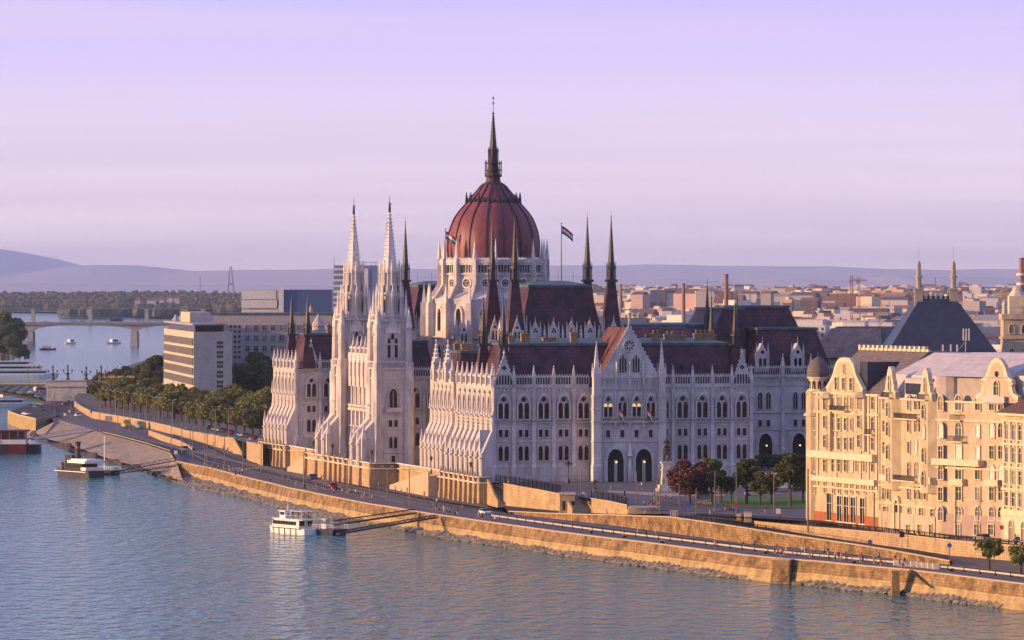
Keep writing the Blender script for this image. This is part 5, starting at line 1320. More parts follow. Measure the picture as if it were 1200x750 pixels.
# ================================================================== FAR CITY, HILLS, WOODS
rc=random.Random(11)
def citymesh(w,d,h,kind,mw,mr,seed):
    rn=random.Random(seed); a=MB(); a.box(0,w,0,d,0,h,0)
    if kind=='gable': a.ext([(-.4,-.4,h),(-.4,d/2,h+min(5.0,d*.32)),(-.4,d+.4,h)],(w+.8,0,0),1)
    elif kind=='hip': a.taper(-.4,w+.4,-.4,d+.4,h,d*.35,w-d*.35,d*.4,d*.6,h+4.2,1)
    elif kind=='flat':
        a.box(-.3,w+.3,-.3,.0,h-.6,h+.6,0); a.box(w*.3,w*.3+4,d*.3,d*.3+4,h,h+2.8,0); a.box(w*.65,w*.65+3,d*.4,d*.4+3,h,h+2.2,3); a.box(0,w,0,d,h,h+.1,1)
    elif kind=='step':
        a.box(w*.1,w*.9,d*.15,d*.95,h,h+3,0); a.box(w*.1-.2,w*.9+.2,d*.15-.2,d,h+3,h+3.3,1); a.box(0,w,0,d,h,h+.12,1)
    elif kind=='mansard': a.taper(0,w,0,d,h,1.6,w-1.6,1.6,d-1.6,h+3.8,1)
    nf=max(2,int(h/3.3)); nw=max(3,int(w/3.0))
    for f in range(nf):
        z=h-2.6-f*3.3
        if z<0: break
        for k in range(nw):
            if rn.random()<.08: continue
            x=(k+.5)*w/nw; a.box(x-.6,x+.6,-.12,0,z,z+1.5,2)
        for k in range(max(2,int(d/3.4))):
            y=(k+.5)*d/max(2,int(d/3.4)); a.box(-.12,0,y-.6,y+.6,z,z+1.5,2)
    for k in range(rn.randint(2,5)):
        x=rn.uniform(.1,.9)*w; y=rn.uniform(.3,.7)*d; a.box(x-.5,x+.5,y-.4,y+.4,h,h+rn.uniform(2.5,5.5),3)
    if rn.random()<.6: x=rn.uniform(.2,.8)*w; a.bar((x,d/2,h),(x,d/2,h+6.5),.09,2)
    return a
walls={'cream':plain('city_cream',(.62,.52,.42),.9),'white':plain('city_white',(.62,.58,.56),.9),'grey':plain('city_grey',(.42,.40,.41),.9),'ochre':plain('city_ochre',(.48,.34,.20),.9),'pink':plain('city_pink',(.46,.33,.30),.9)}
roofs={'red-brown':plain('city_roof_red',(.19,.115,.10),.9),'dark':plain('city_roof_dark',(.10,.09,.10),.9),'grey':plain('city_roof_grey',(.30,.28,.30),.8),'pale':plain('city_roof_pale',(.48,.46,.47),.7)}
gl=plain('city_window',(.07,.065,.075),.4); chm=plain('city_chimney',(.38,.27,.20),.9)
spec=[('white','dark','flat',26,14,19),('cream','red-brown','gable',24,13,15),('grey','grey','flat',40,16,22),('ochre','red-brown','hip',22,15,14),('white','grey','step',30,14,18),('pink','dark','mansard',24,14,16),('cream','dark','mansard',28,15,18),('grey','pale','flat',34,14,17),('white','pale','step',18,16,28),('cream','grey','gable',30,13,16),('ochre','dark','flat',16,16,24),('grey','red-brown','gable',28,14,14)]
kinds={'flat':'flat-roofed','gable':'gabled','hip':'hip-roofed','step':'set-back','mansard':'mansard-roofed'}
protos=[]
for i,(w_,r_,k_,w,d,h) in enumerate(spec):
    protos.append((citymesh(w,d,h,k_,None,None,i).mesh('city_building',[walls[w_],roofs[r_],gl,chm]),w,'%s %s block with %s top'%(w_,kinds[k_],r_)))
ncity=0
bandname=lambda Y: 'near' if Y<2000 else 'mid-distant' if Y<2900 else 'distant' if Y<4600 else 'farthest'
def cityrow(Y,xa,xb,gap=.12,zb=8):
    global ncity
    x=AT(xa,Y)[0]; X1=AT(xb,Y)[0]
    while x<X1:
        me,w,lb=protos[rc.randrange(len(protos))]; sc=rc.uniform(.8,1.15)
        if rc.random()>gap:
            o=put(me,'city_building',None,(x,Y+rc.uniform(-.012,.012)*Y,zb-1.5),rc.uniform(-.95,-.1),(sc,sc,sc*rc.uniform(.8,1.12)))
            px=600+F*(x+w/2)/Y
            reg='left of smokestack' if px<850 else 'right of smokestack' if px<960 else 'left of blue roof' if px<1050 else 'behind blue roof' if px<1130 else 'right of blue roof'
            if px<700: reg='left of dome'
            tag(o,bandname(Y)+' '+lb+' '+reg,'building','distant city buildings'); o['count_along']=1; ncity+=1
        x+=w*sc*rc.uniform(1.0,1.35)
Y=1560.
while Y<9200 and ncity<296:
    xa=722; xb=1215
    if Y<1900: xa=738
    cityrow(Y,xa,xb,gap=.22 if Y<4000 else .42+.00004*Y)
    Y*=1.08
cityrow(2250,352,400,.0); cityrow(2500,392,420,0); cityrow(2300,455,520,0)
# the farthest quarter, a mass of tiny blocks nobody could count
a=MB()
for i in range(6500):
    Y=2600*(5.2**rc.random()); px=rc.uniform(640,1215) if rc.random()<.93 else rc.uniform(395,520)
    x=AT(px,Y)[0]; w=rc.uniform(8,34); d=rc.uniform(8,20); h=rc.uniform(5,15)*(1.5 if rc.random()<.12 else 1); mi=rc.choice([0,0,1,2,3,4,5,6,7])
    if Y>5500: h=rc.uniform(9,19)+(rc.uniform(8,24) if rc.random()<.3 else 0)
    a.T=Matrix.Translation((x,Y,0))@Matrix.Rotation(rc.uniform(-.9,0),4,'Z')@Matrix.Translation((-x,-Y,0)); a.box(x,x+w,Y,Y+d,5,8+h,mi)
    if rc.random()<.5: a.ext([(x,Y,8+h),(x,Y+d/2,8+h+3.5),(x,Y+d,8+h)],(w,0,0),rc.choice([5,6,6,7]))
    else: a.box(x+w*.2,x+w*.6,Y+2,Y+6,8+h,8+h+2.4,rc.choice([1,2,4]))
a.T=None; a.keep=True
tag(a.obj('distant_city',[walls[k] for k in ('cream','white','grey','ochre','pink')]+[roofs[k] for k in ('red-brown','dark','grey')]),None,None,None,'stuff')
# city trees between houses, as one loose mass
def clumps(name,pts,m,seed,size=(3,6),hh=(6,12),n=26):
    rn=random.Random(seed); a=MB()
    for (x,y,z) in pts:
        r=rn.uniform(*size); h=rn.uniform(*hh)
        for k in range(n):
            th=rn.random()*2*PI; rr=r*rn.random()**.5; zz=z+h*(rn.random()**.7)*(1-.35*(rr/r)**2); s=r*rn.uniform(.18,.36)
            cx,cy=x+rr*math.cos(th),y+rr*math.sin(th); v=[Vector((rn.gauss(0,1),rn.gauss(0,1),rn.gauss(0,1))).normalized()*s for _ in range(3)]
            a.add([(cx+q.x,cy+q.y,zz+q.z) for q in v]+[(cx-v[0].x*.8,cy-v[0].y*.8,zz+s*.6)],[(0,1,2),(0,2,3),(1,2,3)])
    a.keep=True
    return tag(a.obj(name,m),None,None,None,'stuff')
pts=[]
for i in range(260):
    Y=1700*(4.5**rc.random()); pts.append(AT(rc.uniform(700,1210),Y,7))
clumps('city_greenery',pts,M['leafdark'],5,(4,8),(8,15),26)
# hills: real relief far away
M['hillhaze']=mat('hazed_hill',(.40,.38,.45),(.44,.41,.46),scale=.0012)  # pale lavender: distance haze is put into the hill colour
def ridge(name,Yc,depth,prof,x0,x1,m,rough=6,seed=1,z0=2):
    rn=random.Random(seed); a=MB(); nx=150; ny=14; V=[]
    ph=[rn.uniform(0,6) for _ in range(8)]
    for j in range(ny+1):
        t=j/ny; Y=Yc-depth*.5+depth*t; env=math.sin(PI*t)**.8 if 0<t<1 else 0
        for i in range(nx+1):
            px=x0+(x1-x0)*i/nx; zt=zof(interp(prof,px),Yc)-z0
            X=(px-600)/F*Yc*(1+.0*(t-.5)); wv=sum(math.sin(X*.0009*(k+1)+ph[k]+t*3*(k%3))*rough/(k+1) for k in range(8))
            V.append((X,Y,z0-6+max(0,(zt+wv+6))*env))
    a.v=V
    for j in range(ny):
        for i in range(nx): a.f.append((j*(nx+1)+i,j*(nx+1)+i+1,(j+1)*(nx+1)+i+1,(j+1)*(nx+1)+i)); a.m.append(0)
    a.keep=True; me=a.mesh(name,m)
    for p in me.polygons: p.use_smooth=True
    return struct(put(me,name))
ridge('hills',40000,14000,[(-80,288),(0,292),(40,300),(85,313),(120,311.5),(165,312),(230,318),(290,315.5),(400,313),(520,314),(640,311.5),(720,311),(760,309.5),(830,312.5),(960,312.5),(1060,316),(1110,318),(1150,316),(1280,317)],-160,1340,M['hillhaze'],7,2)
ridge('hills',24000,6000,[(-80,334),(400,334),(640,330),(725,328),(790,326),(860,329),(930,326),(1000,327),(1040,322.5),(1100,324),(1180,326),(1280,325)],-160,1340,M['hillhaze'],4,5)
def wood(name,Y0,Y1,xa,xb,prof,n,seed,m,z=4):
    """far riverside wood: many leafy crowns over a low bank"""
    rn=random.Random(seed); a=MB()
    for i in range(n):
        t=rn.random(); Y=Y0+(Y1-Y0)*t; px=rn.uniform(xa,xb); x=AT(px,Y)[0]; zt=z+(zof(interp(prof,px),Y)-z)*(.55+.45*t)*rn.uniform(.8,1.03); r=rn.uniform(5,13); q=6
        # lumpy crown
        base=len(a.v); 
        for j in range(3):
            zz=zt*(.2,.72,.95)[j]; rr=r*(1.0,.95,.55)[j]
            for k in range(q): an=2*PI*k/q+rn.random()*.6; a.v.append((x+rr*math.cos(an)*rn.uniform(.8,1.2),Y+rr*math.sin(an)*rn.uniform(.8,1.2),zz+rn.uniform(-1.2,1.2)))
        a.v.append((x,Y,zt+rn.uniform(0,1.5)))
        for j in range(2):
            for k in range(q): a.f.append((base+j*q+k,base+j*q+(k+1)%q,base+(j+1)*q+(k+1)%q,base+(j+1)*q+k)); a.m.append(0)
        for k in range(q): a.f.append((base+2*q+k,base+2*q+(k+1)%q,base+3*q)); a.m.append(0)
    a.keep=True; return tag(a.obj(name,m),None,None,None,'stuff')
M['farwood']=leafmat('far_foliage',(.05,.052,.03),(.105,.09,.055))
wood('far_woodland',9800,11500,-60,410,[(-80,341),(0,341),(100,340.5),(180,340),(280,340.5),(420,342)],1500,3,M['farwood'])
wood('riverside_woodland',7700,9400,75,400,[(60,361),(80,352),(110,347),(150,345),(250,345),(400,347)],1100,4,M['farwood'])
wood('island_woodland',9300,9900,-60,90,[(-80,342),(0,343),(90,345)],300,5,M['farwood'])
# low bank strip of the far shore
a=MB()
# houses on the far shore
for k,(px,yt,w,nm) in enumerate(((172,352.5,70,'long low'),(183,351.5,45,'gabled'),(196,349.5,40,'tall white'),(203,349.5,34,'wide white'),(158,352,30,'small'))):
    x,y,_=AT(px,7950); o=put(citymesh(w*.28,14,zof(yt,7950)-5,'gable',None,None,k+40).mesh('shore_house',[walls['white'],roofs['red-brown'],gl,chm]),'shore_house',None,(x,y,5)); tag(o,nm+' pale house on the wooded far shore of the river','house')
# cable-stayed bridge pylon and masts on the horizon
o=thing('bridge_pylon','slim A-shaped bridge pylon standing on the far horizon','pylon',AT(270.5,11000,0)); a=MB()
a.bar((-9,0,0),(-1.5,0,zof(312,11000)),2.4,0,4,1.5); a.obj('pylon_leg',plain('pylon_grey',(.25,.24,.27)),o); a=MB(); a.bar((9,0,0),(1.5,0,zof(312,11000)),2.4,0,4,1.5); a.obj('pylon_leg',M['pylon_grey'],o); a=MB(); a.box(-4,4,-1,1,50,54); a.obj('crossbeam',M['pylon_grey'],o)
def mast(px,Y,yt,label,m='stack_brick',r=.6):
    x,y,_=AT(px,Y); zt=zof(yt,Y); o=thing('lattice_mast',label,'mast',(x,y,5)); h=zt-5; a=MB()
    for sx,sy in ((-1,-1),(1,-1),(1,1),(-1,1)): a.bar((sx*r*3,sy*r*3,0),(sx*r*.4,sy*r*.4,h),r*.35)
    a.obj('mast_leg',M[m],o); b=MB()
    for k in range(9):
        t=k/9.; t2=(k+1)/9.; w0=r*(3-2.6*t); w1=r*(3-2.6*t2); b.bar((-w0,-w0,h*t),(w1,-w1,h*t2),r*.22); b.bar((w0,-w0,h*t),(-w1,-w1,h*t2),r*.22); b.bar((-w0,-w0,h*t),(w0,-w0,h*t),r*.2)
    b.obj('bracing',M[m],o)
mast(234.5,9000,324,'thin red lattice mast over the far woods'); mast(840.5,5000,335,'thin lattice mast left of the tall red smokestack'); mast(879,4600,336,'thin lattice mast right of the tall red smokestack'); mast(1096,5200,325,'thin red lattice mast between the two chimney towers')
def crane(px,Y,yt,jl,label,c,mast_y=None,cj=.3):
    x,y,_=AT(px,Y); zt=zof(yt,Y)-5; s=Y/5000.; o=thing('tower_crane',label,'crane',(x,y,5)); k=1.1*s; a=MB()
    for sx,sy in ((-1,-1),(1,-1),(1,1),(-1,1)): a.bar((sx*k,sy*k,0),(sx*k,sy*k,zt),.3*s)
    n=12
    for i in range(n): a.bar((-k,-k,zt*i/n),(k,-k,zt*(i+1)/n),.2*s); a.bar((k,-k,zt*i/n),(-k,-k,zt*(i+1)/n),.2*s)
    a.obj('mast',c,o); zj=zof(mast_y or yt+4,Y)-5; b=MB(); L_=jl*Y/F; b.bar((-L_*cj,0,zj),(L_,0,zj),.5*s); b.bar((0,0,zt),(L_*.7,0,zj+.6),.18*s); b.bar((0,0,zt),(-L_*cj,0,zj+.6),.18*s); b.bar((-L_*.0,0,zj+1.6*s),(L_*.96,0,zj+.8*s),.25*s); b.obj('jib',c,o)
    d=MB(); d.box(-L_*cj,-L_*cj+3*s,-1,1,zj-2.4*s,zj); d.obj('counterweight',M['concrete'],o)
cr_=plain('crane_red',(.34,.13,.11)); co_=plain('crane_orange',(.42,.25,.12))
crane(998,4300,323,8,'red crane mast standing upright on the skyline',cr_,329,.4); crane(1006.5,4400,325,10,'red tower crane with short jib beside the red mast',cr_,329,.35); crane(953,4000,333,14,'orange tower crane low over the roofs left of the red cranes',co_,336,.3); crane(1031,2600,341,60,'orange tower crane with long jib before the blue roof',co_,345.5,.15); crane(1126,4200,330,9,'faint distant red crane right of the chimney towers',cr_,333,.4)
crane(1176,3400,337,8,'small orange crane near the banded tower',co_,340,.4)
# ================================================================== BRIDGES
# Arpad-like concrete bridge at 4.4 km
Yb=4450.
def slabbridge():
    x0,x1=AT(-80,Yb)[0],AT(215,Yb)[0]; o=thing('concrete_bridge','pale concrete road bridge on two stout piers crossing the river','bridge',(0,Yb,0))
    zd=zof(378,Yb); a=MB(); a.box(x0,x1,-12,12,zd-2.0,zd); a.box(x0,x1,-13,13,zd-.5,zd+.0); a.obj('deck',M['concrete'],o)
    for i,(pa,pb) in enumerate(((-80,36),(36,158),(158,280))):
        a=MB(); xa,xb=AT(pa,Yb)[0],AT(pb,Yb)[0]; pts=[(xa,-10,zd-1.9)]
        for k in range(17):
            t=k/16.; pts.append((xa+(xb-xa)*t,-10,zd-2.6-5.2*abs(2*t-1)**4.5))
        pts.append((xb,-10,zd-1.9)); a.ext(pts,(0,20,0)); a.obj('haunched_girder',M['concrete'],o)
    for px in (36,158): a=MB(); x=AT(px,Yb)[0]; a.taper(x-3.2,x+3.2,-12,12,-1,x-2.8,x+2.8,-11,11,zd-8.0); a.obj('pier',M['concrete'],o)
    a=MB(); a.box(x0,x1,-13.1,-13,zd,zd+1.0); a.obj('railing',plain('rail_grey',(.35,.34,.36)),o)
    for px in (25,62,99,133,169): a=MB(); x=AT(px,Yb)[0]; a.bar((x,-10,zd),(x,-10,zd+11),.16); a.bar((x-1.5,-10,zd+11),(x+1.5,-10,zd+11),.14); a.obj('lamp_post',M['lamp'],o)
slabbridge()
# railway truss bridge at 6.6 km
Yr=6700.
o=thing('railway_bridge','dark lattice railway bridge on pale piers far upriver','bridge',(0,Yr,0)); x0,x1=AT(-80,Yr)[0],AT(260,Yr)[0]; zd=zof(361,Yr)
a=MB(); a.box(x0,x1,-4,4,zd-1.6,zd); a.box(x0,x1,-4,-3.6,zd+5.4,zd+6.0); n=70
for k in range(n):
    xa=x0+(x1-x0)*k/n; xb=x0+(x1-x0)*(k+1)/n; a.bar((xa,-3.8,zd),((xa+xb)/2,-3.8,zd+5.6),.32); a.bar(((xa+xb)/2,-3.8,zd+5.6),(xb,-3.8,zd),.32)
a.obj('truss',plain('truss_grey',(.15,.15,.14)),o)
for px in (39,106,172,238): a=MB(); x=AT(px,Yr)[0]; a.taper(x-2.8,x+2.8,-5,5,-1,x-2.2,x+2.2,-4.5,4.5,zd-1.6); a.box(x-3,x+3,-5.4,5.4,zd-3,zd-1.6); a.obj('pier',M['concrete'],o)
# Margaret-like steel arch bridge near at left
Ym=2230.
o=thing('arch_bridge','ochre steel arch bridge ending at a white stone abutment','bridge',(0,Ym,0)); xa=AT(-90,Ym)[0]; xb=AT(57.5,Ym)[0]; xc=AT(104.5,Ym)[0]; xd=AT(200,Ym)[0]; zd=zof(449,Ym)
a=MB(); a.box(xa,xd,-11,11,zd-1.2,zd); a.obj('deck',M['steelgreen'],o)
a=MB(); a.box(xa,xd,-11.3,-11,zd-.3,zd+.2); 
for k in range(120): x=xa+(xd-xa)*k/120.; a.box(x-.08,x+.08,-11.25,-11.1,zd,zd+1.15)
a.box(xa,xd,-11.3,-11.05,zd+1.1,zd+1.3); a.obj('railing',M['creamtrim'],o)
for yy in (-9,0,9):
    a=MB(); n=14; top=[];bot=[]
    for k in range(n+1):
        t=k/n; x=xa+(xb-xa)*t; zb=zd-1.6-(6.8*(t**2.6)); top.append((x,yy,zb)); bot.append((x,yy,zb-1.2))
    for k in range(n):
        a.ext([top[k],top[k+1],bot[k+1],bot[k]],(0,.9,0))
        if k>4: a.bar(top[k],(top[k][0],yy,zd-1.2),.2); a.bar((top[k][0],yy+.1,zd-1.2),top[k+1],.18); a.bar(top[k],(top[k+1][0],yy+.1,zd-1.2),.18)
    a.obj('arch_rib',M['steelgreen'],o)
a=MB(); a.box(xb,xc,-14,13,-1,zd+1.6); a.box(xb-.6,xc+.6,-14.6,13.6,zd-1.4,zd-.6); a.box(xb-.5,xc+.5,-14.5,13.5,zd+1.3,zd+1.7); a.obj('abutment',mat('abutment_stone',(.62,.58,.54),(.5,.47,.44),scale=.5,brick=(1.6,.8,(.6,.6,.6),.06,.85),stain=.25),o)
a=MB(); x=AT(81,Ym)[0]; a.box(x-1.6,x+1.6,-14.1,-14,zd-7,zd-5); a.obj('plaque',M['rail_grey'],o)
a=MB(); a.box(xc,xd,-10.5,10.5,zd-3.4,zd-1.2); a.obj('approach_girder',M['steelgreen'],o)
for px in (120,140,160,180): a=MB(); x=AT(px,Ym)[0]; a.box(x-.7,x+.7,-10,10,4,zd-3.4); a.obj('pier',M['concrete'],o)
def candel(px,Y,zb,ytop,label):
    x,y,_=AT(px,Y); h=zof(ytop,Y)-zb; o=thing('candelabra_lamp',label,'lamp',(x,y,zb)); a=MB(); a.cone(0,0,0,h*.12,1.0,.9,8); a.cone(0,0,h*.12,h*.35,.55,.45,8); a.ball((0,0,h*.38),.75,0,8,5); a.cone(0,0,h*.42,h*.8,.36,.3,8); a.ball((0,0,h*.84),.5,0,8,5); a.cone(0,0,h*.88,h,.35,.08,8); a.obj('column',M['iron'],o)
    b=MB()
    for s in (-1,1): b.bar((0,0,h*.38),(s*1.9,0,h*.45),.14); b.bar((s*1.9,0,h*.45),(s*1.9,0,h*.55),.12); b.ball((s*1.9,0,h*.6),.42,0,8,5)
    b.obj('lamp_arm',M['iron'],o); return o
for i,(px,yt) in enumerate(((62,427.5),(79.5,426.5),(101,428.5),(118.5,427.5))): candel(px,Ym-13,zd+1.6,yt,['first','second','third','fourth'][i]+' ornate dark candelabra pillar from left on the bridge head')
def bridgelamp(px,yt,label):
    x,y,_=AT(px,Ym-10.5); h=zof(yt,Ym-10.5)-zd; o=thing('street_lamp',label,'street lamp',(x,y,zd)); a=MB(); a.bar((0,0,0),(0,0,h),.16,0,6,.1); a.obj('pole',M['lamp'],o); b=MB()
    for s in (-1,1): b.bar((0,0,h*.86),(s*1.0,0,h*.93),.08); b.ball((s*1.0,0,h*.93),.3,0,6,4)
    b.ball((0,0,h),.32,0,6,4); b.obj('lamp_head',M['offwhite'],o)
for i,(px,yt) in enumerate(((33,427),(40,429),(46.5,425.5),(99,434),(126,429),(138,427.5))): bridgelamp(px,yt,ordn(i+1)+' slim three-headed lamp from left along the bridge railing')
# yellow tram on the bridge
def tram(px0,px1,Y,zb,label):
    x0=AT(px0,Y)[0]; x1=AT(px1,Y)[0]; Lx=x1-x0; o=thing('tram',label,'tram',(x0,Y,zb)); n=4; ms=[plain('tram_yellow',(.62,.42,.05),.4),M['glass'],M['dkmetal'],plain('tram_roof',(.3,.29,.28),.6)]
    for k in range(n):
        a=MB(); s=Lx/n; xa=k*s+.2; xb=(k+1)*s-.2; a.box(xa,xb,-1.2,1.2,.35,1.25,0); a.box(xa,xb,-1.18,1.18,1.25,2.5,1); a.box(xa,xb,-1.2,1.2,2.5,3.1,0); a.box(xa+.4,xb-.4,-1.0,1.0,3.1,3.5,3)
        for j in range(5): xx=xa+(xb-xa)*j/4.; a.box(max(xa,xx-.12),min(xb,xx+.12),-1.21,1.21,1.25,2.5,0)
        a.box(xa+.6,xb-.6,-1.0,1.0,0,.35,2); a.obj('tram_car',ms,o)
tram(114.5,158,Ym-4,zd,'yellow articulated tram crossing the bridge approach')
# ================================================================== BOATS
white=M['white']
hullred=plain('hull_red',(.11,.02,.025),.4); hullblack=plain('hull_black',(.03,.03,.032),.4); hullblue=plain('hull_navy',(.03,.04,.07),.4)
def hull(L,B,H,bow=.22,stern=.08,flare=1.08,z0=-.4):
    """hull outline lofted from waterline to deck; bow at -x"""
    def outline(sc,z,ex):
        P=[]
        n=8
        for i in range(n+1):
            t=i/n; x=-L/2-ex+(L*bow+ex)*t; P.append((x,-B/2*sc*math.sin(t*PI/2)**.8,z+H*.18*(1-t)*(1 if z>0 else 0)))
        P.append((L/2-L*stern,-B/2*sc,z)); P.append((L/2,-B/2*sc*.8,z))
        Q=[(p[0],-p[1],p[2]) for p in reversed(P)]
        return P+Q[:-1]
    a=outline(1/flare,z0,0); b=outline(1,H,L*.03); n=len(a); m=MB(); m.add(a+b,[(i,(i+1)%n,n+(i+1)%n,n+i) for i in range(n)]); m.poly(b); return m
def boxes(L): 
    m=MB()
    for q in L: m.box(*q)
    return m
# white excursion boat
cx,cy,_=W(341,624.5,0); ex=thing('passenger_boat','white two-deck excursion boat with people on its roof moored at the dark pontoon','boat',(cx,cy,0),R(-58)); Lb=22.
hull(Lb,5.4,1.5,.36,.05).obj('hull',white,ex); boxes([(-Lb/2+2,Lb/2,-2.75,2.75,-.35,-.05)]).obj('waterline_stripe',hullred,ex)
boxes([(-5.5,8.2,-2.2,2.2,1.5,3.7),(-7.6,-5.5,-1.6,1.6,1.7,3.2)]).obj('cabin',M['offwhite'],ex)
for s in (-1,1):
    for k in range(9): boxes([(-5.9+k*1.45,-4.9+k*1.45,s*2.36-.05,s*2.36+.05,2.3,3.25)]).obj('cabin_window',M['glass'],ex)
boxes([(-6.2,10.6,-2.5,2.5,3.7,3.85)]).obj('upper_deck',white,ex)
boxes([(-3.6,-.6,-1.5,1.5,3.85,5.7),(-4.2,-.3,-1.8,1.8,5.7,5.85)]).obj('wheelhouse',white,ex); boxes([(-3.66,-3.6,-1.2,1.2,4.7,5.5),(-3.3,-.9,-1.56,-1.5,4.7,5.5)]).obj('wheelhouse_window',M['glass'],ex)
r_=MB()
for s in (-1,1):
    r_.bar((-.4,s*2.6,4.8),(10.4,s*2.6,4.8),.05)
    for k in range(10): r_.bar((-.4+k*1.2,s*2.6,3.85),(-.4+k*1.2,s*2.6,4.8),.04)
r_.bar((10.4,-2.6,4.8),(10.4,2.6,4.8),.05)
for k in range(6): r_.bar((-10.5+k*.8,-2.2,1.8),(-10.5+k*.8,-2.2,2.6),.04)
r_.obj('railing',M['offwhite'],ex); mm=MB(); mm.bar((-2,0,5.8),(-1.2,0,10.5),.09); mm.bar((-2.4,-.8,7),(-2.0,.8,7),.06); mm.obj('mast',M['offwhite'],ex)
boxes([(8.22,8.3,-1.9,-.5,2.2,3.4),(8.22,8.3,.5,1.9,2.2,3.4)]).obj('aft_door',M['glass'],ex)
for s in (-1,1): boxes([(-6,10.2,s*2.72-.03,s*2.72+.03,1.28,1.5)]).obj('rubbing_strake',hullblue,ex)
boxes([(3.4,9.8,-2.2,2.2,5.9,6.0)]).obj('sun_awning',M['offwhite'],ex); q_=MB()
for x in (3.6,9.6):
    for y in (-2.1,2.1): q_.bar((x,y,3.8),(x,y,5.95),.05)
q_.obj('awning_post',M['offwhite'],ex)
fe=MB()
for k in range(5): fe.box(-5+k*3.1,-4.8+k*3.1,-2.85,-2.7,0,1.5)
fe.obj('fender',M['iron'],ex); ex.scale=(.85,.85,.88)
# dark pontoon beside it and its gangways
def pontoon(px,py,L_,B_,rz,label,m=None):
    x,y,_=W(px,py,0); o=thing('pontoon',label,'pontoon',(x,y,0),rz); a=MB(); a.taper(-L_/2+.6,L_/2-.6,-B_/2+.3,B_/2-.3,-.4,-L_/2,L_/2,-B_/2,B_/2,1.3); a.obj('hull',m or hullblue,o); r=MB()
    for s in (-1,1):
        r.bar((-L_/2,s*B_/2,2.3),(L_/2,s*B_/2,2.3),.05); r.bar((-L_/2,s*B_/2,1.8),(L_/2,s*B_/2,1.8),.03)
        for k in range(int(L_)+1): r.bar((-L_/2+k*L_/int(L_),s*B_/2,1.3),(-L_/2+k*L_/int(L_),s*B_/2,2.3),.04)
    r.obj('railing',M['offwhite'],o); return o
p=pontoon(381,626,9.5,5.,R(-40),'dark navy mooring pontoon behind the white excursion boat')
bb=MB(); bb.box(-.8,.8,-.7,.7,1.3,3.4); bb.box(-1.2,1.2,-1,1,3.4,3.6); bb.obj('ticket_hut',M['offwhite'],p)
def gangway(a_,b_,w,label,rail=1.1,m='iron'):
    a_=Vector(a_);b_=Vector(b_); d=b_-a_; o=thing('gangway',label,'gangway',tuple(a_)); q=MB(); nrm=Vector((-d.y,d.x,0)).normalized()*w/2
    q.ext([tuple(nrm),tuple(-nrm),tuple(-nrm+d),tuple(nrm+d)],(0,0,.25)); q.obj('walkway',M[m],o); r=MB(); n=max(4,int(d.length/1.8))
    for s in (-1,1):
        r.bar(tuple(nrm*s+Vector((0,0,rail))),tuple(nrm*s+d+Vector((0,0,rail))),.09); r.bar(tuple(nrm*s+Vector((0,0,.2))),tuple(nrm*s+d+Vector((0,0,.2))),.12)
        for k in range(n): r.bar(tuple(nrm*s+d*(k/n)+Vector((0,0,.2))),tuple(nrm*s+d*((k+.5)/n)+Vector((0,0,rail))),.05); r.bar(tuple(nrm*s+d*((k+.5)/n)+Vector((0,0,rail))),tuple(nrm*s+d*((k+1)/n)+Vector((0,0,.2))),.05)
    r.obj('truss_railing',M[m],o); return o
gangway(W(391,616,1.8),W(487,602,4.2),1.6,'dark truss gangway from the pontoon up to the quay')
gangway(W(396,626.5,1.2),W(512,607,4.0),1.1,'long dark mooring boom from the pontoon to the quay wall',.7)
gangway(W(134,553.5,1.2),W(206,540.5,4.6),1.6,'dark gangway from the steamer pontoon up to the quay corner'); gangway(W(134,556,1.0),W(214,546,3.6),1.0,'thin mooring boom under the steamer gangway',.6)
gangway(W(33,516,1.6),W(110,505,4.4),3.4,'wide pale covered gangway from the red boat to the embankment',1.3,'rail_grey')
# steamer
cx,cy,_=W(91.5,558,0); s_=thing('steamer','old dark river steamer with black funnel and pale awning beside the embankment','ship',(cx,cy,0),R(-58)); Ls=24.
hull(Ls,6.8,1.9,.3,.14).obj('hull',plain('hull_brown',(.07,.055,.045),.4),s_); h2=hull(Ls*1.003,6.86,1.95,.3,.14); boxes([(-9,11.5,-3.46,3.46,1.45,1.65)]).obj('white_stripe',white,s_)
boxes([(-4,7.5,-2.6,2.6,1.9,4.1)]).obj('deckhouse',M['bronze'],s_); boxes([(-.5,10.8,-3.3,3.3,4.1,4.9),(0,10.2,-2.4,2.4,4.9,5.3)]).obj('awning',white,s_); boxes([(7.6,10.8,-3.0,3.0,2.0,2.9)]).obj('aft_bulwark',white,s_); boxes([(-5.4,-1,-1.6,1.6,4.1,6.2)]).obj('bridge_house',M['bronze'],s_)
fn=MB(); fn.cone(-.2,0,4.2,10.2,.85,.78,12); fn.cone(-.2,0,9.6,10.3,.95,.95,12); fn.obj('funnel',hullblack,s_); fb=MB(); fb.cone(-.2,0,8.2,9.0,.84,.83,12); fb.obj('funnel_band',plain('band_red',(.35,.08,.04)),s_)
for k in range(8): boxes([(-3.6+k*1.4,-2.7+k*1.4,-2.66,-2.6,2.7,3.6)]).obj('cabin_window',M['glassbrown'],s_)
mm=MB(); mm.bar((-8,0,2),(-8,0,9.6),.1); mm.bar((8.5,0,4),(8.5,0,7),.06); mm.cone(-7,-1.8,2,4,.6,.5,8); mm.obj('mast',M['lamp'],s_)
p=pontoon(124,556,8,4.6,R(-35),'small dark pontoon with a tall white mast beside the steamer',hullblack); mm=MB(); mm.bar((-.5,0,1.3),(-.5,0,11.5),.22,0,6,.12); mm.obj('mast',white,p)
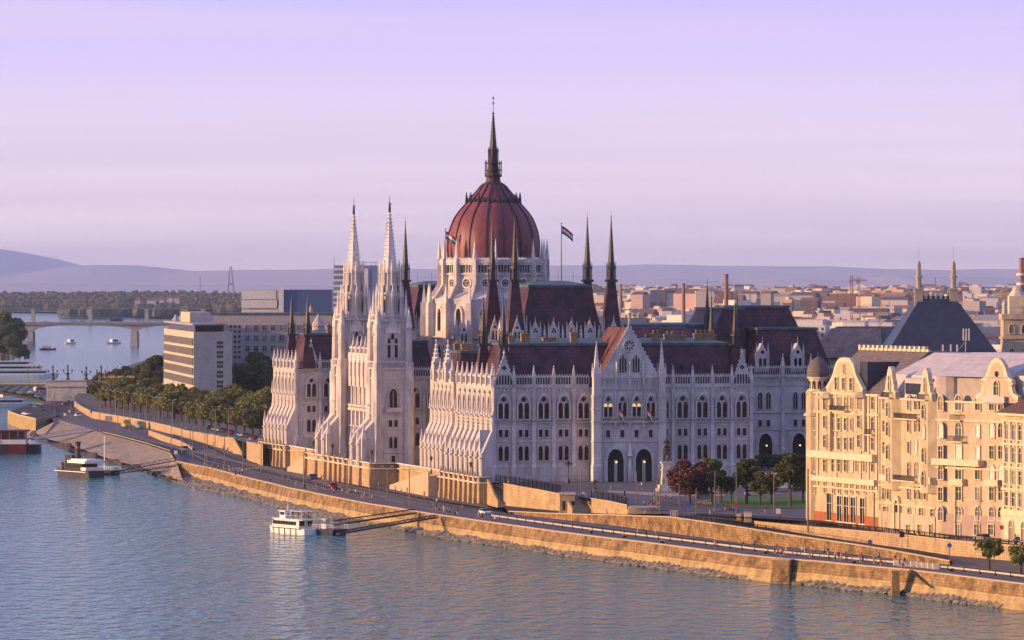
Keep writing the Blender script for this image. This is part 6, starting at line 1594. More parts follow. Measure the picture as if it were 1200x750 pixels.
# red boat at the left edge
cx,cy,_=W(4,531,0); rb=thing('restaurant_boat','dark red moored boat with glazed upper deck at the left edge','boat',(cx,cy,0),R(0)); 
boxes([(-22,8.2,-5,5,-.4,3.2)]).obj('hull',hullred,rb); boxes([(-22,8.0,-4.9,4.9,3.2,4.7)]).obj('pale_band',M['offwhite'],rb); boxes([(-22,7.6,-4.6,4.6,4.7,7.4)]).obj('glazed_deck',M['glassbrown'],rb); boxes([(-22,8.6,-5.1,5.1,7.4,7.9)]).obj('roof',hullred,rb)
a=MB()
for k in range(11): a.box(-20+k*2.8,-19.7+k*2.8,-4.72,-4.6,4.7,7.4)
a.obj('window_post',plain('boat_wood',(.35,.12,.08)),rb); boxes([(-1,1.6,-5.1,-5,.4,3.2)]).obj('boarding_door',hullblack,rb); boxes([(5.2,10.6,-4.9,-3,4.7,5.2)]).obj('blue_railing',plain('boat_blue',(.03,.08,.30)),rb)
mm=MB(); mm.bar((-2,0,7.9),(-2,0,12),.08); mm.ball((-2,-1,8.6),.6); mm.obj('mast',M['offwhite'],rb); boxes([(8.4,12.6,-3,3,-.3,3.0)]).obj('stern_platform',hullblack,rb)
a=MB(); a.box(-3.5,-.5,-5.08,-5.0,3.6,4.4); a.obj('name_board',plain('board_green',(.10,.20,.22)),rb)
# white passenger ship near the bridge
cx,cy,_=W(10,447,0); Yp=cy; ws=thing('passenger_ship','long white multi-deck passenger ship moored beyond the bridge','ship',(cx-6,cy+40,0),0)
hull(60,10,3.2,.2,.05).obj('hull',white,ws); ws.rotation_euler=(0,0,PI+R(8))
for k,(z,l) in enumerate(((3.2,50),(6.0,44),(8.6,30))):
    o=boxes([(-l/2,l/2,-4.4,4.4,z,z+2.5),(-l/2-1,l/2+1,-4.9,4.9,z+2.4,z+2.65)]).obj('deckhouse',white,ws); 
    for y in (-4.46,4.4): boxes([(-l/2+1.5,l/2-1.5,y,y+.06,z+.9,z+1.9)]).obj('window_band',M['glass'],o)
# more moored white boats behind the bridge, left
for i,(px,py,l,rz) in enumerate(((20,469,26,R(20)),(8,477,22,R(12)),(52,462,18,R(28)))):
    x,y,_=W(px,py,0); o=thing('moored_boat',['white cabin boat moored beneath the arch bridge','low white boat moored nearest the left edge under the bridge','small white boat moored beside the bridge abutment'][i],'boat',(x,y,0),rz); hull(l,5,1.6).obj('hull',M['offwhite'],o); boxes([(-l*.3,l*.35,-2,2,1.6,3.8)]).obj('cabin',white,o); boxes([(-l*.28,l*.33,-2.06,-2,2.3,3.2)]).obj('window_band',M['glass'],o)
# motor boats
def mboat(px,py,l,rz,label,dark=False):
    x,y,_=W(px,py,0); o=thing('motor_boat',label,'boat',(x,y,0),rz); hull(l,l*.3,l*.09).obj('hull',M['offwhite'] if not dark else hullblack,o); boxes([(-l*.15,l*.3,-l*.1,l*.1,l*.09,l*.26)]).obj('cabin',white if not dark else M['rail_grey'],o); boxes([(-l*.16,l*.29,-l*.105,-l*.1,l*.14,l*.22)]).obj('cabin_window',M['glass'],o)
mboat(82,403,17,R(70),'left white cabin cruiser in mid river before the concrete bridge'); mboat(132.5,403,17,R(50),'right white cabin cruiser in mid river leaving a wake'); mboat(56,410,14,R(175),'dark motor boat below the wooded island tip',True); mboat(29,387,18,R(20),'small boat passing under the concrete bridge arch',True)
# island tip at the left with trees
a=MB(); IS=[W(-70,428,0),W(0,424.5,0),W(20,420,0),W(36,413,0),W(43,408,0),W(40,404,0),W(25,401.5,0),W(0,400,0),W(-70,398,0)]
up=[(p[0]-8,p[1]+12 if i<5 else p[1]-12,4.5) for i,p in enumerate(IS)]
a.strip([(p[0],p[1],-.3) for p in IS],up); a.poly(up); struct(a.obj('island_ground',M['slope']))
# ================================================================== TREES
def tree_meshes(h,r,trunk_h,nl,seed,leaf=.45,shape='round',m='leaf'):
    rn=random.Random(seed); t=MB(); t.cone(0,0,-.2,trunk_h+h*.15,.06*r+.12,.05*r+.06,7)
    for k in range(6):
        an=2*PI*k/6+rn.random(); t.bar((0,0,trunk_h*.9),(r*.55*math.cos(an),r*.55*math.sin(an),trunk_h+(h-trunk_h)*rn.uniform(.35,.7)),.1,0,4,.03)
    lobes=[]
    nb=17
    for k in range(nb):
        an=rn.random()*2*PI; q=rn.random()**.6
        zz=trunk_h+(h-trunk_h)*rn.uniform(.2,.85); env=math.sin(PI*min(.98,max(.12,(zz-trunk_h)/(h-trunk_h)*.82+.16)))**.7
        rr=r*q*.78*env; lobes.append((rr*math.cos(an),rr*math.sin(an),zz,r*rn.uniform(.22,.46)*(.75+.35*env)))
    c=MB()
    for i in range(nl):
        lx,ly,lz,lr=lobes[rn.randrange(nb)]
        d=Vector((rn.gauss(0,1),rn.gauss(0,1),rn.gauss(0,1))).normalized()*lr*(rn.random()**.28); d.z*=.8
        p=Vector((lx,ly,lz))+d; s=leaf*rn.uniform(.6,1.4)
        if p.z<trunk_h*.75 or p.z>h*1.04: continue
        u=Vector((rn.gauss(0,1),rn.gauss(0,1),rn.gauss(0,1))).normalized(); w=u.cross(Vector((rn.gauss(0,1),rn.gauss(0,1),rn.gauss(0,1)))).normalized()
        a=p+u*s; b=p+w*s*.8; e=p-u*s; f=p-w*s*.8; b0=len(c.v); c.v+=[tuple(a),tuple(b),tuple(e),tuple(f)]; c.f.append((b0,b0+1,b0+2,b0+3)); c.m.append(0)
    c.keep=True
    return t.mesh('trunk',M['trunk']),c.mesh('crown',M[m])
def plant(tm,name,label,x,y,z,sc=1.0,rz=0,group=None,count=True,cat='tree'):
    o=thing(name,label,cat,(x,y,z),rz,group); o.scale=(sc,sc,sc); put(tm[0],'trunk',o); put(tm[1],'crown',o)
    if count: o['count_along']=1
    return o
TA=[tree_meshes(rt0,4.3,1.8,3400,i,.33) for i,rt0 in enumerate((7.5,6.6,8.3))]
TBg=[tree_meshes(22,9.5,4,7500,10+i,.6,m='leafdark') for i in range(3)]
TP=[tree_meshes(9.0,3.0,2.6,2200,20+i,.30,'tall','leafpark') for i in range(3)]
TPL=tree_meshes(9.5,5.0,2.0,4200,30,.32,m='leafplum'); TY=tree_meshes(9.5,3.4,2.6,2400,31,.3,'tall','leafyellow'); TS=tree_meshes(4.6,2.0,1.5,1500,32,.22,m='leaf')
rt=random.Random(5)
# clipped avenue along the upper quay, from the parliament back to the bridge
row1=[(304,505),(296,508),(286,506),(276,504),(266,502),(256,499.5),(247,497.5),(238,495.5),(229,493.5),(221,491.5),(212,489.5),(204,487.5),(196,485.5),(188,484),(180,482),(172,480.5),(164,479),(157,477.5),(150,476),(143,475),(136,474),(129,473),(123,472),(117,471)]
for i,(px,py) in enumerate(row1):
    x,y,z=G(px,py+4); plant(TA[i%3],'avenue_tree','tree from the front row of the clipped quay avenue',x,y,z,rt.uniform(1.1,1.35),rt.random()*6,'clipped trees of the quay avenue')
for i in range(21):
    px=315-i*8.9; py=499-i*1.35+(2 if i<3 else 0); x,y,z=G(px,py); plant(TA[(i+1)%3],'avenue_tree','tree from the back row of the clipped quay avenue',x,y,z,rt.uniform(1.2,1.5),rt.random()*6,'clipped trees of the quay avenue')
for i in range(12):
    px=312-i*13; py=487-i*1.1; x,y,z=G(px,py); plant(TA[(i+2)%3],'avenue_tree','tree from the third row behind the quay avenue',x,y,z,rt.uniform(1.1,1.5),rt.random()*6,'clipped trees of the quay avenue')
for i,(px,py,s) in enumerate(((300,477,.88),(284,475,.72),(313,474,.95),(322,480,.7),(296,470,.95),(276,481,.5))):
    x,y,z=G(px,py); plant(TBg[i%3],'broad_tree','big dark broadleaf tree rising between the office slab and the parliament',x,y,z,s,rt.random()*6,'big trees beside the office slab')
for i,(px,py,s) in enumerate(((117,459,.42),(128,456,.38),(139,458,.52),(150,455,.50),(160,458,.55),(170,459,.62),(180,460,.72),(188,462,.8),(154,464,.4),(132,463,.34),(176,465,.55))):
    x,y,z=G(px,py); plant(TBg[i%3],'broad_tree','dark broadleaf tree in the park between the bridge and the office slab',x,y,z,s,rt.random()*6,'park trees beside the bridge')
for i,(px,Y,h) in enumerate(((2,3330,1.35),(9,3300,1.15),(16,3290,.85),(23,3300,.62),(29,3290,.42),(-8,3360,1.5),(5,3380,1.6))):
    x,y,_=AT(px,Y); plant(TBg[i%3],'island_tree','dark dense tree on the island tip at the left edge',x,y,4.2,h,rt.random()*6,'trees on the island tip')
for i,(px,Y,s) in enumerate(((311,2600,1.0),(319,2620,1.0),(338,2600,1.15),(346,2640,1.1),(352,2600,.9),(304,2640,.7),(297,2600,.6),(371,2600,.8))):
    x,y,_=AT(px,Y); plant(TBg[i%3],'distant_tree','dark tree standing in front of the blue exhibition hall',x,y,8,s*1.02,rt.random()*6,'trees before the blue hall')
# park by the statue
park=[(808,591,TPL,'broad plum-red leaved tree beside the horse statue',1.05),(833.5,589,TP[0],'green upright tree just right of the plum-red tree',1.15),(845,588,TP[1],'small green tree on the lawn edge left of the large park tree',.8),(875,590,TP[2],'fullest green tree in the middle of the lawn',1.15),(890.5,592,TP[0],'narrow green tree right of the fullest lawn tree',.85),(904,591,TY,'thin yellowish tree in front of the white lorry',.75),(926,593,TP[1],'tall pointed green tree on the lawn nearest the cream house',1.3),(941,588,TP[2],'small tree half behind the cream house corner',.8),(821,590,TY,'small dull tree between plum-red and green trees',.7),(857,588,TY,'small yellowish tree behind the fullest lawn tree',.6)]
for px,py,tm,lb,s in park: x,y,z=G(px,py); plant(tm,'park_tree',lb,x,y,z,s,rt.random()*6,None,False)
for px,py,lb in ((1159,668,'small round tree on the gravel strip near the lower right'),(1196,676,'small round tree cut by the right edge')):
    x,y,z=G(px,py); plant(TS,'small_tree',lb,x,y,z,1.3,px,None,False)
x,y,z=AT(1003,1900); plant(TBg[0],'distant_tree','lone dark round tree among the city roofs',x,y,20,.55,0,None,False) if False else None
hd=tree_meshes(2.2,1.6,.2,900,40,.2,m='leafdark')
for i in range(8): x,y,z=W(893+i*7.5,548.5,9.9); plant(hd,'hedge_bush','clipped dark bush below the arches of the square front',x,y,10,1.5,i,'bushes below the arches',cat='bush')

# ================================================================== LAMPS, MASTS, RAILS
def twin_lamp(h,arm=1.3,m='lamp'):
    o=thing('street_lamp',None,'street lamp'); a=MB(); a.cone(0,0,0,.8,.22,.16,6); a.bar((0,0,.6),(0,0,h),.16,0,6,.11); a.obj('pole',M[m],o)
    b=MB(); b.bar((-arm,0,h),(arm,0,h),.05); 
    b.obj('lamp_arm',M[m],o)
    for s in (-1,1): c=MB(); c.box(s*arm-.32,s*arm+.32,-.16,.16,h-.02,h+.16); c.obj('lamp_head',M['offwhite'],o)
    return o
P=resample(offset(full,7.6),1.0)
def along(PP,x):                      # point of a polyline seen nearest picture column x
    return min(PP,key=lambda p:abs(600+F*p[0]/p[1]-x))
L0=twin_lamp(8.5); first=True
for px in (223,243,263,285,306,331,356,382,407,433,454.5,480):
    p=along(P,px); o=L0 if first else dup(L0,p); o.location=p; o.rotation_euler=(0,0,.2); first=False
    tag(o,'twin-headed lamp post on the promenade edge of the quay road',None,'lamp posts along the quay road'); o['count_along']=1
def mast_post(h,r=.14,m='mast',arm=0,boxz=None):
    o=thing('tram_mast',None,'mast'); a=MB(); a.cone(0,0,0,h,r,r*.75,8); a.obj('pole',M[m],o)
    if arm: b=MB(); b.bar((0,0,h*.86),(arm,0,h*.9),.05); b.bar((0,0,h*.97),(arm*.8,0,h*.9),.03); b.obj('bracket',M['iron'],o)
    if boxz: c=MB(); c.box(-.35,.35,-.25,.0,boxz,boxz+.8); c.obj('sign_box',plain('sign_blue',(.03,.12,.45)),o)
    return o
mk=mast_post(6.8); mk2=mast_post(11.5,.2,'lamp',2.2)
used=False
for px,py,top,z in ((681,585,549,6.5),(746,590,553,8.6),(770,598,559,8.3),(773.5,600,549,8.3),(796,592,566,8.9),(816,603,572,8.6),(838,600,551,8.8),(842,598,569,8.8),(863,605,547,8.4),(907,601,555,8.5),(567,592,567,4.8),(596,590,543,5.0),(529,573,540,5),(614,594,566,5)):
    x,y,z=G(px,py); h=zof(top,y)-z; o=dup(mk,(x,y,z)); o.scale=(1,1,h/6.8); tag(o,'plain brown mast on the square or its kerb',None,'masts around the square'); o['count_along']=1
remove_tree(mk)
for i,(px,py,top,z) in enumerate(((946.8,624,549,8),(1024.5,636,577,4.9),(1120,650,575,4.6))):
    x,y,_=W(px,py,z); h=zof(top,y)-z; o=mk2 if i==0 else dup(mk2,(x,y,z)); o.location=(x,y,z); o.scale=(1,1,h/11.5); o.rotation_euler=(0,0,R(-20)); tag(o,'tall catenary mast with a bracket lamp before the cream houses',None,'catenary masts'); o['count_along']=1
def sign_post(px,py,top,z,label,c,shape='round'):
    x,y,z=G(px,py); h=zof(top,y)-z; o=thing('traffic_sign',label,'traffic sign',(x,y,z)); a=MB(); a.bar((0,0,0),(0,0,h),.07,0,6); a.obj('pole',M['lamp'],o)
    b=MB(); 
    if shape=='round': b.T=Matrix.Translation((0,-.1,h-.5))@Matrix.Rotation(PI/2,4,'X'); b.cone(0,0,-.04,.04,.45,.45,12)
    else: b.box(-.5,.5,-.14,-.08,h-1.1,h)
    b.obj('sign_plate',plain(*c),o)
SB=('sign_blue',(.03,.12,.45)); SR=('sign_red',(.5,.04,.04)); SW=('sign_white',(.7,.7,.68))
for a_ in ((598,590,575,5,'blue traffic sign below the wall by the corner stair',SB,'sq'),(842,598,590,8.6,'blue arrow sign by the lawn path',SB,'round'),(862.5,605,589,8.5,'red and white round sign right of the lawn path',SR,'round'),(863.5,606,596,8.5,'blue square sign beneath the red round sign',SB,'sq'),(912,612,596,8.0,'tall blue and white sign on the upper street kerb',SW,'sq'),(806,599,588,8.5,'small blue sign beside the plum-red tree',SB,'sq'),(1019.5,652,632,4.5,'blue round arrow sign between the ramp and the tram wall',SB,'round'),(1057,647,623,4.7,'dark signal post on the ramp under the tram wall',('iron',(.03,.03,.03)),'sq'),(1112.7,656,636,4.6,'signal post with a blue disc at the end of the ramp',SB,'round'),(1119,626,612,8,'red no-entry sign by the cream house corner',SR,'round'),(1082,621,606,8,'blue and white sign before the middle cream house',SB,'sq'),(1174,633,615,8,'red and white sign at the ornate house door',SR,'round'),(76,492,484,4.5,'white road sign between the left carriageways',SW,'sq'),(107,491,481,7,'blue round sign on the avenue wall end',SB,'round'),(276,524,505,5,'blue sign at the crossing below the avenue',SB,'sq'),(206,538,528,4.5,'small white sign at the quay corner',SW,'sq')): sign_post(*a_)
# big dark cast-iron lantern posts on the square
def lantern_post(px,py,top,z,label):
    x,y,z=G(px,py); h=zof(top,y)-z; o=thing('lantern_post',label,'street lamp',(x,y,z)); a=MB(); a.cone(0,0,0,h*.1,.55,.5,8); a.cone(0,0,h*.1,h*.2,.35,.22,8); a.bar((0,0,h*.2),(0,0,h*.72),.12); a.obj('pole',M['iron'],o)
    b=MB(); b.cone(0,0,h*.72,h*.86,.22,.5,6); b.cone(0,0,h*.86,h*.93,.6,.2,6); b.cone(0,0,h*.93,h,.15,.03,6)
    for s in (-1,1): b.bar((0,0,h*.7),(s*.7,0,h*.76),.06); b.cone(s*.7,0,h*.76,h*.84,.16,.28,6)
    b.obj('lantern',M['iron'],o)
lantern_post(666,566,538,9.9,'large dark ornate lantern post before the south front'); lantern_post(697,573,562,9.7,'small dark lantern post before the entrance'); lantern_post(581,563,546,10,'dark lantern post at the near corner of the parliament')
for i,(u,v) in enumerate(((-7.8,97),(-7.8,122),(-7.8,146),(-7.8,171),(-3,8),(-3,50))):
    x,y,z=PL(u,v,0); h=4.6; o=thing('lantern_post','dark lantern on the river terrace of the parliament','street lamp',(x,y,10.1)); o['count_along']=1; a=MB(); a.cone(0,0,0,1.2,.3,.2,6); a.bar((0,0,1.0),(0,0,h*.7),.09); a.obj('pole',M['iron'],o); b=MB(); b.cone(0,0,h*.7,h*.9,.18,.42,6); b.cone(0,0,h*.9,h,.45,.05,6); b.obj('lantern',M['iron'],o)
# fences: iron railing on the square wall, guard rail along the road, barriers
def fence(name,Pn,h,label,m='iron',pitch=.35,posts=3.0,cat='fence',bars=True,rails=(0.08,1.0)):
    Pn=resample(Pn,pitch if bars else posts); o=thing(name,label,cat,Pn[0]); z0=Vector(Pn[0]); a=MB(); r=MB()
    if bars:
        for p in Pn: q=Vector(p)-z0; a.box(q.x-.035,q.x+.035,q.y-.035,q.y+.035,q.z,q.z+h)
    for k in range(0,len(Pn),max(1,int(posts/pitch)) if bars else 1): q=Vector(Pn[k])-z0; r.box(q.x-.1,q.x+.1,q.y-.1,q.y+.1,q.z,q.z+h*1.08)
    for t in rails:
        for p,q in zip(Pn[::3 if bars else 1],Pn[3 if bars else 1::3 if bars else 1]): r.bar(tuple(Vector(p)-z0+Vector((0,0,h*t))),tuple(Vector(q)-z0+Vector((0,0,h*t))),.06)
    if bars: a.obj('bars',M[m],o)['kind']='stuff'
    r.obj('frame',M[m],o); return o
fence('iron_fence',[lerp for lerp in lift([W(581,567,9.95)]+KT[1:],.15)],2.0,'dark iron fence on the wall between the corner stair and the kiosk wall')
fence('iron_fence',lift(KT2,.15),1.7,'dark iron fence on the wall left of the statue steps')
fence('low_railing',lift(RT[4:8],.2),1.0,'thin railing on the ramp wall below the square',pitch=1.0)
def guardrail(Pn,label,step=6.0):
    Pn=resample(Pn,step); o=thing('guard_rail',label,'guard rail',Pn[0]); z0=Vector(Pn[0]); a=MB(); b=MB()
    for p,q in zip(Pn,Pn[1:]):
        p=Vector(p)-z0;q=Vector(q)-z0; d=(q-p).normalized(); n_=Vector((-d.y,d.x,0))*.12; a.ext([tuple(p+n_+Vector((0,0,.35))),tuple(p-n_+Vector((0,0,.35))),tuple(q-n_+Vector((0,0,.35))),tuple(q+n_+Vector((0,0,.35)))],(0,0,.33)); b.box(p.x-.2,p.x+.2,p.y-.2,p.y+.2,0+p.z,p.z+.85)
    a.obj('rail_band',plain('rail_cream',(.48,.42,.33)),o); b.obj('rail_post',M['iron'],o); return o
half=resample(offset(full,7.9),2.0); GR=[p for p in half if 575<600+F*p[0]/p[1]<1230]
guardrail(lift(GR,0),'long pale guard rail between promenade and quay road')
G2=[p for p in resample(offset(full,17.4),2.0) if 235<600+F*p[0]/p[1]<590]
o=thing('kerb_blocks','row of dark low bollard blocks behind the quay road below the parliament','barrier',(0,0,0)); a=MB()
for p in resample(G2,1.6): a.box(p[0]-.35,p[0]+.35,p[1]-.35,p[1]+.35,p[2],p[2]+.62)
a.keep=True; q=a.obj('block_row',M['iron'],o); q['kind']='stuff'
guardrail(ET3[4:]+[],'pale kerb rail at the top of the sloping embankment',3.0)
fence('tram_fence',lift(TT[1:],.2),.95,'thin dark fence along the tram tracks before the cream houses',pitch=1.0)
# shelter, boxes
def cbox(px,py,z,w,d,h,name,label,cat,m,rz=0):
    x,y,z=G(px,py); o=thing(name,label,cat,(x,y,z),rz); a=MB(); a.box(-w/2,w/2,-d/2,d/2,.1,h); a.obj('body',m,o); b=MB(); b.box(-w/2-.08,w/2+.08,-d/2-.08,d/2+.08,h,h+.12); b.box(-w/2-.03,w/2+.03,-d/2-.03,d/2+.03,0,.1); b.obj('lid',M['cap'],o); return o
cbox(790,606,7.3,1.5,1.2,1.3,'utility_cabinet','left low cream utility cabinet above the ramp wall','cabinet',M['creamtrim']); cbox(866,610,7.9,.9,.8,1.4,'utility_cabinet','small pale cabinet beside the larger one on the street kerb','cabinet',M['creamtrim']); cbox(876.5,612,7.9,1.6,1.0,2.1,'utility_cabinet','large cream utility cabinet on the street kerb','cabinet',M['creamtrim'])
cbox(127.5,493,4.5,2.6,2.0,1.6,'road_hut','grey box hut beside the avenue wall','hut',M['rail_grey'])
for i,(px,py) in enumerate(((693,627),(732,632),(776,638.5),(897,651),(1115,672),(1001,662))): cbox(px,py-1,4.5,.7,.7,.7,'mooring_bollard','dark square mooring bollard on the quay edge','bollard',M['iron'])['count_along']=1
o=thing('retaining_block','row of cream concrete blocks and seats beside the guard rail','barrier',(0,0,0)); a=MB()
for px in range(1055,1100,6): p=along(half,px); a.box(p[0]-.9,p[0]+.3,p[1]-1.4,p[1]+.3,4.5,5.5)
a.obj('block_row',M['creamtrim'],o)
o=thing('river_stair','dark steel stair with landing down the quay wall near the lower right','staircase',(0,0,0)); t0=W(1066,668,4.6); b0=W(1096,692,.8); a=MB(); n=16
for s in (0,1.9): a.bar((t0[0]+s*.6,t0[1]-1.3-s*.2,4.6),(b0[0]+s*.6,903.6-s*.2,.9),.24)
for k in range(n):
    t=k/(n-1); x=t0[0]+(b0[0]-t0[0])*t; y=t0[1]-1.3+(903.6-t0[1]+1.3)*t; z=4.6-3.7*t; a.box(x,x+1.2,y-.5,y+.1,z-.05,z+.05)
a.obj('steps',M['iron'],o)
b=MB(); b.box(t0[0]-3.5,t0[0]-2.1,t0[1]-3.2,t0[1]-.6,-.5,4.5); b.obj('pilaster',M['quay'],o)
for k,(px) in enumerate((919,)):
    x,y,_=W(px,656,4.5); o=thing('quay_buttress','projecting stone buttress on the quay wall','buttress',(x,y,0),R(-20)); a=MB(); a.taper(-2.0,2.0,-3.2,1,-.5,-1.6,1.6,-1.9,1,4.5); a.obj('body',M['quay'],o); c=MB(); c.box(-1.8,1.8,-2.1,1,4.5,4.7); c.obj('coping',M['cap'],o)
# benches on the lawn edge
def bench():
    o=thing('park_bench',None,'bench'); a=MB(); a.box(-1,1,-.25,.25,.42,.5); a.obj('seat',M['chimney'],o); b=MB(); b.box(-1,1,.2,.28,.55,.95); b.obj('backrest',M['chimney'],o)
    for s in (-.8,.8): c=MB(); c.box(s-.05,s+.05,-.22,.22,0,.45); c.obj('leg',M['iron'],o)
    return o
b0_=bench()
for i,(px,py) in enumerate(((823,592),(829,593.5),(852,596.5),(858,597.5))):
    x,y,z=G(px,py); o=b0_ if i==0 else dup(b0_,(x,y,z)); o.location=(x,y,z); tag(o,'wooden bench beside the lawn path',None,'lawn benches'); o['count_along']=1
# ================================================================== HORSE STATUE
x,y,z=G(781,576); hs=thing('horse_statue','dark bronze rider on a horse atop a tall pale stepped pedestal','statue',(x,y,z),R(8)); hs.scale=(.62,.62,.80); a=MB()
a.box(-3.6,3.6,-3.0,3.0,0,.9); a.box(-2.9,2.9,-2.4,2.4,.9,2.0); a.taper(-2.1,2.1,-1.6,1.6,2.0,-1.6,1.6,-1.3,1.3,6.0); a.box(-1.9,1.9,-1.6,1.6,6.0,6.4); a.box(-1.6,1.6,-1.2,1.2,6.4,8.2); a.box(-2.1,2.1,-1.5,1.5,8.2,8.7); a.obj('pedestal',plain('pedestal_stone',(.60,.53,.46),.85,stain=.15),hs)
def skinned(name,verts,edges,radii,m,parent=None,loc=(0,0,0),rz=0,sub=1):
    me=bpy.data.meshes.new(name); me.from_pydata(verts,edges,[]); o=bpy.data.objects.new(name,me); COL.objects.link(o)
    s=o.modifiers.new('s','SKIN'); 
    for i,r in enumerate(radii): me.skin_vertices[0].data[i].radius=(r,r) if not isinstance(r,tuple) else r
    me.skin_vertices[0].data[0].use_root=True
    if sub: o.modifiers.new('d','SUBSURF').levels=sub; o.modifiers['d'].render_levels=sub
    dg=bpy.context.evaluated_depsgraph_get(); nm=bpy.data.meshes.new_from_object(o.evaluated_get(dg)); bpy.data.objects.remove(o); nm.name=name
    nm.materials.clear()
    for q in (m if isinstance(m,list) else [m]): nm.materials.append(q)
    return nm
HV=[(0,0,2.0),(-.9,0,2.05),(1.0,0,2.1),(1.5,0,2.8),(1.8,0,3.4),(2.35,0,3.15),(.95,.32,1.5),(.95,.34,.75),(.95,.34,0),(.95,-.32,1.5),(1.35,-.34,1.05),(1.1,-.34,.55),(-.95,.34,1.4),(-1.2,.36,.8),(-1.0,.36,0),(-.95,-.34,1.4),(-1.2,-.36,.8),(-1.0,-.36,0),(-1.4,0,2.0),(-1.65,0,1.1)]
HE=[(0,1),(0,2),(2,3),(3,4),(4,5),(2,6),(6,7),(7,8),(2,9),(9,10),(10,11),(1,12),(12,13),(13,14),(1,15),(15,16),(16,17),(1,18),(18,19)]
HRd=[.52,.5,.5,.32,.24,.13,.22,.12,.12,.22,.12,.1,.26,.13,.12,.26,.13,.12,.14,.1]
put(skinned('horse',HV,HE,HRd,M['bronze']),'horse',hs,(0,0,8.7),R(75),(2.1,2.1,1.45))
RV=[(0,0,2.55),(0,0,3.15),(0,0,3.75),(0,0,4.05),(.02,0,4.35),(0,.38,3.6),(.2,.5,3.2),(.5,.35,3.2),(0,-.38,3.6),(.2,-.5,3.2),(.6,-.35,3.35),(.25,.5,2.4),(.1,.6,1.7),(.25,-.5,2.4),(.1,-.6,1.7)]
RE=[(0,1),(1,2),(2,3),(3,4),(2,5),(5,6),(6,7),(2,8),(8,9),(9,10),(0,11),(11,12),(0,13),(13,14)]
put(skinned('rider',RV,RE,[.3,.26,.3,.1,.19,.13,.1,.08,.13,.1,.08,.17,.12,.17,.12],M['bronze']),'rider',hs,(0,0,9.3),R(75),(2.1,2.1,1.45))
fg=[(0,0,.9),(0,0,1.35),(0,0,1.6),(0,0,1.8),(0,.25,1.3),(0,-.25,1.3),(.1,.3,.95),(.1,-.3,.95),(.05,.12,.45),(.05,-.12,.45),(.05,.12,0),(.05,-.12,0)]; fe_=[(0,1),(1,2),(2,3),(1,4),(1,5),(4,6),(5,7),(0,8),(0,9),(8,10),(9,11)]
fgm=skinned('pedestal_figure',fg,fe_,[.2,.2,.08,.14,.09,.09,.07,.07,.11,.11,.08,.08],M['bronze'])
for dx,dy in ((-1.4,-2.1),(.4,-2.2),(1.8,-2.1),(-2.7,0)): put(fgm,'pedestal_figure',hs,(dx,dy,2.0),0,1.15)
# ================================================================== PEOPLE
skin=plain('skin',(.45,.28,.20),.7); hair=plain('hair',(.06,.04,.03),.7)
def person_mesh(pose,shirt,trou,seed=0):
    if pose=='stand':   V=[(0,0,.95),(0,0,1.25),(0,0,1.45),(0,0,1.52),(0,0,1.66),(0,.19,1.4),(.02,.24,1.12),(.1,.22,.88),(0,-.19,1.4),(.02,-.24,1.12),(.08,-.22,.88),(0,.09,.5),(0,.1,.06),(.12,.1,.03),(0,-.09,.5),(0,-.1,.06),(.12,-.1,.03)]
    elif pose=='walk':  V=[(0,0,.95),(.02,0,1.25),(.03,0,1.45),(.04,0,1.52),(.05,0,1.66),(.02,.19,1.4),(-.1,.22,1.14),(-.12,.2,.92),(.02,-.19,1.4),(.14,-.22,1.15),(.28,-.2,.98),(.2,.09,.52),(.3,.1,.07),(.42,.1,.05),(-.08,-.09,.52),(-.34,-.1,.12),(-.24,-.1,.04)]
    else:               V=[(0,0,.45),(-.02,0,.78),(-.02,0,.98),(0,0,1.05),(.02,0,1.19),(-.02,.19,.93),(.05,.24,.68),(.25,.15,.6),(-.02,-.19,.93),(.05,-.24,.68),(.25,-.15,.6),(.42,.1,.5),(.45,.1,.06),(.57,.1,.03),(.42,-.1,.5),(.45,-.1,.06),(.57,-.1,.03)]
    E=[(0,1),(1,2),(2,3),(3,4),(2,5),(5,6),(6,7),(2,8),(8,9),(9,10),(0,11),(11,12),(12,13),(0,14),(14,15),(15,16)]
    Rr=[.15,.14,.13,.06,.105,.065,.045,.035,.065,.045,.035,.085,.055,.045,.085,.055,.045]
    me=skinned('person',V,E,Rr,[skin,shirt,trou,hair],sub=1)
    zt=V[4][2]; zh=V[0][2]; zs_=V[2][2]+.07
    for p in me.polygons:
        c=p.center; inarm=abs(c.y)>.2 and c.z<V[5][2]-.12
        if c.z>zs_: p.material_index=3 if (c.z>zt+.02 or c.x<V[4][0]-.04) else 0
        elif pose!='sit' and c.z<zh-.02 and not inarm: p.material_index=2 if c.z>.35 else 0
        elif pose=='sit' and c.z<V[0][2]+.1: p.material_index=2
        elif inarm: p.material_index=0
        else: p.material_index=1
    return me
cols={'red':(.45,.04,.04),'white':(.65,.63,.6),'black':(.03,.03,.035),'navy':(.03,.05,.15),'grey':(.2,.2,.21),'pink':(.5,.22,.22),'blue':(.08,.2,.45),'beige':(.45,.35,.24)}
clc={k:plain('cloth_'+k,v,.9) for k,v in cols.items()}
PMs={}
def person(px,py,z,shirt,pose,where,legs='navy',rz=None):
    key=(pose,shirt,legs)
    if key not in PMs: PMs[key]=person_mesh(pose,clc[shirt],clc[legs])
    x,y,z=G(px,py)
    o=put(PMs[key],'person',None,(x,y,z),rz if rz is not None else rt.random()*6.28,rt.uniform(.97,1.08)); 
    verb={'stand':'standing','walk':'walking','sit':'sitting'}[pose]
    tag(o,'person in %s top %s %s'%(shirt,verb,where),'person','people on the quays and square'); o['count_along']=1; return o
ck=list(cols)
def rsh(): return rt.choice(['red','white','black','navy','grey','pink','blue','beige','white','black'])
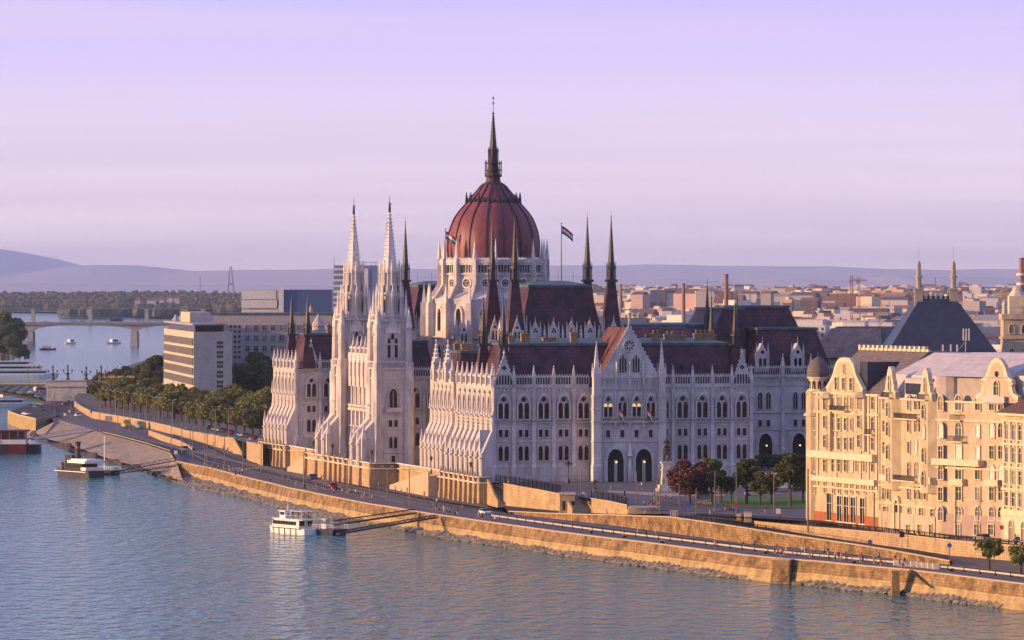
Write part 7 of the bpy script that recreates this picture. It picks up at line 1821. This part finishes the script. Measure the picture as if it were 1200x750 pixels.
grp=[(4.5,'on the wide quay by the crossing',[(240,548),(244,549.5),(249,550),(252,549),(256,551),(262,552),(270,553.5),(274,555),(276,558.5),(280,557),(284,556),(268,552.5)],'walk'),
 (5.0,'at the foot of the avenue stair',[(285,532),(291,535),(294,537),(298,538),(252,522),(250,524),(262,528),(267,531)],'stand'),
 (4.5,'near cars below the twin towers',[(317,565),(338,566),(347,570.5),(353,574),(357,575),(362,575),(367,574.5),(370,574),(389,578),(391,580),(394,579),(401,580),(407,579),(410,580),(417,581),(424,585),(427,584),(380,574),(436,588)],'walk'),
 (5.0,'by the foot of the terrace wall',[(403,565),(405.5,565),(441,571),(444,572.5),(463,577),(470,578),(477,578.5),(497,584),(512,592)],'stand'),
 (4.6,'near the gangway head',[(508,597.5),(511,599),(515,600),(520,601),(524,602),(527,603),(533,605),(536,604),(542,600),(561,607),(565,609),(580,613)],'walk'),
 (4.5,'below the ramp wall',[(747,629),(754,628),(757,629),(769,629),(812,635),(838,643),(871,640.5),(884,642)],'walk'),
 (4.5,'above the quay buttress',[(908,649),(912,651),(915,652),(918,651),(921,650),(940,650),(943,649),(949,654)],'stand'),
 (4.5,'left of the steel stair',[(966,651),(970,651.5),(979,657),(983,656),(986,657.5),(1008,659),(1011,660),(1024,661),(1030,656),(1049,660),(1054,665),(1058,666),(1060,664)],'walk'),
 (4.5,'resting on the quay edge',[(1033,664),(1092,691)],'sit'),
 (9.0,'on the paved square by the statue',[(749,574),(752,573),(716,577.5),(732,583),(780,587.5),(786,587.5),(764,587),(767,586.5),(832,603),(836,604),(699,583),(695,582)],'stand'),
 (9.0,'seated near the lawn benches',[(848,596.5),(851,597.5),(855,598),(859,599)],'sit'),
 (8.2,'on the broad stone steps',[(755,592.5),(760,594),(764,594.5),(767,592),(771,594),(762,590)],'sit'),
 (7.8,'on the upper street pavement',[(1034,619),(1038,620),(941,624.5),(946,625),(1186,634),(1190,635),(1194,635),(897,602)],'stand'),
 (5.5,'above the ramp wall by the railing',[(711,604),(756,606.5)],'stand')]
for z,wh,L_,pose in grp:
    for i,(px,py) in enumerate(L_): person(px,py,z,rsh(),pose if rt.random()<.8 or pose=='sit' else ('stand' if pose=='walk' else 'walk'),wh,rt.choice(['navy','black','grey','beige']))
for i in range(22):
    px=110+i*9; py=478+i*1.35; person(px,py+12-2.0,None,'white','stand','x') if False else None
# passengers on the excursion boat roof
for i in range(16):
    k=rt.uniform(.3,9.8); j=rt.uniform(-2.2,2.2); v=Vector((math.cos(R(-58))*k-math.sin(R(-58))*j,math.sin(R(-58))*k+math.cos(R(-58))*j)); o=person(300,600,4.5,rsh(),'stand' if i%3 else 'sit','on the excursion boat roof'); o.location=(ex.location.x+v.x*.85,ex.location.y+v.y*.85,3.4); o['group']='passengers on the excursion boat'
# ================================================================== VEHICLES
def car(body,label,x,y,z,rz,kind='car'):
    L_,B_,H_={'car':(4.4,1.75,1.45),'suv':(4.7,1.85,1.7),'van':(5.4,1.95,2.3),'bus':(11.5,2.5,3.0)}[kind]
    o=thing('parked_car' if kind in('car','suv') else kind,label,'van' if kind=='van' else 'bus' if kind=='bus' else 'car',(x,y,z),rz); h=L_/2; b=B_/2
    if kind in('car','suv'): prof=[(-h,.35),(-h,.78),(-h+.12,.9),(-h+.25,H_*.62),(-h+.9,H_*.66),(h-1.15,H_*.63),(h-.1,.72),(h,.5),(h,.35)]; cab=[(-h+.3,H_*.64),(-h+.75,H_*.97),(h-2.1,H_),(h-1.25,H_*.64)]
    elif kind=='van': prof=[(-h,.35),(-h,H_),(h-1.3,H_),(h-.5,1.25),(h,1.0),(h,.35)]; cab=[(h-2.3,1.3),(h-2.3,H_-.25),(h-1.25,H_-.2),(h-.55,1.3)]
    else: prof=[(-h,.4),(-h,H_),(h,H_),(h,.4)]; cab=[(-h+.3,1.3),(-h+.3,2.4),(h-.02,2.4),(h-.02,1.3)]
    a=MB(); a.ext([(p[0],-b,p[1]) for p in prof],(0,B_,0)); a.obj('body',body,o)
    c=MB()
    if kind in('car','suv'):
        c.ext([(p[0],-b+.12,p[1]) for p in cab],(0,B_-.24,0)); c.obj('windows',M['glass'],o); d=MB(); d.ext([(-h+.7,-b+.15,H_*.97),(-h+.72,-b+.15,H_*1.0),(h-2.1,-b+.15,H_*1.03),(h-2.05,-b+.15,H_)],(0,B_-.3,0)); d.obj('roof',body,o)
    else: c.ext([(p[0],-b-.02,p[1]) for p in cab],(0,B_+.04,0)); c.obj('windows',M['glass'],o)
    w=MB(); w.T=Matrix.Rotation(PI/2,4,'X'); w.cone(0,0,-.12,.12,.32,.32,12); wm_=w.mesh('wheel',hullblack)
    for sx in (-h+.8,h-.85):
        for sy in (-b+.08,b-.08): put(wm_,'wheel',o,(sx,sy,.32))
    for sy in (-b+.35,b-.35): l_=MB(); l_.box(h-.02,h+.03,sy-.2,sy+.2,.6,.76); l_.obj('headlight',M['offwhite'],o); l_=MB(); l_.box(-h-.03,-h+.02,sy-.2,sy+.2,.7,.86); l_.obj('tail_light',plain('tail_red',(.4,.02,.02)),o)
    return o
paint={k:plain('paint_'+k,v,.25) for k,v in {'white':(.7,.7,.7),'black':(.02,.02,.022),'red':(.40,.02,.025),'silver':(.38,.38,.40),'grey':(.12,.12,.13),'blue':(.04,.09,.22),'yellow':(.42,.30,.06)}.items()}
def dirat(px):                                   # heading of the quay road seen at a picture column
    p=along(full,px); i=full.index(p); q=full[min(i+2,len(full)-1)]; r_=full[max(i-2,0)]; return math.atan2(q[1]-r_[1],q[0]-r_[0])
rdl=resample(offset(full,10.6),1.0); rdr=resample(offset(full,14.6),1.0)
p=along(rdl,569); car(paint['white'],'white estate car driving on the quay road below the parliament corner',p[0],p[1],4.52,dirat(569))
p=along(rdl,389.5); car(paint['red'],'red car on the quay road below the twin towers',p[0],p[1],4.52,dirat(389)+PI); p=along(rdr,366); car(paint['blue'],'dark blue car on the quay road left of the red car',p[0],p[1],4.52,dirat(366)+PI,'suv')
for px,py,c,lb,rz,k in ((217,529,'grey','dark grey car coming down beside the wedge wall',-1.1,'suv'),(83.5,484,'silver','silver car on the right carriageway near the bridge',1.9,'car'),(91,488.5,'white','white car nearest on the right carriageway',1.9,'suv'),(75,475,'red','dark red car emerging from under the bridge',1.9,'car'),(79.5,473,'grey','dark grey car beside the dark red one at the bridge',1.9,'car'),(31,486.5,'white','pale car on the left carriageway',-.9,'car'),(35.5,477.5,'black','black car on the far left carriageway',-.9,'car'),(47,481,'black','black car behind the pale one on the left carriageway',-.9,'suv'),(43,478,'grey','grey car furthest on the left carriageway',-.9,'car'),
  (827,581,'black','black car parked left beyond the lawn path',.1,'car'),(825.5,584,'grey','dark car parked by the plum-red tree',.1,'car'),(884,581,'silver','silver car parked behind the lawn trees',.1,'car'),(937,563,'white','white car parked by the cream house corner',.2,'van')):
    x,y,z=G(px,py); car(paint[c],lb,x,y,z,rz,k)
x,y,z=G(148,501.5); b_=car(paint['yellow'],'yellow small bus parked by the avenue wall',x,y,z,-1.25,'van'); b_.scale=(1.25,1.2,1.3)
x,y,z=G(164,502.5); b_=car(plain('paint_lime',(.22,.27,.17),.4),'pale green service van beside the yellow bus',x,y,z,-1.25,'van'); b_.scale=(1.1,1.1,1.2)
x,y,_=G(1151,634); car(paint['silver'],'silver hatchback on the tram street before the plaster house',x,y,_,dirat(1150)+PI); x,y,_=G(1198,638); car(paint['grey'],'dark car at the right edge of the tram street',x,y,_,dirat(1150))
for i in range(14):
    px=246+i*4.6; y0=516-11+i*.85; 
    x,y,_=G(px,508+i*1.0-4); z=GZ(x,y+6); car(paint[['black','silver','white','grey','blue','red'][i%6]],'%s car parked in the row under the avenue trees'%['black','silver','white','grey','blue','red'][i%6],x,y+6,z,1.4)['count_along']=1
# cars on the concrete bridge and the blue bus
zbr=zof(378,Yb)
for px,c in ((22,'grey'),(53,'black'),(56,'grey'),(86,'black'),(90,'grey'),(96,'black'),(99,'silver'),(107,'grey'),(127,'white'),(163,'grey')): x,y,_=AT(px,Yb-8); car(paint[c],c+' car crossing the concrete bridge',x,y,zbr,0)['count_along']=1
x,y,_=AT(136.5,Yb-8); car(paint['blue'],'blue bus crossing the concrete bridge',x,y,zbr,0,'bus').scale=(.95,1,1.15)
# white lorry trailer with red trim beyond the lawn
x,y,z=G(897,576); o=thing('lorry_trailer','white lorry trailer with red trim parked behind the lawn trees','trailer',(x,y,z),R(8)); a=MB(); a.box(-4.5,8.5,-1.3,1.3,.9,4.6); a.obj('body',M['white'],o); a=MB(); a.box(-4.55,8.5,-1.34,1.3,4.45,4.7); a.box(-4.6,-4.3,-1.34,1.34,.9,4.5); a.obj('red_trim',paint['red'],o)
w=MB(); w.T=Matrix.Rotation(PI/2,4,'X'); w.cone(0,0,-.15,.15,.5,.5,10); wm_=w.mesh('wheel',hullblack)
for sx in (-3.4,-2.2,5.6,6.8): put(wm_,'wheel',o,(sx,-1.15,.5))
# flags on the office slab entrance
for i,px in enumerate((199,206)):
    x,y,_=AT(px,2060); o=thing('flag_pole',['left','right'][i]+' tricolour flag before the white office slab','flag',(x,y,8)); a=MB(); a.bar((0,0,0),(2.6,0,9.5),.1); a.obj('pole',M['lamp'],o); tricolor('flag',o,(1.2,-.3,9.2),.2,2.2,3.6,1.6)
# lamp posts along the avenue wall
AV=lift(list(NT2),.1)
AVr=resample(AV,1.0); l0=None
for i,px in enumerate((113,122,131,140,149,158,167,176,185,197,212,229,247,262,180.5)):
    p=along(AVr,px); 
    if l0 is None: l0=twin_lamp(9.0,1.0); o=l0
    else: o=dup(l0,p)
    o.location=(p[0]+1.5,p[1]+1,p[2]); tag(o,'lamp post standing along the tree avenue wall',None,'lamp posts of the avenue'); o['count_along']=1
l1=None
for i,(px,py) in enumerate(((138,508),(117,505),(201,528),(213,532),(226,540),(240,545),(252,541),(83,499),(90,497),(64,489),(152,507),(170,508))):
    x,y,_=W(px,py,4.5)
    if l1 is None: l1=mast_post(10,.13,'lamp',1.4); o=l1
    else: o=dup(l1,(x,y,4.5))
    o.location=(x,y,4.5); o.name='road_mast'; tag(o,'slim single-arm mast at the left quay carriageways',None,'masts at the left carriageways'); o['count_along']=1
# ================================================================== SKY, SUN, CAMERA, HAZE
SUNEL,SUNAZ=R(9.0),R(11.0)      # elevation; azimuth: degrees toward the viewer from due left
sd=Vector((-math.cos(SUNAZ)*math.cos(SUNEL),-math.sin(SUNAZ)*math.cos(SUNEL),math.sin(SUNEL)))
ld=bpy.data.lights.new('sun','SUN'); ld.energy=5.0; ld.angle=R(.5); ld.color=(1.0,.575,.265)
lo=bpy.data.objects.new('sun',ld); COL.objects.link(lo); lo.rotation_euler=sd.to_track_quat('Z','Y').to_euler()
w=bpy.data.worlds.new('World'); SC.world=w; w.use_nodes=True; nt=w.node_tree; nt.nodes.clear(); L=nt.links.new
out=nt.nodes.new('ShaderNodeOutputWorld'); bg=N(nt,'ShaderNodeBackground'); bg.inputs[1].default_value=.92
sky=N(nt,'ShaderNodeTexSky'); sky.sky_type='NISHITA'; sky.sun_disc=False; sky.sun_elevation=SUNEL; sky.sun_rotation=math.atan2(sd.x,sd.y)
sky.dust_density=2.0
sb=N(nt,'ShaderNodeBackground'); sb.inputs[1].default_value=.05; L(sky.outputs[0],sb.inputs[0])
tc=N(nt,'ShaderNodeTexCoord'); sp=N(nt,'ShaderNodeSeparateXYZ'); L(tc.outputs['Generated'],sp.inputs[0])
cr=N(nt,'ShaderNodeValToRGB'); L(sp.outputs[2],cr.inputs[0])
el=cr.color_ramp.elements
stops=[(0.0,(1.05,.82,.93)),(.007,(.92,.73,.85)),(.018,(.78,.64,.79)),(.029,(.68,.57,.79)),(.043,(.55,.46,.80)),(.058,(.43,.36,.79)),(.075,(.30,.31,.68)),(.115,(.15,.24,.50)),(.35,(.16,.21,.52)),(1.0,(.21,.23,.55))]
while len(el)<len(stops): el.new(.5)
for e,(p,c) in zip(el,stops): e.position=p; e.color=rgb(c)
# thin streaky high cloud
mp=N(nt,'ShaderNodeMapping'); mp.inputs['Scale'].default_value=(4,4,150); mp.inputs['Rotation'].default_value=(.012,0,0); L(tc.outputs['Generated'],mp.inputs[0])
cn=N(nt,'ShaderNodeTexNoise',i_Scale=1.1,i_Detail=5.0,i_Roughness=.55); L(mp.outputs[0],cn.inputs['Vector'])
mr=N(nt,'ShaderNodeMapRange'); mr.inputs['From Min'].default_value=.42; mr.inputs['From Max'].default_value=.68; mr.inputs['To Min'].default_value=0; mr.inputs['To Max'].default_value=.55; L(cn.outputs['Fac'],mr.inputs[0])
mx=N(nt,'ShaderNodeMix',data_type='RGBA'); L(mr.outputs[0],mx.inputs[0]); L(cr.outputs[0],mx.inputs[6]); mx.inputs[7].default_value=(.60,.48,.68,1)
L(mx.outputs[2],bg.inputs[0]); ad=N(nt,'ShaderNodeAddShader'); L(bg.outputs[0],ad.inputs[0]); L(sb.outputs[0],ad.inputs[1]); L(ad.outputs[0],out.inputs[0])
# haze
a=MB(); a.box(-9500,25500,-300,60500,-3,420); hz=a.mesh('haze',None)
hm=bpy.data.materials.new('haze_air'); hm.use_nodes=True; nt=hm.node_tree; nt.nodes.clear(); out=nt.nodes.new('ShaderNodeOutputMaterial'); pv=nt.nodes.new('ShaderNodeVolumePrincipled')
pv.inputs['Color'].default_value=(.96,.96,1.0,1); pv.inputs['Density'].default_value=2.5e-5; pv.inputs['Anisotropy'].default_value=.75; nt.links.new(pv.outputs[0],out.inputs['Volume'])
hz.materials.clear(); hz.materials.append(hm); ho=put(hz,'haze'); ho['kind']='stuff'
cd=bpy.data.cameras.new('camera'); cam=bpy.data.objects.new('camera',cd); COL.objects.link(cam); cam.location=(0,0,CAMZ); cam.rotation_euler=(R(90),0,0)
cd.sensor_width=36; cd.lens=36*F/1200; cd.shift_y=-(375-HOR)/1200*1.0; cd.clip_start=5; cd.clip_end=120000
SC.camera=cam
vs=SC.view_settings; vs.view_transform='Standard'; vs.look='None'; vs.gamma=1; vs.exposure=0.42; vs.use_curve_mapping=False
SC.cycles.max_bounces=6; SC.cycles.volume_bounces=3; SC.cycles.use_denoising=True
# labels: things that would read alike are told apart by counting along the picture
bpy.context.view_layer.update()
def centre(o):
    ps=[]
    def rec(x):
        if x.type=='MESH' and x.data: ps.append(x.matrix_world@((Vector(x.bound_box[0])+Vector(x.bound_box[6]))/2))
        for c in x.children: rec(c)
    rec(o)
    p=sum(ps,Vector((0,0,0)))/max(1,len(ps)); return 600+F*p.x/max(p.y,1)
byl={}
for o in list(SC.objects):
    if o.parent is None and o.get('label') and o.get('count_along'): byl.setdefault(o['label'],[]).append(o)
for lb,os_ in byl.items():
    if len(os_)>1:
        os_.sort(key=centre)
        for i,o in enumerate(os_):
            pre='leftmost' if i==0 else 'rightmost' if i==len(os_)-1 else ordn(i+1)+' from left'
            o['label']=pre+' '+lb
for o in list(SC.objects):
    if 'count_along' in o: del o['count_along']
